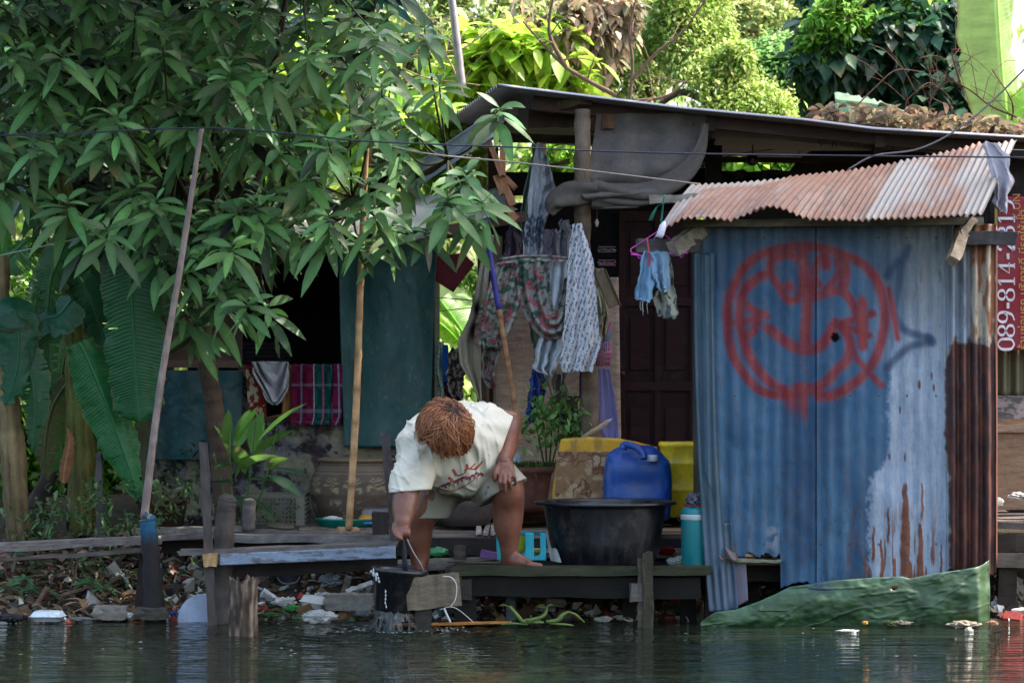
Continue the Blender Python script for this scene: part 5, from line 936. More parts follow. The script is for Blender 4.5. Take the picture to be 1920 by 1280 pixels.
# ---------------------------------------------------------------- decks, walkways, posts
GW = lin((104, 96, 92)); DW = lin((64, 58, 54)); PW = lin((128, 118, 112))
dk = thing('front_platform', 'low wet timber platform over the water under the black tub', 'platform', P(1080, 1170, .3))
zp = P(0, 1064, 0)[2]; xl, xr = P(848, 0, 0)[0], P(1330, 0, 0)[0]
m = MB(); planks(m, xl, xr, -.10, .02, zp - .014, 1, lin((44, 46, 32)), th=.045, ragged=.02); planks(m, xl + .02, xr, .03, .95, zp - .022, 8, lin((42, 38, 36)), th=.028, ragged=.06, v=.4); m.build('planking', WETW, dk)
m = MB(); m.beam(P(852, 1096, -.04), P(1312, 1102, -.04), .05, S(40), lin((15, 14, 12)), n=20); m.build('front_beam', WETW, dk)
m = MB(); m.beam((xl + .05, -.08, zp - .1), (xl + .05, .9, zp - .1), .09, .10, lin((44, 42, 38))); m.build('side_beam', WETW, dk)
for (x, Y, w_) in ((872, .0, .11), (958, .3, .05), (1195, .6, .07), (1040, .85, .07), (1290, .3, .08), (1180, .2, .07), (905, .7, .07)):
    m = MB(); a = P(x, 0, Y); m.beam((a[0], Y, -.5), (a[0], Y, zp - .05), w_, w_, lin((22, 20, 18)) if x != 958 else lin((92, 104, 118)), up=(0, 1, 0)); m.build('post', WETW, dk)
for (xa_, ya_, xb_, yb_, Y, w_, c, l_) in ((1216, 1168, 1214, 1036, -.12, .05, (54, 52, 42), 'mossy upright stake tied to the platform edge beside the black tub'), (1203, 1162, 1203, 1046, -.10, .035, (88, 76, 64), 'thin brown stake just behind the mossy stake at the platform edge')):
    m = MB(); m.beam(P(xa_, ya_ + 30, Y), P(xb_, yb_, Y), w_, w_, lin(c), up=(0, 1, 0)); m.build('stake', WETW, label=l_, cat='stake')
m = MB(); m.beam(P(1182, 1110, -.10), P(1214, 1110, -.10), .05, .09, lin((84, 80, 74))); m.build('timber_cleat', WETW, label='short block of timber nailed beside the mossy stake', cat='timber block')
# step block by the bucket with post and white strap
tb = thing('landing_beam', 'short mossy plank end sticking out over the water beside the bucket', 'timber', P(808, 1170, -.3))
m = MB(); m.beam(P(761, 1114, -.34), P(858, 1103, -.30), .05, S(60), lin((92, 84, 70)), n=12, rough=.005); m.build('board', WETW, tb)
m = MB(); m.beam(P(770, 1090, -.24), P(800, 1076, -.28), .05, .045, lin((78, 72, 66))); m.build('cleat', WETW, tb)
m = MB(); a = P(794, 0, -.30); m.beam((a[0], -.30, -.5), (a[0], -.30, P(0, 1128, -.3)[2]), .075, .075, lin((50, 46, 40)), up=(0, 1, 0)); m.build('post', WETW, tb)
m = MB(); m.beam(P(830, 1104, -.28), P(880, 1096, .1), .04, .12, lin((60, 62, 46))); m.build('side_board', WETW, tb)
m = MB(); m.organic = True
for pts, r in (([(830, 1080), (846, 1082), (856, 1096), (854, 1122), (844, 1138)], .006), ([(825, 1142), (845, 1137), (862, 1144), (888, 1166)], .004), ([(833, 1140), (838, 1152), (845, 1166)], .005)): m.tube(spl(PP(pts, -.36), 20), r, 6, lin((182, 184, 184)), ell=.4)
m.build('white_strap', PLAST, label='white plastic strap looped over the mossy plank end', cat='strap')
# rear deck with patched boards
rd = thing('rear_deck', 'patched grey plank deck between the shelter and the front platform', 'deck', P(1000, 1100, 1.4)); z2_ = P(0, 1012, 1.0)[2]
m = MB(); planks(m, P(735, 0, 1)[0], P(1330, 0, 1)[0], 1.0, 2.4, z2_, 11, lin((132, 118, 108)), th=.03, ragged=.12, v=.4, gap=.02, tilt=.0); m.build('planking', WOOD, rd)
m = MB(); m.beam(P(735, 1024, .95), P(1330, 1026, .95), .07, .09, lin((44, 40, 38)), n=20); m.build('front_beam', WOOD, rd)
m = MB(); planks(m, P(890, 0, 1)[0], P(945, 0, 1)[0], 1.0, 1.9, z2_ + .035, 4, lin((172, 160, 150)), th=.02, along='y'); m.build('patch_boards', WOOD, rd)
m = MB(); planks(m, P(1005, 0, 1)[0], P(1330, 0, 1)[0], .62, 1.0, zp + .02, 3, lin((140, 126, 116)), th=.03, ragged=.1, v=.4); m.build('lower_boards', WOOD, rd)
m = MB(); planks(m, P(735, 0, 1)[0], P(960, 0, 1)[0], .45, .9, zp - .03, 4, lin((104, 98, 92)), th=.03, ragged=.1, v=.4, tilt=.02); m.build('lower_boards', WOOD, rd)
for (x, Y) in ((858, .85), (770, 1.1), (1020, 1.2), (1200, 1.3), (1300, 1.0)):
    m = MB(); a = P(x, 0, Y); m.beam((a[0], Y, -.3), (a[0], Y, z2_ - .02), .07, .07, lin((44, 40, 36)), up=(0, 1, 0)); m.build('post', WETW, rd)
m = MB(); m.beam(P(862, 1050, .7), P(862, 1022, .7), .06, .06, lin((74, 68, 62)), up=(0, 1, 0)); m.build('short_post', WOODV, rd)
m = MB(); m.beam(P(876, 966, 1.9), P(945, 956, 1.9), .03, S(22, 1.9), lin((74, 56, 54)), n=6); m.build('low_board', WOOD, rd)
m = MB(); m.beam(P(975, 958, 2.3), P(1165, 952, 2.3), .03, .08, lin((48, 42, 40)), n=6); m.build('low_board', WOOD, rd)
# left walkways
wk = thing('plank_walkway', 'narrow dark plank walkway running along the bank under the banana plants', 'walkway', P(140, 1110, .5))
m = MB()
for (ya, yb, Y, w_, th, c) in ((1022, 1007, .55, .12, .018, (104, 96, 92)), (1031, 1014, .40, .09, .020, (92, 86, 82)), (1052, 1029, .34, .05, .020, (70, 64, 58))): m.beam(P(-40, ya, Y), P(302, yb, Y), w_, th, lin(c), n=24, rough=.006)
m.build('planking', WOOD, wk)
for (x, yt, Y, w_, c, dx) in ((262, 1030, .42, .045, (44, 38, 36), 10),):
    m = MB(); m.beam(P(x - dx + 4, 1190, Y), P(x + 10, yt, Y), w_, w_, lin(c), up=(0, 1, 0)); m.build('prop', WETW, wk)
w2 = thing('bank_deck', 'grey plank deck on low posts in front of the shack wall', 'deck', P(500, 1100, 1.2))
m = MB()
for (xa_, ya_, xb_, yb_, Y, w_, th, c) in ((225, 1012, 420, 1001, .75, .12, .03, (80, 74, 72)), (250, 995, 460, 990, 1.05, .12, .03, (104, 98, 92)), (262, 1006, 745, 1006, .8, .12, .035, (72, 66, 62)), (300, 996, 640, 1000, 1.2, .14, .03, (118, 110, 104)), (430, 1008, 745, 1008, .7, .10, .04, (100, 96, 94)), (560, 994, 745, 996, 1.3, .16, .03, (112, 98, 88)), (640, 1001, 745, 998, 1.0, .14, .03, (124, 108, 96)), (400, 990, 745, 990, 1.5, .2, .03, (84, 78, 72))): m.beam(P(xa_, ya_, Y), P(xb_, yb_, Y), w_, th, lin(c), n=24, rough=.006)
m.build('planking', WOOD, w2)
m = MB(); m.beam(P(300, 1022, .9), P(745, 1020, .9), .06, .07, lin((44, 40, 38))); m.build('front_beam', WOOD, w2)
for x, Y in ((445, 1.1), (600, 1.2), (335, 1.1), (720, 1.2)):
    m = MB(); a = P(x, 0, Y); m.beam((a[0], Y, 0), (a[0], Y, P(0, 1010, Y)[2]), .07, .07, lin((40, 36, 34)), up=(0, 1, 0)); m.build('post', WETW, w2)
bb = thing('boarded_rail', 'long plank with a faded blue-grey board edge leading to the bucket', 'walkway', P(560, 1100, .1))
m = MB(); m.beam(P(338, 1035, .1), P(745, 1019, .1), .16, .022, lin((88, 84, 82)), n=24, rough=.005); m.build('top_plank', WOOD, bb)
m = MB(); m.organic = True; G, U, V, PX, PY = sheet_rows([(0, 412, 742), (1, 412, 742)], 90, 10, -.02); 
ya = 1038 - (PX - 412) / 330 * 15; yb = 1059 - (PX - 412) / 330 * 13; PY2 = ya + (yb - ya) * V; G[..., 2] = 1.24 + (700 - PY2) * (D - .02) / F; m.grid(G, mix(lin((112, 126, 144)), lin((84, 82, 84)), sst(.55, .7, fbm(PX / 22, PY2 / 5)))); m.build('painted_board', WOOD, bb, solid=.012)
m = MB(); m.beam(P(384, 1048, .02), P(408, 1048, .02), .12, S(24), lin((150, 122, 84)), n=4); m.build('beam_end', WOOD, bb)
m = MB(); m.beam(P(425, 1072, .15), P(745, 1052, .15), .05, S(24), lin((34, 30, 30)), n=14); m.build('under_beam', WETW, bb)
def upright(nm, x0, y0, x1, y1, Y, w_, c, label, mt=WOODV, square=True, d=None):
    m = MB(); m.beam(P(x0, y0, Y), P(x1, y1, Y), w_, d or w_, lin(c), up=(0, 1, 0), n=16, rough=.006); return m.build(nm, mt, label=label, cat='post')
upright('post', 398, 1190, 381, 828, -.0, .042, (66, 60, 58), 'tall thin grey post rising beside the thick rounded post', d=.03)
m = MB(); m.organic = True; trunk(m, PP([(413, 1190), (417, 1060), (424, 960), (427, 934), (428, 926)], .12), [.056, .052, .048, .044, .02], lin((70, 65, 62)), n=10, k=40); m.build('post', BARK, label='thick rounded grey post standing through the deck', cat='post')
m = MB(); m.organic = True; trunk(m, PP([(466, 995), (467, 960), (468, 938), (468, 934)], .95), [.036, .036, .034, .015], lin((92, 86, 82)), n=9, k=14); m.build('post', BARK, label='short grey stump of a post on the deck by the plastic crate', cat='post')
m = MB(); m.organic = True; q = spl(PP([(292, 1200), (286, 1080), (278, 985), (276, 972)], .18), 40); tt = np.linspace(0, 1, 40); cc = mix(np.tile(lin((40, 38, 38)), (40, 1)), np.tile(lin((34, 78, 104)), (40, 1)), sst(.5, .65, tt)); cc[-4:] = lin((110, 106, 104)); m.tube(q, [.052, .048, .04, .038], 10, cc, bumpy=.15); m.build('post', BARK, label='leaning round post with flaking blue paint in the water', cat='post')
upright('post', 741, 1010, 722, 812, .55, .045, (70, 62, 62), 'dark upright post just behind the stooping person')
m = MB(); m.box(P(713, 983, .7), (S(30), .1, S(50)), color=lin((56, 48, 46)), jit=.01); m.build('timber_block', WOODV, label='dark timber block beside the foot of the dark upright post', cat='timber block', bevel=.004)
m = MB(); m.box(P(653, 994, 1.0), (S(42), .1, S(13)), rot=(0, R(5), R(10)), color=lin((168, 136, 104)), jit=.006); m.build('timber_block', WOOD, label='pale sawn wood offcut at the foot of the bamboo pole', cat='timber block', bevel=.003)
upright('post', 186, 1020, 186, 850, 1.0, .03, (70, 66, 64), 'thin straight stake among the banana stems')
st = MB(); st.organic = True                          # rotten stump
an = np.linspace(0, 2 * PI, 48, endpoint=False); zs = np.linspace(P(0, 1235, -.55)[2], P(0, 1073, -.55)[2], 46); cx = P(456, 0, -.55)[0]; G = []
for z in zs:
    r = .062 * (1 + .22 * (fbm(np.cos(an) * 2.2 + 5, np.sin(an) * 2.2 + 5, z * 2.2, 7, 3) - .5) * 2 + .16 * np.sin(an * 7 + z * 3)) ; zz = z - .075 * sst(.62, 1, (z - zs[0]) / (zs[-1] - zs[0])) * vn(np.cos(an) * 3 + 5, np.sin(an) * 3 + 5, 1, 3) * 1.6; G.append(np.stack([cx + r * np.cos(an), -.55 + r * np.sin(an), zz], 1))
G.append(np.stack([cx + .01 * np.cos(an), -.55 + .01 * np.sin(an), np.full(48, zs[-1] - .09)], 1)); G = np.array(G).transpose(1, 0, 2)
st.grid(G, mix(lin((58, 48, 42)), lin((124, 110, 96)), sst(.4, .68, fbm(G[..., 0] * 60, G[..., 1] * 60, G[..., 2] * 9))), closeu=True); st.build('rotten_stump', BARK, label='rotten split stump of a post standing alone in the water', cat='stump')
# poles
pole('leaning_pole', PP([(270, 972), (300, 730), (338, 500), (378, 240)], .25), [.021, .018, .016, .013], lin((122, 108, 102)), 'long grey-brown pole leaning out of the mango tree behind the blue post', 'pole', k=60)
pole('bamboo_pole', PP([(654, 992), (668, 760), (677, 500), (688, 262)], .95), [.019, .020, .018, .013], lin((176, 138, 98)), 'tall tan bamboo pole standing in front of the green tarpaulin', 'bamboo pole', nodes=True, k=60)
mp_ = thing('mop_pole', 'bamboo pole with a purple-blue upper half leaning beside the stooping person', 'pole', P(975, 830, 1.2))
pole('blue_sleeve', PP([(909, 412), (922, 500), (936, 584)], 1.32), .016, lin((54, 48, 140)), None, None, PLAST, parent=mp_, k=12, bumpy=0)
pole('bamboo_shaft', PP([(935, 580), (952, 680), (968, 780), (975, 832)], 1.3), [.015, .015, .012], lin((152, 112, 80)), None, None, parent=mp_, nodes=True, k=40)
pole('roof_pole', PP([(866, 162), (858, 90), (845, -20)], 4.2), [.03, .025], lin((150, 140, 140)), 'grey metal pole rising behind the shelter roof', 'pole', METAL, k=20)
# wires
def wire(pts, Y, r, c, label): m = MB(); m.organic = True; m.tube(spl(PP(pts, Y), 60), r, 5, lin(c)); m.build('wire', PLAST, label=label, cat='wire')
wire([(-60, 256), (160, 249), (380, 240), (560, 252), (690, 265), (960, 276), (1290, 288), (1980, 296)], .2, .0045, (34, 38, 56), 'dark insulated wire running across over the leaning pole')
wire([(690, 264), (800, 288), (960, 304), (1120, 322), (1310, 345)], .6, .0045, (140, 126, 116), 'light brown cord sagging from the bamboo pole to the rusty roof')
wire([(1590, 318), (1640, 292), (1720, 280), (1790, 246), (1860, 190), (1980, 70)], .9, .005, (110, 104, 104), 'grey wire curving up over the rusty roof')
wire([(-60, 492), (60, 466), (150, 447)], .5, .0035, (130, 132, 126), 'thin pale wire at the banana plants')
wire([(1895, 281), (1990, 284)], .95, .003, (50, 100, 100), 'thin green wire under the shelter roof end')
wire([(800, 556), (900, 564)], 2.4, .003, (90, 130, 120), 'green washing line in the gap by the tarpaulin'); wire([(800, 586), (898, 575)], 2.3, .003, (170, 160, 140), 'pale washing line in the gap by the tarpaulin')
wire([(1290, 322), (1370, 292), (1450, 280)], 2.5, .003, (30, 30, 30), 'black cable drooping under the shelter roof near the round fitting'); wire([(1418, 300), (1430, 320), (1470, 322), (1500, 284)], 2.5, .003, (30, 30, 30), 'black cable looping behind the round fitting')
# ---------------------------------------------------------------- vessels
tub = thing('washtub', 'large round black plastic tub on the wet platform', 'tub', (P(1134, 0, .3)[0], .3, zp))
q = np.array([P(1134, 0, .3)[0], .3, zp]); hT = P(0, 940, .3)[2] - zp; rT = S(122, .3)
m = MB(); m.organic = True; m.lathe([(0, .002), (rT * .74, .002), (rT * .79, .012), (rT * .86, hT * .4), (rT * .94, hT - .03), (rT * .955, hT - .015), (rT * 1.09, hT - .012), (rT * 1.10, hT - .002), (rT * 1.08, hT + .004), (rT * .95, hT), (rT * .92, hT - .02), (rT * .76, .03), (0, .02)], q, 72, lin((20, 21, 25)), sy=.95, colfn=lambda V: mix(lin((17, 18, 22)), lin((64, 64, 70)), sst(.5, .72, fbm(np.arctan2(V[:, 1], V[:, 0]) * 9, V[:, 2] * 4, 0, 6)) * .3)); m.build('tub_body', GLOSS, tub)
m = MB(); m.organic = True; G, U, V, PX, PY = sheet_rows([(1000, 1026, 1028), (1020, 1027, 1038), (1040, 1030, 1048), (1058, 1034, 1054)], 8, 20, -.0, lambda U, V: .0 * U); 
# soap suds on the tub wall
for i in range(G.shape[0]):
    for j in range(G.shape[1]):
        rr = rT * (.79 + .12 * max(0, G[i, j, 2] - zp) / hT) + .004; dx = G[i, j, 0] - q[0]; G[i, j, 1] = q[1] - .95 * math.sqrt(max(1e-4, rr * rr - dx * dx))
m.grid(G, lin((205, 208, 214))); m.build('soap_suds', HEAVY, tub)
m = MB(); m.organic = True; m.lathe([(0, hT * .62), (rT * .86, hT * .62)], q, 48, lin((30, 34, 36)), sy=.95, cap=False); m.build('wash_water', GLOSS, tub)
# black bucket being lifted, spilling
bq = P(742, 1146, -.26); bt = P(748, 1066, -.26); hB = bt[2] - bq[2]
bu = thing('bucket', 'full black bucket lifted dripping out of the canal by the person', 'bucket', bq)
m = MB(); m.organic = True; m.lathe([(0, 0), (.098, 0), (.104, .01), (.128, hB - .02), (.137, hB - .015), (.138, hB), (.131, hB + .003), (.124, hB - .005), (.122, hB - .03)], bq, 48, lin((16, 17, 21)), tilt=(0, R(5.5), 0), cap=False); m.lathe([(0, 0), (.1, .002)], bq, 30, lin((16, 17, 21)), cap=False); m.build('bucket_body', GLOSS, bu)
m = MB(); m.organic = True; m.lathe([(0, hB - .012), (.06, hB - .008), (.125, hB - .014)], bq, 40, lin((70, 78, 82)), tilt=(0, R(5.5), 0), cap=False, fn=lambda V: V + np.stack([V[:, 0] * 0, V[:, 0] * 0, .012 * (fbm(V[:, 0] * 30, V[:, 1] * 30, 0, 4) - .5)], 1)); m.build('bucket_water', GLOSS, bu)
m = MB(); m.organic = True
hp = P(757, 1004, -.29)
for a in (P(697, 1062, -.26), P(799, 1082, -.26)):
    pass
m.tube(spl([P(799, 1082, -.26), P(790, 1060, -.28), P(775, 1035, -.29), hp + [.006, 0, 0], hp + [-.004, 0, .002], P(760, 1030, -.26), P(762, 1060, -.2), P(765, 1085, -.14)], 40), .0042, 7, lin((120, 116, 116))); m.tube(spl([hp + [0, 0, -.01], P(758, 1040, -.27), P(759, 1058, -.25), P(760, 1070, -.22)], 14), [.004, .008, .014, .012], 6, lin((70, 78, 96)), ell=.3); m.build('bail_handle', METAL, bu)
m = MB(); m.organic = True
a_ = np.linspace(0, 2 * PI, 90); t_ = np.linspace(0, 1, 16); A_, T_ = np.meshgrid(a_, t_, indexing='ij'); rr = .098 + .012 * T_ + .05 * T_ ** 3 + .016 * (fbm(np.cos(A_) * 5 + 9, np.sin(A_) * 5 + 9, T_ * 1.2, 4) - .5) * (.3 + T_)
G = np.stack([bq[0] + np.cos(A_) * rr, bq[1] + np.sin(A_) * rr, bq[2] + .012 - (bq[2] + .010) * T_], -1); kp = (fbm(np.cos(A_) * 7 + 9, np.sin(A_) * 7 + 9, T_ * 1.5, 14) + .12 * (1 - T_))[:-1, :-1] > .5
m.grid(G, lin((70, 78, 80)), keep=kp)
for k in range(14):
    t = k / 26; x = 699 + t * 26 + random.uniform(-2, 2); y = 1068 + t * 40 + random.uniform(-8, 8) - (k % 3) * 4; c_ = P(x, y, -.26); c_[1] = -.26 - math.sqrt(max(0.0002, .136**2 - (c_[0] - bq[0])**2)) - .004; m.lathe([(0, -.008), (.005, -.003), (.0035, .004), (0, .009)], c_, 7, lin((220, 226, 232)), cap=False)
for k in range(5): c_ = P(725 + random.uniform(-1, 1), 1106 + k * 7, -.3); c_[1] = -.39; m.lathe([(0, -.007), (.0045, -.002), (.003, .004), (0, .012)], c_, 7, lin((220, 226, 232)), cap=False)
m.build('water_drips', DROP, bu)
m = MB(); m.organic = True
for k in range(26):
    a = k / 14 * 6.283 + random.uniform(-.1, .1); r0 = .098; r1 = random.uniform(.10, .135); q_ = [bq + [math.cos(a) * r0, math.sin(a) * r0, .01], bq + [math.cos(a) * (r0 + .006), math.sin(a) * (r0 + .006), -bq[2] * .5], bq + [math.cos(a) * r1, math.sin(a) * r1, -bq[2]]]; m.tube(spl(q_, 9), [.005, .003, .007 * random.uniform(.5, 1.2)], 8, lin((80, 88, 88)), bumpy=.5)

m.build('spilling_water', DROP, label='sheet of water pouring off the base of the lifted bucket', cat='splash')
m = MB(); m.organic = True
for k in range(160):
    a = random.random() * 6.3; r = .10 + abs(random.gauss(0, .07)); c_ = bq + [math.cos(a) * r * 1.5, math.sin(a) * r, -bq[2] + .001]; m.lathe([(0, -.002), (random.uniform(.003, .012), 0), (0, random.uniform(.002, .005))], c_, 7, lin((110, 118, 120)), cap=False)
m.build('splash_foam', PLAST, label='white foam bubbles on the water under the lifted bucket', cat='foam', kind='stuff')
# blue jerrycan
jc = thing('jerrycan', 'big blue plastic jerrycan with a white cap behind the black tub', 'jerrycan', P(1195, 985, .95)); zc = P(0, 975, .95)[2]; zt_ = P(0, 833, .95)[2]; wj = S(64, .95); dj = .13; cxj = P(1195, 0, .95)[0]
def squircle(w_, d_, n, p=4.5):
    a = np.linspace(0, 2 * PI, n, endpoint=False); return np.stack([np.sign(np.cos(a)) * np.abs(np.cos(a))**(2 / p) * w_, np.sign(np.sin(a)) * np.abs(np.sin(a))**(2 / p) * d_], 1)
m = MB(); m.organic = True; G = []
for t, sc_ in ((0, .0), (0, .86), (.02, .93), (.08, .96), (.3, 1.0), (.55, 1.0), (.75, .95), (.82, .92), (.9, .84), (.96, .70), (.985, .5)):
    pts = squircle(wj * sc_, dj * sc_, 72); z = zc + (zt_ - zc) * t * np.ones(72); z = z - (.03 * sst(0.0, 1, -pts[:, 1] / dj)) * sst(.7, .95, t) - .045 * sst(.35, 1.0, (pts[:, 0] / wj)) * sst(.75, .97, t) - .02 * sst(.3, 1, -(pts[:, 0] / wj)) * sst(.85, .97, t); G.append(np.stack([cxj + pts[:, 0], .95 + pts[:, 1], z], 1))
G.append(np.stack([cxj + squircle(.01, .01, 72)[:, 0], .95 + squircle(.01, .01, 72)[:, 1], np.full(72, zt_ - .02)], 1)); G = np.array(G); G = np.concatenate([[G[i] * (1 - f) + G[i + 1] * f for f in np.linspace(0, 1, 7)[:-1]] for i in range(len(G) - 1)] + [[G[-1]]]).transpose(1, 0, 2)
G[..., 1] += .010 * np.sin((G[..., 2] - zc) / (zt_ - zc) * 16) * (np.abs(G[..., 2] - zc) > .06) * (np.abs(G[..., 0] - cxj) < wj * .8) * .5
m.grid(G, mix(lin((12, 66, 142)), lin((44, 96, 164)), sst(.5, .7, fbm(G[..., 0] * 30, G[..., 1] * 30, G[..., 2] * 14)) * .5), closeu=True); canb = m.build('can_body', PLAST, jc)
m = MB(); m.organic = True; m.tube(spl([P(1168, 842, .84), P(1172, 833, .84), P(1192, 838, .80), P(1206, 850, .77), P(1208, 860, .76)], 24), .02, 12, lin((26, 66, 142)), ell=.9); m.build('grip', PLAST, canb)
m = MB(); m.lathe([(0, 0), (.028, 0), (.030, .006), (.030, .026), (.027, .032), (0, .032)], P(1223, 864, .80), 28, lin((190, 196, 206))); m.build('screw_cap', PLAST, canb)
ye = thing('yellow_drum', 'bright yellow plastic drum beside the blue jerrycan', 'drum', P(1280, 968, 1.25)); q = P(1286, 968, 1.25)
m = MB(); m.organic = True; h_ = S(140, 1.25); w_ = S(48, 1.25); G = []
for t, sc_ in ((0, 0), (0, .92), (.03, .97), (.35, 1), (.36, 1.02), (.38, 1), (.7, 1.0), (.71, 1.03), (.73, 1.0), (.93, 1), (.94, 1.05), (.99, 1.05), (1, 1.0), (1, 0)): pts = squircle(w_ * sc_ + .001, .11 * sc_ + .001, 48); G.append(np.stack([q[0] + pts[:, 0], q[1] + pts[:, 1], np.full(48, q[2] + t * h_)], 1))
G = np.array(G).transpose(1, 0, 2); m.grid(G, mix(lin((238, 204, 40)), lin((190, 160, 50)), sst(.5, .75, fbm(G[..., 0] * 25, G[..., 1] * 25, G[..., 2] * 25))), closeu=True); m.build('drum_body', PLAST, ye)
m = MB(); m.organic = True; G, U, V, PX, PY = sheet_rows([(0, 1035, 1232), (1, 1035, 1232)], 60, 24, 1.35, lambda U, V: .06 * np.sin(U * PI) * -1)
ty_ = np.interp(PX, [1035, 1052, 1100, 1160, 1200, 1232], [925, 822, 818, 821, 829, 838]); G[..., 2] = 1.24 + (700 - (ty_ + (962 - ty_) * V)) * (D + 1.35) / F; m.grid(G, mix(lin((206, 156, 24)), lin((168, 120, 26)), sst(.5, .7, fbm(PX / 14, V * 9)))); m.build('yellow_sheet', PLAST, label='curved mustard-yellow plastic sheet standing behind the marbled board', cat='plastic sheet', solid=.006)
m = MB(); m.organic = True; G, U, V, PX, PY = sheet_rows([(846, 1043, 1150), (950, 1040, 1150)], 90, 80, 1.15); vv = np.abs(fbm(PX / 26, PY / 26, 0, 5) - .5); c = mix(lin((168, 142, 108)), lin((130, 96, 62)), sst(.3, .6, fbm(PX / 16, PY / 16, 0, 3))); c = mix(c, lin((96, 52, 36)), (1 - sst(.01, .05, vv)) * .95); m.grid(G, c); m.build('marbled_board', GLAZE, label='brown marble-patterned board leaning beside the blue jerrycan', cat='board', solid=.014)
# turquoise cooler jar at the hut corner
co = thing('water_cooler', 'tall teal plastic cooler jug standing against the corner of the blue hut', 'cooler', P(1300, 1073, .12)); q = P(1303, 1071, .12); h_ = S(122, .12)
m = MB(); m.organic = True; m.lathe([(0, 0), (.062, 0), (.066, .01), (.070, h_ * .75), (.070, h_ * .86), (.066, h_ * .95), (.05, h_)], q, 36, lin((0, 104, 110))); jugb = m.build('jug_body', PLAST, co)
m = MB(); m.lathe([(.071, h_ * .80), (.073, h_ * .81), (.073, h_ * .87), (.070, h_ * .88)], q, 36, lin((170, 176, 176)), cap=False); m.build('band', PLAST, jugb)
m = MB(); m.lathe([(0, h_), (.052, h_), (.054, h_ + .012), (0, h_ + .014)], q, 30, lin((130, 40, 60))); m.build('lid', PLAST, co)
m = MB(); m.organic = True; m.tube(spl([q + [-.066, -.02, h_ * .9], q + [-.09, -.02, h_ * .86], q + [-.08, -.02, h_ * .78], q + [-.068, -.02, h_ * .8]], 12), .003, 5, lin((40, 40, 44))); m.build('carry_loop', METAL, jugb)
def crumple(nm, px, py, Y, rx, ry, rz, c, label, cat, mt=BAG, amp=.35, sc=12, seed=None, org_ground=True, n=28, group=None, colfn=None, kind=None):
    seed = seed if seed is not None else random.randint(0, 999); m = MB(); m.organic = True; th = np.linspace(0, PI, n); ph = np.linspace(0, 2 * PI, n * 2, endpoint=False); T_, P_ = np.meshgrid(th, ph); d = np.stack([np.sin(T_) * np.cos(P_), np.sin(T_) * np.sin(P_), np.cos(T_)], -1)
    f = 1 + amp * (fbm(d[..., 0] * 2 + 9, d[..., 1] * 2 + 9, d[..., 2] * 2 + seed, seed, 4) - .5) * 2.2 - amp * 1.5 * np.clip(.16 - np.abs(fbm(d[..., 0] * 3 + 9, d[..., 1] * 3, d[..., 2] * 3 + seed, seed + 3, 3) - .5), 0, 1) * 4
    G = d * f[..., None] * [rx, ry, rz]; c0 = P(px, py, Y); G = G + c0 + [0, 0, 0]; cc = np.asarray(c) * (.85 + .3 * fbm(d[..., 0] * 3, d[..., 1] * 3, d[..., 2] * 3, seed))[..., None]
    if colfn is not None: cc = colfn(d, cc)
    m.grid(G, cc, closeu=True); return m.build(nm, mt, label=label, cat=cat, group=group, kind=kind)
crumple('black_bag', 1303, 937, .1, .045, .05, .045, lin((70, 72, 84)), 'crumpled grey plastic bag sitting on the lid of the teal cooler', 'plastic bag', mt=TARP)
# turquoise stool lying under the person
sl_ = thing('stool', 'small turquoise plastic stool between the person and the black tub', 'stool', P(978, 1062, .25))
zs_ = P(0, 1053, .25)[2]
m = MB(); m.organic = True
def legshape(x0, x1, x2, x3, Y):
    G, U, V, PX, PY = sheet_rows([(998, x0, x1), (1030, x0 + 1, x1), (1050, x2, x3)], 10, 20, Y); return G
for (a, b_, c_, d_, Y) in ((930, 944, 933, 944, .32), (984, 1001, 980, 1002, .18), (1012, 1024, 1010, 1024, .2)): m.grid(legshape(a, b_, c_, d_, Y), lin((10, 158, 178)))
G, U, V, PX, PY = sheet_rows([(1034, 980, 1024), (1050, 978, 1022)], 20, 8, .19, lambda U, V: .01 * np.sin(U * PI)); G[..., 2] += -S(8) * np.sin(U * PI) * (1 - V); m.grid(G, lin((10, 158, 178))); m.build('seat', PLAST, sl_, solid=.008)
m = MB(); m.organic = True; G, U, V, PX, PY = sheet_rows([(996, 932, 1022), (1003, 930, 1024)], 20, 6, .42); m.grid(G, lin((10, 148, 168))); m.build('leg_rail', PLAST, sl_, solid=.01)
m = MB(); m.organic = True; m.lathe([(0, 0), (.02, .002), (.023, .02), (.022, .08), (.016, .105), (.012, .11), (0, .112)], P(976, 1036, .5), 18, lin((150, 190, 40))); m.build('green_bottle', PLAST, label='lime green bottle standing behind the turquoise stool', cat='bottle')
m = MB(); m.organic = True; m.lathe([(0, .002), (.035, .002), (.05, .03), (.052, .032), (.036, .006), (0, .005)], P(1008, 1040, .5), 24, lin((190, 200, 110))); m.build('small_dish', PLAST, label='pale lime plastic dish behind the turquoise stool', cat='dish')
m = MB(); m.box(P(917, 1040, .55), (S(34), .12, S(14)), rot=(0, R(8), 0), color=lin((92, 42, 116)), jit=.012); m.build('purple_box', PLAST, label='purple plastic box lid under the rear deck by the stool', cat='box lid', bevel=.004)
crumple('red_cloth', 1250, 1032, .6, .045, .05, .022, lin((130, 24, 32)), 'crumpled red cloth on the deck behind the black tub', 'cloth', mt=HEAVY)
crumple('detergent_bag', 1272, 1052, .35, .06, .04, .024, lin((176, 184, 178)), 'half-flat white and green packet beside the teal cooler', 'packet', mt=PLAST, colfn=lambda d, c: np.where((d[..., 0] > .3)[..., None], lin((60, 70, 70)), c))
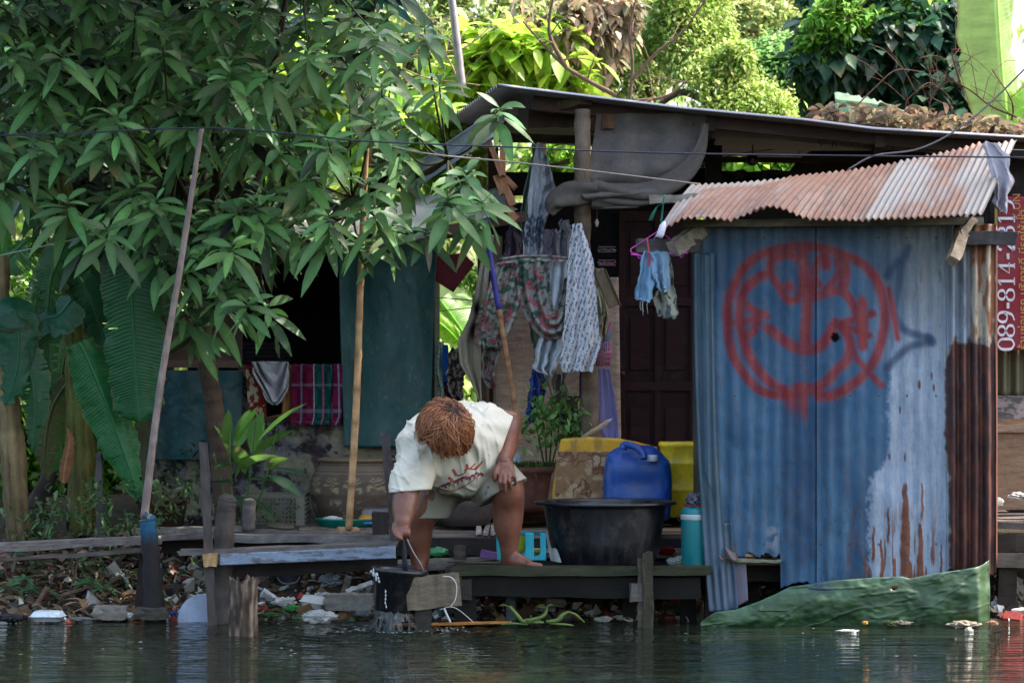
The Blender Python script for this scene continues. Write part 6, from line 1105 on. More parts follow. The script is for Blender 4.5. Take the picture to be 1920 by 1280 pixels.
m = MB(); m.box(P(1268, 1062, .12), (S(60), .06, .014), rot=(0, R(-3), 0), color=lin((180, 140, 60))); m.box(P(1262, 1066, .05), (S(50), .03, .01), color=lin((190, 192, 196))); m.build('yellow_tray', PLAST, label='thin yellow and white tray lying on the platform by the cooler', cat='tray', smooth=False)
crumple('plastic_bottle', 820, 1034, .8, .065, .03, .026, lin((70, 150, 100)), 'flattened green plastic bottle on boards behind the bent leg', 'bottle', mt=PET, amp=.15)
crumple('white_scrap', 970, 862, 1.9, .03, .03, .05, lin((200, 206, 214)), 'scrap of white plastic at the rim of the clay planter', 'plastic scrap')
# dragon jar
dj_ = thing('dragon_jar', 'large brown glazed water jar with pale dragon scrolls before the shack wall', 'jar', P(668, 985, 1.75)); q = P(676, 990, 1.75); rJ = S(95, 1.75); hJ = S(132, 1.75)
def jarc(V):
    a = np.arctan2(V[:, 1], V[:, 0]); x = a * rJ; z = V[:, 2]; zz = z / hJ
    c = mix(lin((74, 58, 48)), lin((98, 80, 66)), fbm(a * 6, z * 20)); u = ((a * 2.1) % 1.0 - .5); v = ((zz - .52) * 3.2)
    ar = np.hypot(u * 1.5, v - .1); ang = np.arctan2(v - .1, u); sw = (np.sin(ar * 42 + ang * 1.0) > .45) & (ar < .62) & (zz > .35) & (zz < .78) & (ang > -.3); c = mix(c, lin((178, 162, 118)), sw * .5)
    bl = sst(.56, .62, fbm(a * 7 + 3, z * 22, 0, 9)) * sst(.12, .2, zz) * (1 - sst(.38, .46, zz)); c = mix(c, lin((150, 142, 128)), bl * .7)
    for k in (.80, .84, .88): c = mix(c, lin((126, 112, 90)), (np.abs(zz - k) < .008) * .7)
    return mix(c, lin((128, 112, 84)), sst(.95, .97, zz) * .7)
zz = np.linspace(0, 1, 60); prof = [(0, 0)] + [(rJ * np.interp(t, [0, .1, .3, .5, .7, .85, .93, .945, .96, .99, 1.0], [.72, .82, .95, 1.0, .98, .88, .80, .80, .84, .85, .82]), t * hJ) for t in zz] + [(rJ * .76, hJ), (rJ * .74, hJ * .9), (rJ * .5, hJ * .4)]
m = MB(); m.organic = True; m.lathe(prof, q, 120, colfn=jarc, cap=False); m.build('jar_body', GLAZE, dj_)
m = MB(); m.organic = True; q = P(873, 985, 1.7); r_ = S(60, 1.7); m.lathe([(0, 0)] + [(r_ * np.interp(t, [0, .15, .45, .7, .88, .93, 1], [.62, .85, 1.02, .97, .72, .66, .70]), t * S(92, 1.7)) for t in np.linspace(0, 1, 24)] + [(r_ * .55, S(90, 1.7))], q, 60, colfn=lambda V: mix(lin((88, 76, 74)), lin((130, 118, 112)), sst(.5, .7, fbm(V[:, 0] * 40, V[:, 1] * 40, V[:, 2] * 40)) * .8 * sst(.1, .2, V[:, 2])), cap=False); m.build('stone_jar', STONE, label='round speckled grey-brown jar seen between the person\'s legs', cat='jar')
pp = thing('clay_planter', 'wide cracked red clay pot of low herbs behind the bent knee', 'plant pot', P(985, 960, 1.9)); q = P(985, 958, 1.9)
m = MB(); m.organic = True; m.lathe([(0, 0), (S(34, 1.9), 0), (S(40, 1.9), .04), (S(46, 1.9), .15), (S(50, 1.9), S(72, 1.9)), (S(54, 1.9), S(74, 1.9)), (S(55, 1.9), S(84, 1.9)), (S(50, 1.9), S(84, 1.9)), (S(48, 1.9), S(76, 1.9)), (0, S(76, 1.9))], q, 50, colfn=lambda V: mix(lin((96, 62, 54)), lin((120, 84, 72)), fbm(V[:, 0] * 9, V[:, 1] * 9, V[:, 2] * 20)), cap=False); m.build('pot', STONE, pp)
m = MB(); n_ = 900; pts = np.stack([q[0] + rng.normal(0, .08, n_), q[1] + rng.normal(0, .06, n_), np.full(n_, q[2] + S(80, 1.9))], 1); dd = rng.normal(0, .5, (n_, 3)) + [0, 0, 1]; arc_leaves(m, pts, dd, rng.uniform(.04, .09, n_), .008, .4, jcol(lin((80, 104, 52)), n_, .3), S_=3); m.build('herbs', LEAF, pp)
# log stump behind
m = MB(); m.organic = True; trunk(m, PP([(1084, 960), (1082, 850), (1080, 780), (1080, 742)], 1.95), [.09, .085, .07, .06], lin((84, 72, 62)), n=16, k=30, bumpy=.3); m.build('tree_stump', BARK, label='broken stump standing against the foot of the log post', cat='stump')
m = MB(); m.organic = True; m.box(P(1116, 806, 1.5), (S(58, 1.5), .03, .026), rot=(0, R(-33), 0), color=lin((170, 146, 124))); m.build('stick', WOOD, label='pale cut stick pointing up above the yellow sheet', cat='stick')
m = MB(); m.organic = True; m.lathe([(.012, 0), (.015, .015), (.008, .035), (0, .06)], P(1133, 795, 1.5), 8, lin((170, 184, 196)), tilt=(0, R(55), 0)); m.build('plastic_tip', PLAST, label='pale blue plastic twisted on the end of the cut stick', cat='plastic scrap')
# basin with things, aluminium pot
bs = thing('teal_basin', 'shallow teal plastic basin on the deck behind the bamboo pole', 'basin', P(648, 992, 1.45)); q = P(650, 990, 1.45); m = MB(); m.organic = True; r_ = S(58, 1.45); m.lathe([(0, 0), (r_ * .85, 0), (r_ * .97, .045), (r_ * 1.02, .05), (r_ * 1.0, .056), (r_ * .93, .05), (r_ * .8, .01), (0, .01)], q, 48, lin((0, 118, 104)), sy=.8); m.build('basin_body', PLAST, bs)
crumple('paper', 622, 972, 1.45, .05, .04, .014, lin((200, 200, 204)), 'crumpled white paper lying in the teal basin', 'paper', mt=HEAVY)
m = MB(); m.organic = True; m.lathe([(0, 0), (.045, 0), (.04, .02), (.02, .032), (0, .034)], P(687, 976, 1.45), 24, lin((206, 138, 30))); m.build('orange_lid', PLAST, label='orange dome lid in the teal basin', cat='lid')
m = MB(); m.box(P(690, 980, 1.36), (S(50, 1.4), .02, .014), color=lin((40, 110, 170))); m.build('blue_tray', PLAST, label='flat blue tray edge in front of the teal basin', cat='tray', bevel=.003)
m = MB(); m.lathe([(0, 0)] + [(S(42, 1.6) * (1 + .012 * (k % 2)), k * .012) for k in range(8)] + [(S(44, 1.6), .09), (S(45, 1.6), .094), (S(42, 1.6), .09), (S(40, 1.6), .02)], P(702, 978, 1.6), 40, lin((132, 134, 140)), cap=False); m.build('aluminium_basin', METAL, label='ribbed aluminium basin behind the orange lid', cat='basin')
# crate, pots, tin sheet at the left
cr = MB(); a = P(452, 990, 1.5); b_ = P(570, 930, 1.5); W_ = b_[0] - a[0]; H_ = b_[2] - a[2]; CC = lin((104, 102, 88))
for Yc in (1.5, 1.85):
    for k in range(17): cr.box((a[0] + W_ * k / 16, Yc, a[2] + H_ / 2), (.005, .006, H_), color=CC)
    for k in range(8): cr.box((a[0] + W_ / 2, Yc, a[2] + H_ * k / 7), (W_, .006, .006 if k < 7 else .016), color=CC)
for X_ in (a[0], b_[0]):
    for k in range(8): cr.box((X_, 1.5 + .35 * k / 7, a[2] + H_ / 2), (.006, .006, H_), color=CC)
    for k in range(8): cr.box((X_, 1.675, a[2] + H_ * k / 7), (.006, .35, .006 if k < 7 else .016), color=CC)
cr.box((b_[0] - .02, 1.497, a[2] + H_ / 2), (.045, .01, H_), color=CC); cr.build('plastic_crate', PLAST, label='grey-green mesh plastic crate overgrown with weeds before the shack wall', cat='crate', smooth=False)
m = MB(); m.organic = True; m.lathe([(0, 0), (.05, .002), (.075, .02), (.072, .024), (0, .02)], P(525, 992, 1.25), 28, lin((96, 92, 80)), sy=.7, tilt=(R(10), R(6), 0)); m.build('old_pan', STONE, label='flat dirty pan lying on the deck beside the crate', cat='pan')
for (x, y, r_, h_, Y, c, l_) in ((305, 985, 48, 52, 1.5, (84, 66, 56), 'wide brown planter pot beyond the leaning pole'), (372, 990, 20, 22, 1.3, (44, 42, 46), 'small black pot standing between the posts')):
    q = P(x, y, Y); m = MB(); m.organic = True; R0, H0 = S(r_, Y), S(h_, Y); m.lathe([(0, 0), (R0 * .8, 0), (R0 * .97, H0 * .85), (R0 * 1.06, H0 * .86), (R0 * 1.08, H0), (R0 * .98, H0), (R0 * .95, H0 * .9), (0, H0 * .9)], q, 40, lin(c), cap=False, fn=lambda V: V + np.stack([V[:, 0] * 0, V[:, 0] * 0, .008 * np.sin(np.arctan2(V[:, 1], V[:, 0]) * 9) * (V[:, 2] > H0 * .84)], 1)); m.build('plant_pot', STONE, label=l_, cat='plant pot')
m = MB(); m.organic = True; m.lathe([(.055, 0), (.075, .01), (.085, .04), (.08, .07), (.06, .09), (.075, .1), (.07, .14), (.05, .15)], P(66, 1005, 1.3), 30, lin((54, 52, 50)), cap=False); m.build('old_barrel', STONE, label='dark plastic vessel in the shade behind the banana stem', cat='vessel')
# ---------------------------------------------------------------- mango tree over the shack
mg = lin((34, 70, 54))
tip = []
seen = [(75, 150), (185, 130), (60, 60), (145, 25), (250, 20), (20, 220), (65, 165), (225, 215), (60, 260), (300, 90), (345, 75), (380, 75), (430, 130), (385, 150), (70, 300), (195, 265), (240, 250), (330, 200), (315, 205), (370, 240), (395, 180), (450, 100), (520, 60), (580, 90), (560, 20), (640, 40), (700, 60), (740, 110), (600, 30), (480, 20), (500, 130), (240, 375), (270, 400), (250, 345), (395, 375), (500, 360), (440, 385), (575, 300), (620, 400), (690, 350), (740, 300), (600, 350), (530, 270), (660, 200), (700, 220), (760, 200), (800, 250), (780, 330), (860, 330), (870, 400), (900, 380), (935, 205), (930, 215), (840, 280), (560, 420), (610, 430), (700, 390), (670, 440), (400, 430), (380, 480), (350, 480), (300, 470), (300, 500), (440, 460), (480, 450), (420, 540), (400, 560), (460, 560), (500, 570), (340, 560), (360, 610), (440, 520), (200, 430), (160, 430), (130, 380), (40, 330), (30, 90), (110, 100), (10, 20), (200, 60), (650, 120), (720, 160), (590, 200), (480, 190), (540, 190), (620, 260), (840, 370), (730, 420), (800, 430), (560, 140), (820, 150), (790, 60), (850, 210)]
for (x, y) in seen: tip.append((x + random.uniform(-6, 6), y + random.uniform(-6, 6), random.uniform(.35, 1.2)))
def inside(x, y):
    lim = np.interp(x, [-60, 60, 150, 240, 330, 400, 500, 540, 640, 760, 880, 960, 990], [330, 360, 400, 390, 460, 530, 500, 380, 370, 350, 330, 260, 180])
    top = np.interp(x, [-60, 700, 760, 820, 900, 980], [-500, -300, -60, 110, 170, 230])
    return top < y < lim
k = 0
while k < 165:
    x, y = random.uniform(-60, 970), random.uniform(-60, 590)
    if x > 480 and random.random() < .75 and not (x < 960 and y > 230): continue
    if x > 620 and y > 210 and random.random() < .7: continue
    if inside(x, y): tip.append((x, y, random.uniform(.6, 2.0))); k += 1
tip = [t for t in tip if not (770 < t[0] < 925 and abs((t[1] + 45) - (346 - (t[0] - 757) * .67)) < 62 and random.random() < .93) and not (690 < t[0] < 850 and 330 < t[1] < 420 and random.random() < .4)]
tipF = np.array([P(*t) for t in tip])
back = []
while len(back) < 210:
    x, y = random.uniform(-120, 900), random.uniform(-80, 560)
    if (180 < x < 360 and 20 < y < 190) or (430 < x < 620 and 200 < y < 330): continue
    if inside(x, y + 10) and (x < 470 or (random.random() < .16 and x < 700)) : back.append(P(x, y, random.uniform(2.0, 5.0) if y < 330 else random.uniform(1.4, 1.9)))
high = []
while len(high) < 420:                                  # the part of the crown above the picture
    x, y, z = random.uniform(-4.2, -.5), random.uniform(-1.0, 4), random.uniform(3.4, 4.9)
    if ((x + 2.3) / 1.8)**2 + ((y - 1.3) / 2.8)**2 + ((z - 3.1) / 1.9)**2 < 1: high.append((x, y, z))
mt = thing('mango_tree', 'large mango tree with long drooping dark leaves hanging over the shack', 'tree', P(425, 985, 1.55))
m = MB(); rosettes(m, tipF, 13, (.15, .255), (.23, .30), lin((78, 112, 66)), cv=.38, elev=(-.7, .8), g=(.15, .6), young=.02); rosettes(m, np.array(back), 12, (.15, .25), (.23, .30), lin((40, 66, 42)), elev=(-.7, .7), S_=5, young=.02); rosettes(m, np.array(high), 12, (.2, .34), (.22, .3), mg, S_=4)  # back rosettes get a darker leaf colour to paint shade deep in the crown
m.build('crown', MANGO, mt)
m = MB(); m.organic = True; tb_ = P(425, 985, 1.55); fork = P(378, 560, 1.55)
trunk(m, [tb_, P(412, 850, 1.55), P(398, 740, 1.55), P(382, 640, 1.55), fork], [.062, .055, .052, .050, .045], lin((88, 72, 62)), n=14, k=50); m.build('trunk', BARK, mt)
m = MB(); m.organic = True; hubs = []
for (x, y, Y) in ((150, 330, 1.6), (240, 160, 1.4), (330, 330, 1.2), (420, 180, 1.6), (90, 120, 1.8), (540, 300, 1.4), (600, 120, 1.6), (720, 220, 1.5), (840, 300, 1.3), (480, 430, 1.2), (660, 370, 1.2), (400, -60, 1.5), (560, -150, 1.0), (250, -200, 1.8), (700, 20, 2.0)):
    h = P(x, y, Y); hubs.append(h); md = (fork + h) / 2 + [random.uniform(-.1, .1), random.uniform(-.1, .1), -.05 + .12 * random.random()]; trunk(m, [fork, md, h], [.032, .022, .012], lin((66, 54, 46)), n=7, k=22)
hubs = np.array(hubs)
for p in list(tipF) + back[::3] + high[::4]:
    h = hubs[np.argmin(((hubs - np.array(p))**2).sum(1))]; md = (h + p) / 2 + [0, 0, -.06]; m.tube(spl([h, md, np.array(p)], 9), [.009, .004], 5, lin((64, 66, 46)))
m.build('branch', BARK, mt)
# ---------------------------------------------------------------- banana plants
def banana_leaf(mb, pts, w, c, face=(0, -1, 0), fold=.35, tear=.0, nw=12, wprof=None, seed=0, n=200):
    """a big blade along the midrib pts; w is the full width; face is the way its upper side looks"""
    q = spl(pts, n); t = norm(np.gradient(q, axis=0)); f = np.asarray(face, float); sd_ = norm(np.cross(t, f)); nr = np.cross(sd_, t); u = np.linspace(0, 1, n)
    wp = wprof(u) if wprof else np.sin(PI * np.clip(u * .97 + .03, 0, 1) ** .6) ** .55; k = np.linspace(-1, 1, nw * 2 + 1)
    G = q[:, None] + sd_[:, None] * (k[None] * wp[:, None] * w / 2)[..., None] * np.cos(np.abs(k) * fold)[None, :, None] - nr[:, None] * (np.abs(k)[None] ** 1.3 * wp[:, None] * w / 2 * math.sin(fold))[..., None]
    G += nr[:, None] * (.0016 * np.sin(u[:, None] * 330 - np.abs(k)[None] * 16) * np.minimum(1, np.abs(k)[None] * 4))[..., None]
    G += nr[:, None] * ((fbm(u[:, None] * 5, k[None] * 1.3, 0, seed) - .5) * w * .22 * np.abs(k)[None])[..., None]
    ed = (vn(u * 26, seed * 1.0) - .5) * .10; G += sd_[:, None] * (np.sign(k)[None] * (np.abs(k)[None] ** 3) * ed[:, None] * w)[..., None]
    cc = mix(np.asarray(c) * .72, np.asarray(c) * 1.28, fbm(u[:, None] * 60, k[None] * 2, 0, seed + 2)); cc = mix(cc, np.minimum(1, np.asarray(c) * 1.9 + .02), np.broadcast_to(np.abs(k)[None] < .06, cc.shape[:2]) * .8)
    ke = sst(.90, 1.0, np.abs(k))[None] * sst(.45, .6, fbm(u[:, None] * 9, k[None] * 3, 0, seed + 8)); cc = mix(cc, lin((112, 92, 52)), ke * .8)
    keep = None
    if tear:
        kp = np.ones((n - 1, nw * 2), bool)
        for s_ in (0, 1):
            for i in range(n - 1):
                if vn(i * .4, s_ * 7 + seed) > 1 - tear:
                    d = int(nw * random.uniform(.2, .9)); kp[i, (0 if s_ == 0 else nw * 2 - d):(d if s_ == 0 else nw * 2)] = False
        keep = kp
    mb.organic = True; mb.grid(G, cc, keep=keep)
def banana(label, base, stem_pts, r, leaves, stemc=(112, 116, 62), group=None, name='banana_plant'):
    t = thing(name, label, 'banana plant', base, group)
    if stem_pts:
        m = MB(); m.organic = True; k = 50; q = spl(stem_pts, k); n_ = fbm(np.linspace(0, 9, k), 3.3, 0, 5); cc = mix(np.tile(lin(stemc), (k, 1)), np.tile(lin((60, 50, 34)), (k, 1)), sst(.45, .65, n_) * .6); cc = np.repeat(cc, 28, axis=0) * (.25 + 1.5 * fbm(np.tile(np.arange(28) * 1.3, k), np.repeat(np.linspace(0, 4, k), 28), 0, 7, 3))[:, None]; m.tube(q, r, 28, cc, bumpy=.2); m.c[-1] = cc; m.build('pseudostem', BARK, t)
    for i, lf in enumerate(leaves):
        m = MB(); banana_leaf(m, lf[0], lf[1], lin(lf[2]), seed=i * 3 + int(base[0] * 10), **(lf[3] if len(lf) > 3 else {})); m.tube(spl(lf[0], 30), [.012, .008, .003], 6, lin(lf[2]) * 1.5); m.build('leaf', BANANA, t)
    return t
G1, G2 = (22, 66, 34), (34, 84, 40)
banana('banana plant with a long blade hanging straight down beside the leaning pole', P(150, 1000, 1.3), PP([(152, 1000), (148, 850), (142, 700), (135, 560), (128, 430), (120, 330)], 1.3), [.066, .062, .055, .05, .045, .04], [
    (PP([(243, 462), (247, 560), (252, 660), (256, 740), (262, 792)], .85), .36, (26, 84, 44), {'wprof': lambda u: np.clip(1.02 - .25 * u, 0, 1) * sst(-.1, .1, u) * (1 - sst(.86, 1.01, u)) ** .5, 'tear': .03, 'n': 260}),
    (PP([(150, 640), (185, 720), (215, 800), (240, 870), (262, 935)], .95), .26, (28, 92, 46), {'face': (.3, -1, .2), 'tear': .02, 'n': 240}),
    (PP([(132, 470), (100, 500), (70, 560), (50, 640)], 1.2), .24, (44, 92, 30), {'face': (0, -1, .5), 'tear': .2}), (PP([(135, 560), (110, 590), (80, 600), (50, 640)], 1.0), .24, (32, 84, 54), {'face': (0, -.8, .8)}),
    (PP([(140, 620), (120, 680), (112, 760), (118, 860), (125, 900)], 1.5), .26, (52, 100, 26), {'tear': .25}), (PP([(130, 430), (170, 470), (180, 560), (170, 680)], 1.45), .28, (26, 62, 34), {'tear': .15}),
    (PP([(128, 440), (96, 520), (88, 620), (96, 740)], 1.15), .20, (36, 88, 40), {'tear': .3}), (PP([(135, 500), (170, 560), (196, 660), (200, 760)], 1.2), .22, (28, 84, 44), {'tear': .25}), (PP([(140, 700), (100, 760), (84, 840), (90, 900)], 1.3), .18, (80, 84, 44), {'tear': .35}),
    (PP([(120, 330), (180, 240), (260, 190), (330, 190)], 1.9), .30, (40, 80, 30), {'face': (0, -.5, 1)})])
banana('banana plant with a thick brown stem at the edge of the scene', P(30, 1015, 1.1), PP([(36, 1015), (26, 880), (14, 740), (5, 620), (0, 480)], 1.1), [.066, .066, .06, .052, .045], [
    (PP([(5, 620), (25, 580), (35, 640), (30, 700), (10, 760)], .9), .26, (30, 80, 54), {'face': (.2, -.8, .5)}), (PP([(10, 640), (50, 680), (66, 760), (60, 850)], .95), .2, (30, 78, 44), {'tear': .25}), (PP([(0, 500), (30, 470), (60, 450), (95, 480)], 1.4), .3, (50, 104, 34), {'face': (0, -.6, .9), 'tear': .2}), (PP([(0, 520), (-30, 420), (10, 330), (40, 260)], 1.7), .3, (60, 120, 36), {'tear': .1})], stemc=(120, 104, 74))
banana('slim banana plant with mossy green stem between the two thicker ones', P(160, 1000, 1.8), PP([(168, 1000), (160, 850), (156, 700), (158, 560), (175, 330), (190, 130)], 1.9), [.06, .06, .05, .05, .055, .05], [(PP([(150, 560), (100, 640), (90, 760)], 2.2), .3, (70, 120, 30), {'tear': .3}), (PP([(190, 130), (240, 60), (300, 150), (300, 290)], 2.8), .34, (110, 160, 50), {'tear': .2}), (PP([(190, 150), (230, 180), (270, 260), (275, 330)], 2.6), .3, (96, 150, 44), {'tear': .25})], stemc=(112, 120, 60))
banana('banana plant beyond the gap beside the tarpaulin with pale broad blades', P(780, 900, 5.0), None, .05, [
    (PP([(780, 520), (830, 570), (880, 640), (930, 720)], 4.6), .50, (112, 160, 70), {'face': (.2, -1, .5)}), (PP([(770, 640), (830, 680), (880, 740)], 4.4), .40, (150, 180, 84), {'face': (.3, -1, .6)}), (PP([(790, 590), (830, 610), (870, 650)], 4.3), .16, (120, 170, 30), {'face': (0, -1, .2)})])
banana('banana plant with a huge upright pale green blade beyond the roof corner', P(1900, 300, 5.2), PP([(1900, 800), (1896, 500), (1890, 330), (1888, 250)], 5.2), [.1, .09, .06], [
    (PP([(1892, 262), (1880, 150), (1872, 40), (1866, -80), (1862, -190)], 4.9), .54, (132, 158, 84), {'face': (.55, -1, .1), 'fold': .55, 'nw': 20, 'n': 160, 'wprof': lambda u: sst(-.02, .2, u) ** .5 * (1 - sst(.92, 1, u))}), (PP([(1890, 250), (1925, 200), (1980, 240)], 4.9), .3, (120, 165, 60), {})])
banana('fallen grey-green banana blade lying across dry leaves on the roof', P(1570, 210, 2.6), None, .03, [(PP([(1566, 188), (1610, 192), (1660, 200), (1730, 222)], 2.7), .22, (112, 142, 116), {'face': (0, -1, .7), 'wprof': lambda u: (1 - u * .8) * np.ones_like(u)})], name='banana_leaf_piece')
m = MB(); m.organic = True; trunk(m, PP([(60, 960), (110, 860), (170, 740), (225, 650), (262, 560)], 1.7), [.05, .045, .04, .035, .03], lin((60, 50, 46)), n=10, k=30, bumpy=.2); m.build('leaning_tree', BARK, label='dark bare young tree slanting between the banana stems', cat='tree')
m = MB(); m.beam(P(272, 900, 1.9), P(270, 740, 1.9), .09, .09, lin((84, 84, 62)), up=(0, 1, 0)); m.build('post', WOODV, label='mossy square post at the corner of the shack behind the leaning pole', cat='post')
m = MB(); m.organic = True; banana_leaf(m, PP([(118, 905), (122, 870), (130, 830), (126, 800)], 1.0), .10, lin((120, 84, 60)), fold=.9); m.build('dry_leaf', DRY, label='curled brown dead leaf hanging from the banana stem', cat='leaf')
# ---------------------------------------------------------------- ginger, basil and other plants
def plant(nm, label, base, stems, leaves_fn, cat='plant', lm=LEAF, sc=(70, 92, 48), r=.006):
    t = thing(nm, label, cat, base)
    if stems:
        m = MB(); m.organic = True
        for s_ in stems: m.tube(spl(s_, 16), [r, r * .5], 6, lin(sc))
        m.build('stem', BARK, t)
    m = MB(); leaves_fn(m); m.build('leaves', lm, t); return t
gp = [((440, 985), (432, 880), (430, 780)), ((455, 985), (470, 880), (480, 790)), ((470, 985), (500, 890), (520, 800)), ((430, 985), (415, 900), (400, 850))]
def gl(m):
    L = [((432, 860), (400, 792), .16), ((432, 840), (428, 762), .15), ((436, 850), (470, 760), .2), ((445, 850), (485, 752), .17), ((470, 850), (495, 765), .16), ((480, 830), (574, 748), .26), ((470, 860), (552, 800), .2), ((450, 870), (405, 880), .18), ((446, 880), (520, 850), .2), ((440, 905), (395, 910), .16), ((455, 900), (520, 905), .18), ((500, 890), (560, 930), .22), ((500, 880), (575, 890), .2), ((430, 930), (470, 960), .2), ((470, 930), (510, 975), .16), ((440, 900), (470, 850), .2), ((460, 890), (440, 830), .2), ((505, 880), (540, 860), .16)]
    p0 = np.array([P(*a, 1.15 + random.uniform(-.1, .1)) for a, b_, l in L]); d = np.array([P(*b_, 1.1 + random.uniform(-.12, .12)) - P(*a, 1.15) for a, b_, l in L]); LL = np.linalg.norm(d, axis=1) * 1.08; up = d[:, 2] > 0; c = jcol(lin((78, 122, 48)), len(L), .2); c[~up] = jcol(lin((50, 84, 52)), (~up).sum(), .2)
    arc_leaves(m, p0, d + [0, 0, .03], LL, np.full(len(L), .088), .15, c, S_=9, fold=.35)
plant('ginger_plant', 'young ginger-like plant with bright upright leaves in front of the shack wall', P(450, 985, 1.15), [PP(s_, 1.15) for s_ in gp], gl)
def bl(m):
    n_ = 420; cs = np.array([P(*a, 1.75) for a in ((1000, 790), (1020, 770), (1040, 790), (1060, 800), (1080, 770), (1090, 800), (1030, 820), (1005, 815), (1060, 825), (1045, 750), (1012, 745))]); k = rng.integers(0, len(cs), n_); p = cs[k] + rng.normal(0, .045, (n_, 3)); arc_leaves(m, p, rng.normal(0, 1, (n_, 3)) + [0, -.3, .3], rng.uniform(.035, .075, n_), rng.uniform(.018, .034, n_), .3, jcol(lin((112, 152, 88)), n_, .25), S_=4)
plant('basil_bush', 'leafy holy basil bush growing in the clay planter behind the person', P(1030, 870, 1.8), [[P(1020 + 5 * i, 870, 1.8), P(1010 + 12 * i, 820, 1.78), P(1000 + 16 * i, 760 + 9 * (i % 3), 1.75)] for i in range(6)], bl)
m = MB(); m.organic = True
for (x, y, h) in ((1015, 745, 34), (1045, 742, 30), (1062, 752, 26)):
    for k in range(10): m.lathe([(0, -.004), (.006, 0), (0, .006)], P(x + random.uniform(-1, 1), y - k * h / 10, 1.74), 5, lin((112, 84, 104)), cap=False)
m.build('basil_flower_spikes', LEAF, label='thin purple-brown flower spikes standing above the basil bush', cat='flower')
def weeds(nm, label, boxes, n, L, c, W=.4, mt=LEAF, Yr=None, up=.6, kind=None, cat='weeds'):
    m = MB()
    for (x0, y0, x1, y1, Y) in boxes:
        k = int(n * (x1 - x0) * (y1 - y0) / 6000) + 8; a = rng.uniform(x0, x1, k); b_ = rng.uniform(y0, y1, k); keep = fbm(a / 22, b_ / 18, 0, 7) > .44; a, b_ = a[keep], b_[keep]; k = len(a); YY = Y + rng.normal(0, .12, k); p = np.array([P(a[i], b_[i], YY[i]) for i in range(k)])
        arc_leaves(m, p, rng.normal(0, .8, (k, 3)) + [0, -.3, up], L * rng.uniform(.5, 1.4, k), L * W * rng.uniform(.7, 1.2, k), .4, jcol(lin(c), k, .35, .12), S_=4)
    return m.build(nm, mt, label=label, cat=cat, kind=kind)
weeds('weeds', 'low weeds and creepers round the banana stems and along the bank', [(180, 880, 290, 1000, 1.35), (60, 900, 200, 1010, 1.0), (180, 900, 300, 1000, .9), (0, 960, 120, 1015, .9), (230, 900, 360, 985, 1.2), (180, 1000, 300, 1010, .9), (300, 1040, 470, 1100, .95), (150, 1060, 280, 1100, .8), (470, 1060, 660, 1110, 1.2), (300, 840, 380, 930, 1.9), (60, 1050, 200, 1090, .9)], 150, .05, (62, 88, 48), kind='stuff')
weeds('weeds', 'creeping weeds through the plastic crate', [(470, 940, 570, 985, 1.45), (400, 940, 480, 990, 1.3)], 220, .035, (70, 96, 44), kind='stuff')
def palm_leaf(m, c, r, Y, cc):
    n_ = 7; a = np.linspace(-.3, PI + .3, n_); p = np.tile(P(*c, Y), (n_, 1)); d = np.stack([np.cos(a), -.5 * np.ones(n_), np.sin(a) * .6 - .05], 1); arc_leaves(m, p, d, S(r, Y) * rng.uniform(.8, 1.1, n_), S(r, Y) * .3, .3, jcol(lin(cc), n_, .15), S_=5, petiole=0)
for i, (pts, l_) in enumerate(((((20, 1100, 34), (60, 1105, 30), (45, 1085, 26)), 'pale cassava seedling on the mud at the edge of the scene'), (((165, 1092, 36), (200, 1104, 30)), 'cassava seedling with spread fingers below the walkway'), (((92, 1110, 26), (100, 1130, 26)), 'low cassava seedling above the white foam box'))):
    t = thing('cassava_seedling', l_, 'plant', P(pts[0][0], 1130, .6)); m = MB()
    for x, y, r in pts: palm_leaf(m, (x, y), r, .6, (92, 140, 96))
    m.build('leaves', LEAF, t); m = MB(); m.organic = True
    for x, y, r in pts: m.tube(spl([P(x, y, .6), P((x + pts[0][0]) / 2, y + 25, .62), P(pts[0][0], 1140, .62)], 8), .004, 5, lin((80, 90, 60)))
    m.build('stem', BARK, t)
# ---------------------------------------------------------------- wild growth behind the roofs
def wild(label, lobes, Y, n, L, W, c, trunkpts=None, extra=None, name='vine_covered_tree', cat='tree', cv=.3, S_=3, down=.3, shell=.5, lm=LEAF, mixc=None):
    """lobes: (px, py, radius_px_x, radius_px_y, dY)"""
    lobes = list(lobes); nl_ = len(lobes)
    for a in lobes[:nl_]:
        for _ in range(3):
            an_ = random.random() * 6.28; k_ = random.uniform(.25, .45); lobes.append((a[0] + math.cos(an_) * a[2] * 1.0, a[1] + math.sin(an_) * a[3] * 1.0, a[2] * k_, a[3] * k_, a[4] + random.uniform(-.15, .1)))
    C_ = np.array([P(a[0], a[1], Y + a[4]) for a in lobes]); Rr = np.array([(S(a[2], Y), S((a[2] + a[3]) / 2, Y) * .8, S(a[3], Y)) for a in lobes]); base = P(lobes[0][0], 0, Y); base[2] = .4
    t = thing(name, label, cat, base); m = MB(); cloud_leaves(m, C_, Rr, n, L, W, lin(c), cv=cv, S_=S_, down=down, shell=shell)
    if mixc: cloud_leaves(m, C_, Rr * 1.03, int(n * .3), L * .9, W, lin(mixc), cv=cv, S_=S_, down=down, shell=.9)
    m.build('crown', lm, t); m = MB(); m.organic = True
    tp = trunkpts or [base, base + [.1, 0, 1.2], C_[0]]; trunk(m, tp, [.10, .07, .04], lin((84, 70, 58)), n=9, k=24)
    for c_ in C_[1:nl_]: trunk(m, [C_[0], (C_[0] + c_) / 2 + [0, 0, .1], c_], [.04, .015], lin((84, 70, 58)), n=6, k=12)
    m.build('trunk', BARK, t); return t
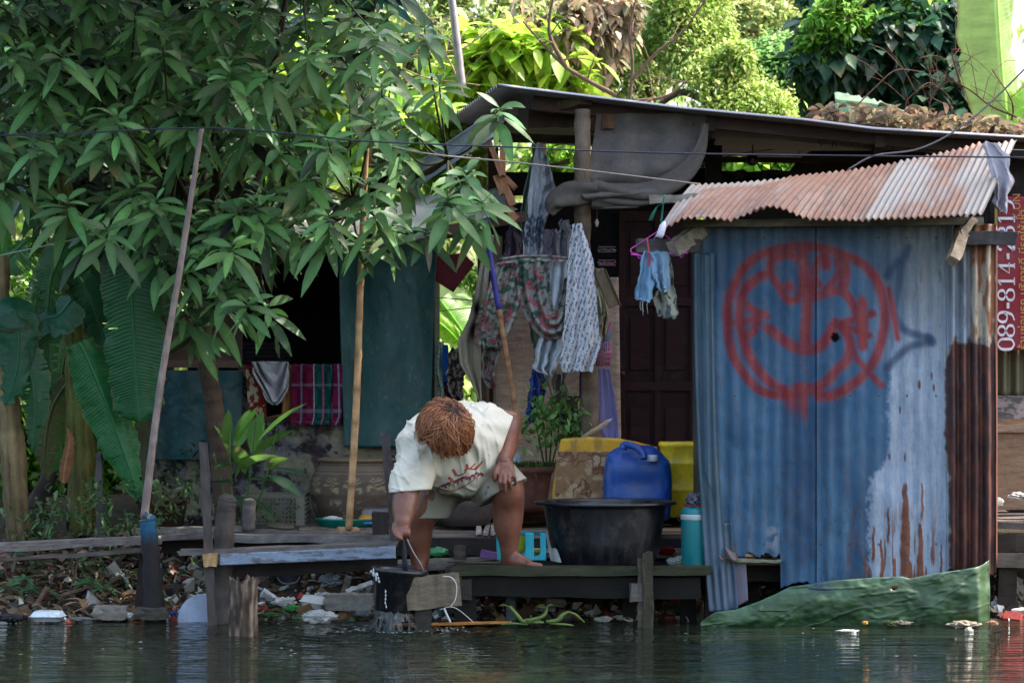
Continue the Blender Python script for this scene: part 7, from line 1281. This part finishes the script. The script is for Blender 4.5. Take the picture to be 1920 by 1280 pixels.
wild('sunlit mound of small-leaved creeper sloping down behind the shelter roof', [(1330, 190, 90, 90, 0), (1400, 220, 80, 60, -.2), (1270, 120, 90, 110, .3), (1310, 40, 80, 90, .4), (1220, 210, 60, 60, .1), (1440, 250, 60, 40, -.3)], 6.0, 30000, .042, .5, (122, 148, 66), mixc=(156, 170, 98))
wild('dark broad-leaved vine climbing a tall tree beyond the roof', [(1690, 90, 120, 110, 0), (1780, 60, 100, 130, .2), (1600, 60, 100, 80, 0), (1560, 130, 80, 70, -.2), (1760, 200, 90, 80, -.2), (1660, 180, 100, 50, -.1), (1700, -40, 130, 70, .2)], 6.5, 9000, .13, .8, (40, 70, 52), down=1.2, shell=.55)
wild('mid green creeper hanging in the hollow between two vine mounds', [(1500, 150, 70, 60, 0), (1460, 110, 50, 50, .3), (1540, 200, 70, 40, -.3), (1430, 170, 40, 40, 0)], 7.5, 9000, .07, .55, (84, 128, 66), mixc=(120, 158, 84))
wild('bright leafy creeper on the crest of the dark vine tree', [(1580, 40, 60, 40, -.2), (1640, 0, 90, 34, -.2), (1535, 95, 46, 34, -.2), (1700, -20, 70, 34, 0)], 6.4, 4200, .07, .6, (96, 140, 50))
wild('hazy tan and green tree standing far behind the creeper mounds', [(1420, 20, 80, 80, 0), (1370, -20, 90, 60, 0), (1480, 30, 60, 50, .5)], 12, 9000, .09, .5, (150, 152, 84), name='background_tree')
wild('shaded brown and grey tree in the dark hollow beyond', [(1490, 50, 60, 80, 0), (1440, 80, 60, 60, 0)], 13, 5000, .1, .5, (84, 82, 70), name='background_tree')
wild('bush with large pale yellow-green leaves behind the shelter ridge', [(1000, 110, 110, 60, 0), (900, 120, 70, 60, 0), (1090, 150, 60, 30, 0), (820, 150, 60, 60, 0)], 4.9, 900, .17, .48, (140, 170, 50), name='leafy_bush', cat='bush', S_=5, shell=.2, cv=.2)
wild('bush with fresh green leaves among the mango leaves by the roof', [(700, 300, 110, 80, 0), (790, 250, 60, 60, 0), (640, 180, 110, 80, .3), (860, 340, 60, 60, 0)], 3.6, 900, .16, .45, (132, 164, 56), name='leafy_bush', cat='bush', S_=5, shell=.2, cv=.25)
wild('pale creeper tangle far behind the mango crown', [(900, 60, 130, 90, 0), (1060, 60, 110, 90, .4), (760, 60, 110, 110, .2), (980, 140, 120, 60, .2), (1160, 150, 70, 70, .2), (1250, 60, 90, 90, .4), (1420, 60, 90, 60, .8), (700, 200, 120, 100, 0), (560, 200, 110, 100, .3)], 7.5, 26000, .065, .55, (112, 132, 70), mixc=(150, 154, 92))
wild('undergrowth tree behind the shack roof with leaves coloured as if sunlit', [(500, 120, 150, 120, 0), (300, 130, 150, 120, 0), (120, 120, 140, 140, 0), (600, 330, 130, 90, .3), (350, 330, 160, 130, 0)], 7, 16000, .1, .5, (130, 168, 56), mixc=(160, 196, 80))  # leaf colours raised to paint sunlit patches between the mango leaves
wild('bright low bush seen through the gap between shelter and tarpaulin', [(830, 720, 40, 70, 0), (850, 620, 60, 60, .4), (880, 560, 60, 60, .5)], 5.6, 3500, .06, .5, (96, 138, 48), name='leafy_bush', cat='bush')
wild('yellow-green undergrowth glowing behind the banana stems', [(120, 800, 120, 120, 0), (250, 880, 70, 90, -.3), (20, 850, 80, 100, 0), (120, 930, 120, 60, -.4), (60, 600, 100, 120, 0)], 4.2, 8000, .10, .45, (88, 136, 30), name='leafy_bush', cat='bush')
wild('leafy bush behind the far open side of the shelter', [(1330, 300, 60, 50, 0), (1430, 310, 80, 40, 0), (1030, 310, 80, 50, 0), (1510, 290, 70, 40, 0)], 5.6, 5000, .09, .5, (126, 166, 56), name='leafy_bush', cat='bush')
wild('shaded leafy thicket on the bank beyond the outermost banana stem', [(-180, 820, 160, 150, 0), (-90, 600, 140, 170, .4), (-260, 640, 150, 180, .2), (-120, 300, 150, 200, .4)], 3.4, 9000, .11, .45, (66, 104, 44), name='leafy_bush', cat='bush')
# dry vine curtain
wild('tangle of dead brown leaves and vines hanging over the ridge of the shelter', [(1080, 60, 50, 90, 0), (1130, 110, 40, 60, .1), (990, 60, 40, 60, .1), (1150, 20, 50, 60, .1), (1020, 130, 30, 30, 0)], 5.0, 2600, .085, .55, (140, 126, 104), name='dead_vine', cat='vine', down=1.5, shell=.2, lm=DRY, cv=.35, S_=4)
def twig(label, mains, Y, r, c=(104, 84, 70), nm='bare_branch', sub=4):
    m = MB(); m.organic = True
    for pts in mains:
        q = spl(PP(pts, Y), 30); m.tube(q, [r, r * .4], 7, lin(c), bumpy=.15)
        for k in range(sub):
            i = random.randint(5, 28); d = rng.normal(0, 1, 3) * [1, .6, 1] + [0, 0, .3]; d = norm(d) * random.uniform(.12, .35); m.tube(spl([q[i], q[i] + d * .5 + [0, 0, .03], q[i] + d], 10), [r * .35, .0015], 5, lin(c))
    return m.build(nm, BARK, label=label, cat='branch')
twig('thick bare branch leaning over the shelter ridge', [[(1155, 180), (1100, 150), (1060, 125), (1020, 85), (980, 40)], [(1060, 125), (1030, 60), (1040, -20)]], 3.4, .016)
twig('bare forked branch rising above the middle of the roof', [[(1180, 200), (1186, 120), (1180, 60), (1192, 0), (1200, -40)], [(1186, 150), (1230, 100), (1280, 60), (1330, -10)], [(1190, 190), (1250, 180), (1290, 150)]], 3.4, .012)
twig('grey twigs tangled above the ridge near the metal pole', [[(870, 180), (840, 110), (800, 60), (780, -20)], [(720, 120), (800, 100), (870, 90), (930, 40)], [(780, 100), (785, 20), (760, -10)], [(690, 80), (780, 140), (900, 160)]], 4.4, .008, c=(150, 130, 108))
twig('leafless twigs sprawling on the roof at the foot of the huge banana blade', [[(1920, 225), (1860, 200), (1820, 170), (1780, 150), (1740, 142)], [(1800, 155), (1790, 120), (1785, 96), (1800, 92)], [(1850, 245), (1760, 220), (1700, 200), (1720, 170), (1760, 155)], [(1780, 150), (1750, 175), (1742, 200)], [(1880, 260), (1900, 200), (1860, 130)]], 2.4, .007, c=(92, 64, 52), sub=7)
twig('thin arched twig with a few curled leaves above the roof litter', [[(1600, 205), (1640, 165), (1680, 132), (1730, 135)]], 2.4, .005, c=(112, 88, 74), sub=2)
# dry leaves on the roof
m = MB(); n_ = 900; x = 1530 + 400 * rng.random(n_) ** .9; hh_ = np.interp(x, [1530, 1600, 1700, 1850, 1930], [8, 26, 36, 22, 12]); yb = np.interp(x, [1530, 1640, 1930], [218, 240, 258]); y = yb - hh_ * rng.random(n_) ** 1.3; YY = rng.uniform(1.5, 2.6, n_)
zc_ = lambda i: P(x[i], y[i] + 3, 1.7); p = np.array([[P(x[i], 0, YY[i])[0], YY[i], P(0, y[i], 1.8)[2] + (YY[i] - 1.8) * -.02] for i in range(n_)]); dd = rng.normal(0, 1, (n_, 3)) * [1, 1, .6]; arc_leaves(m, p, dd, rng.uniform(.06, .13, n_), rng.uniform(.025, .05, n_), .2, jcol(lin((128, 114, 90)), n_, .35), S_=5, fold=1.0); m.build('leaf_litter', DRY, label='heap of curled dry brown leaves lying on the long roof', cat='dry leaves', kind='stuff')
# far wood closing the view
m = MB(); C_ = []; Rr = []
for k in range(60): C_.append((random.uniform(-9, 9), random.uniform(17, 24), random.uniform(.5, 6.5))); Rr.append((1.6, 1.2, 1.4))
for k in range(26): C_.append((random.uniform(-6, 6), random.uniform(9, 11), random.uniform(.4, 1.8))); Rr.append((1.0, .8, .9))
cloud_leaves(m, C_, Rr, 46000, .2, .55, lin((116, 138, 62)), cv=.4); m.build('woods', LEAF, label='dense sunlit wood closing the view behind the yards', cat='wood', kind='stuff')
# unseen tall tree beyond the frame, added to shade the yard
def shade_tree(label, base, crown, rad, n):
    t = thing('shade_tree', label, 'tree', base); m = MB(); cs = [np.array(crown) + rng.normal(0, 1, 3) * np.array(rad) * .55 for _ in range(16)]; cloud_leaves(m, cs, [np.array(rad) * random.uniform(.3, .5) for _ in cs], n, .22, .45, lin((44, 80, 44)), shell=.2); m.build('crown', LEAF, t)
    m = MB(); m.organic = True; trunk(m, [np.array(base, float), (np.array(base) + np.array(crown)) / 2 + [.2, 0, 0], np.array(crown, float)], [.2, .16, .08], lin((84, 70, 58)), n=10, k=20)
    for c_ in cs[:10]: trunk(m, [np.array(crown, float) - [0, 0, .8], (np.array(crown) + c_) / 2, c_], [.07, .02], lin((84, 70, 58)), n=6, k=10)
    m.build('trunk', BARK, t)
shade_tree('unseen tall leafy tree added beside the neighbour house to shade the yard', (5.2, 2.0, .4), (4.6, -.1, 7.0), (2.1, 1.9, 1.5), 16000)
# ---------------------------------------------------------------- rubbish washed up along the shore
def foam_box(px, py, w_, h_, Y, label, c=(176, 190, 200), rot=0):
    m = MB(); m.organic = False; W_, H_ = S(w_, Y), S(h_, Y); q = P(px, py, Y); G = []
    for t, sc_ in ((0, .78), (.45, .97), (.5, 1.06), (.55, .97), (.9, .84), (1, .78)): pts = squircle(W_ / 2 * sc_, .07 * sc_, 28, 6); G.append(np.stack([pts[:, 0], pts[:, 1], np.full(28, H_ * t)], 1))
    G = [np.zeros((28, 3)) + [0, 0, 0]] + G + [np.zeros((28, 3)) + [0, 0, H_ * .95]]; G = np.array(G).transpose(1, 0, 2); M_ = np.array(Matrix.Rotation(R(rot), 3, 'Y') @ Matrix.Rotation(R(random.uniform(-15, 15)), 3, 'Z')); G = G @ M_.T + q; m.grid(G, np.asarray(lin(c)) * np.ones(G.shape[:2] + (1,)), closeu=True); m.build('foam_box', PLAST, label=label, cat='foam box')
foam_box(90, 1163, 62, 18, .1, 'closed white foam food box in the shallows by the bank'); foam_box(588, 1139, 50, 22, .45, 'ridged clear food box on the shore left of the concrete block', (186, 192, 192), 8)
foam_box(1040, 1135, 44, 14, .55, 'white foam food box under the front platform', (186, 186, 186), 5); foam_box(996, 1128, 40, 14, .75, 'old foam tray leaning under the front platform', (170, 160, 150), -14)
def block(px, py, w_, h_, Y, label, c, mt=STONE, nm='concrete_block', cat='concrete block'): crumple(nm, px, py - h_ / 2, Y, S(w_, Y) / 2, .07, S(h_, Y) / 2, lin(c), label, cat, mt=mt, amp=.12)
def brk(px, py, w_, h_, Y, label, c, rot=0):
    m = MB(); W_, H_ = S(w_, Y), S(h_, Y); n_ = 14; v = np.linspace(-1, 1, n_); c0 = P(px, py - h_ / 2, Y)
    for ax in range(3):
        for sg in (-1, 1):
            A_, B_ = np.meshgrid(v, v, indexing='ij'); Q = [None] * 3; o = [k for k in range(3) if k != ax]; Q[ax] = np.full_like(A_, sg); Q[o[0]] = A_; Q[o[1]] = B_; G = np.stack(Q, -1) * [W_ / 2, .06, H_ / 2]; G = G * (1 - .12 * (np.abs(G / [W_ / 2, .06, H_ / 2]).min(-1)[..., None]) * 1); G += ((fbm(G[..., 0] * 40 + 9, G[..., 1] * 40, G[..., 2] * 40, 5, 3) - .5) * .016)[..., None]; G = G @ np.array(Matrix.Rotation(R(rot), 3, 'Y')).T + c0; m.grid(G, mix(lin(c) * .8, lin(c) * 1.2, fbm(G[..., 0] * 60, G[..., 1] * 60, G[..., 2] * 60)))
    m.build('concrete_block', STONE, label=label, cat='concrete block')
brk(208, 1161, 66, 26, .22, 'grey concrete block at the waterline near the blue post', (110, 106, 98)); brk(655, 1144, 92, 32, .35, 'long rough concrete block at the shore beside the bucket', (128, 126, 120)); brk(378, 1096, 34, 28, .9, 'lump of broken concrete on the bank behind the thin grey post', (120, 116, 106), 20); brk(285, 1160, 64, 22, .15, 'low dark stone at the foot of the blue post', (62, 60, 54))
m = MB(); m.organic = True; m.lathe([(0, -.006), (.13, -.006), (.135, 0), (.13, .006), (0, .008)], P(383, 1162, .2), 40, lin((132, 146, 166)), tilt=(R(78), R(0), R(12))); m.build('plastic_disc', PLAST, label='pale blue-grey plastic disc standing half sunk by the thick post', cat='lid')
m = MB(); m.organic = True; m.lathe([(.06, 0), (.075, .09), (.078, .095), (.07, .09)], P(542, 1103, .9), 30, lin((44, 46, 48)), cap=False); m.tube(spl(PP([(520, 1081), (526, 1090), (540, 1094), (556, 1090), (562, 1081)], .8), 14), .002, 5, lin((130, 130, 132))); m.build('small_bucket', PLAST, label='small dark bucket with wire handle on the bank under the deck', cat='bucket')
W, GY, GR_ = lin((196, 198, 196)), lin((120, 124, 126)), lin((60, 130, 70))
LST = [(600, 1156, .12, 36, 14, W, 'torn white plastic bag in the water beside the bucket splash'), (605, 1118, .7, 20, 9, W, 'small puffed white bag above the long concrete block'), (535, 1128, .5, 26, 10, W, 'clear crumpled bottle lying on the shore by the rotten stump'), (548, 1140, .4, 20, 6, GR_, 'green plastic wrapper on the shore by the rotten stump'), (505, 1152, .25, 28, 5, lin((60, 84, 50)), 'flat dark green leaf wrapper at the waterline'), (320, 1118, .8, 16, 8, W, 'white bag scrap on the bank behind the blue post'), (318, 1140, .5, 10, 6, lin((150, 30, 34)), 'red crisp packet between the posts'), (328, 1150, .35, 14, 6, lin((40, 80, 140)), 'blue wrapper at the waterline between the posts'), (308, 1132, .6, 16, 8, lin((80, 120, 60)), 'limp green leaves caught behind the blue post'), (345, 1146, .35, 12, 7, W, 'small white cup by the blue-grey lid'), (240, 1154, .2, 12, 8, W, 'white plastic cup beside the grey concrete block'), (150, 1160, .1, 26, 4, GY, 'grey plastic film floating near the foam box'), (20, 1158, .1, 30, 9, lin((34, 32, 38)), 'black bag bulging out of the water at the bank edge'), (445, 1110, .7, 12, 7, W, 'small white tub on the bank behind the rotten stump'), (490, 1108, .8, 34, 8, lin((92, 92, 88)), 'grey rubble heap behind the rotten stump'), (620, 1090, .9, 26, 14, GY, 'pale wad of plastic under the deck edge'), (682, 1150, .3, 18, 8, GY, 'grey sludge-covered bag beside the bucket'), (665, 1105, .6, 16, 6, W, 'white bag scrap behind the slanting board'), (1175, 1158, .2, 26, 7, lin((190, 186, 180)), 'pinkish white bag floating by the platform posts'), (1130, 1160, .15, 18, 6, W, 'small white scrap floating near the green stems'), (1060, 1120, .8, 16, 6, W, 'torn white carton under the platform'), (1010, 1110, .9, 12, 5, lin((170, 60, 50)), 'red scrap under the platform'), (860, 1165, .5, 40, 8, lin((62, 44, 50)), 'dark reddish rag under the platform at the waterline'), (940, 1120, .9, 30, 10, lin((86, 98, 56)), 'mossy lump of earth under the platform'), (1410, 1118, .9, 20, 14, lin((118, 122, 132)), 'crumpled grey bag under the open corner of the hut'), (1395, 1136, .8, 14, 14, W, 'white carton under the hut corner'), (1310, 1130, .7, 14, 8, GY, 'grey scrap beneath the edge of the platform'), (1880, 1100, .6, 16, 14, W, 'white bag under the neighbour deck'), (1872, 1135, .5, 12, 20, W, 'white foam slab leaning under the neighbour deck'), (1905, 1105, .5, 18, 26, lin((110, 100, 90)), 'bundle of pale roots hanging from the neighbour deck'), (1915, 930, 1.2, 30, 8, W, 'white and coloured wrappers on the neighbour deck'), (1872, 940, 1.2, 12, 8, W, 'white bag scrap at the corner of the neighbour deck'), (1690, 1168, -.15, 22, 5, lin((96, 92, 84)), 'grey lump floating before the green sheet'), (1668, 1169, -.2, 14, 6, lin((60, 66, 40)), 'dark olive husk floating before the green sheet'), (1622, 1167, -.15, 6, 4, lin((190, 140, 70)), 'small orange-tan cork floating before the green sheet'), (1810, 1170, -.15, 28, 7, lin((140, 128, 112)), 'pale stone-like lump floating at the corner of the green sheet'), (1817, 1181, -.3, 8, 6, lin((200, 190, 176)), 'small white ball floating in front of the pale lump'), (1860, 1168, -.1, 12, 5, lin((150, 110, 90)), 'small brown float at the corner of the hut'), (1590, 1182, -.35, 22, 2.4, W, 'thin white foam strip floating on the water'), (715, 1196, -.6, 14, 2.2, W, 'white bubble film floating below the bucket')]
for (x, y, Y, rx, ry, c, l_) in LST:
    w_ = l_.split(); nm = next((k for k in ('bag', 'bottle', 'wrapper', 'packet', 'cup', 'tub', 'carton', 'rag', 'scrap', 'cork', 'husk', 'ball', 'float', 'film') if k in w_), 'litter_piece')
    nm = {'bag': 'plastic_bag', 'bottle': 'plastic_bottle', 'film': 'plastic_film', 'scrap': 'plastic_scrap', 'float': 'float_piece'}.get(nm, nm)
    crumple(nm, x, y, Y, S(rx, Y), S(rx, Y) * .7, S(ry, Y), c, l_, 'litter' if nm not in ('plastic_bag',) else 'plastic bag', mt=BAG if nm in ('plastic_bag', 'plastic_scrap', 'plastic_film') else PET if nm == 'plastic_bottle' else HEAVY, amp=.42, n=30)
def board(px0, py0, px1, py1, Y, w_, h_, c, label, nm='board', cat='board', mt=WETW): m = MB(); m.beam(P(px0, py0, Y), P(px1, py1, Y), w_, h_, lin(c), n=14); return m.build(nm, mt, label=label, cat=cat)
board(650, 1108, 698, 1090, .55, .05, .018, (176, 178, 176), 'white slanting plastic strip between concrete block and bucket', mt=PLAST)
board(735, 1171, 960, 1166, -.08, .05, .010, (176, 120, 66), 'thin orange-brown lath floating beneath the platform', 'floating_lath', 'lath')
board(645, 1110, 655, 1080, .6, .03, .03, (90, 82, 76), 'short stub of wood standing in the rubble beside the deck', 'wood_stub', 'wood')
board(1000, 1140, 1040, 1142, .4, .03, .02, (120, 124, 126), 'grey strip of board lying in the water under the platform')
board(820, 1138, 900, 1144, .6, .06, .02, (60, 48, 50), 'dark wet board lying under the platform near the bucket')
for (x0, y0, x1, y1, x2, y2, Y, r, l_) in ((90, 1100, 60, 1140, 10, 1165, .5, .016, 'dry curved branch on the mud beside the cassava seedling'), (110, 1118, 180, 1100, 250, 1120, .6, .012, 'long brown dead branch arching over the bank litter'), (30, 1090, 60, 1080, 84, 1078, .7, .008, 'short stick on the mud by the walkway'), (135, 1045, 138, 1080, 140, 1104, .6, .006, 'thin pale twig hanging from the walkway'), (147, 1045, 142, 1070, 132, 1104, .6, .006, 'second pale twig crossing the first under the walkway'), (12, 1055, 10, 1070, 14, 1085, .6, .005, 'tiny twig hanging near the walkway end'), (180, 1112, 200, 1130, 215, 1150, .5, .009, 'brown stick poking out of the bank litter')):
    pole('stick', PP([(x0, y0), (x1, y1), (x2, y2)], Y), [r, r * .5], lin((110, 88, 74)), l_, 'stick', BARK, k=14)
m = MB(); n_ = 2200; x = rng.uniform(-40, 700, n_) ** 1.0; x = np.where(rng.random(n_) < .6, rng.uniform(-40, 300, n_), x); Yv = rng.uniform(.35, 1.5, n_); xx_ = (x - 960) * (D + Yv) / F; p = np.stack([xx_, Yv, gz(xx_, Yv) + .01 + .03 * rng.random(n_)], 1); dd = rng.normal(0, 1, (n_, 3)) * [1, 1, .25]; LL = rng.uniform(.03, .13, n_); arc_leaves(m, p, dd, LL, LL * rng.uniform(.15, .4, n_), .1, jcol(lin((112, 96, 80)), n_, .5, .10), S_=5, fold=.8); m.build('leaf_litter', DRY, label='dead brown leaves matted over the muddy bank', cat='dry leaves', kind='stuff')
m = MB(); m.organic = True
for k in range(4200):
    x_ = random.uniform(-2.7, 2.6); Y_ = random.uniform(.22, 1.3); s_ = random.uniform(.006, .024) if random.random() < .9 else random.uniform(.03, .05); z_ = float(gz(x_, Y_)) + s_ * .3; c = random.choice([(150, 150, 146), (110, 104, 96), (84, 76, 66), (62, 60, 58), (180, 182, 180), (90, 74, 60), (120, 96, 70), (60, 90, 70), (130, 60, 56)]); m.box((x_, Y_, z_), (s_ * 2, s_ * random.uniform(.5, 2), s_ * random.uniform(.2, .9)), rot=(random.random() * 3, random.random(), random.random() * 3), color=lin(c), jit=s_ * .8)
m.build('debris', HEAVY, label='fine rubble and plastic crumbs scattered over the muddy bank', cat='debris', kind='stuff', smooth=False)
# water hyacinth scraps beneath the platform
t = thing('water_hyacinth', 'limp green water hyacinth stems floating under the platform edge', 'plant', P(1010, 1170, -.15)); m = MB(); m.organic = True
for pts, r in (([(955, 1136), (966, 1148), (974, 1158), (985, 1166), (1020, 1166)], .011), ([(975, 1164), (1010, 1158), (1022, 1150), (1026, 1138)], .010), ([(1024, 1165), (1045, 1162), (1055, 1152), (1066, 1146)], .012), ([(1066, 1146), (1080, 1152), (1096, 1166)], .006), ([(990, 1170), (960, 1168), (940, 1170)], .006), ([(1030, 1168), (1060, 1170), (1075, 1172)], .006)): m.tube(spl(PP(pts, -.15), 18), [r * .7, r, r * .5], 8, lin((104, 128, 66)))
m.build('stem', LEAF, t); m = MB(); p0 = np.array(PP([(1024, 1140), (1022, 1142), (955, 1137), (985, 1164)], -.15)); arc_leaves(m, p0, np.array([(-.8, -.2, .4), (.6, -.2, .6), (-.8, 0, .3), (1, -.3, .1)]), .06, .045, .3, jcol(lin((84, 100, 56)), 4), S_=6, petiole=0); m.build('leaves', LEAF, t)
m = MB(); m.organic = True
for k in range(36):
    x_ = random.choice([random.uniform(-40, 480), random.uniform(470, 700), random.uniform(1280, 1900)]); Y_ = random.uniform(-1.6, .2); c_ = P(x_, 0, Y_); c_[2] = .003; m.lathe([(0, 0), (random.uniform(.004, .014), .001), (0, .004)], c_, 6, lin(random.choice([(100, 100, 90), (80, 90, 60), (120, 120, 116)])), cap=False)
m.build('floating_specks', PLAST, label='small floating specks of scum scattered on the canal', cat='scum', kind='stuff')
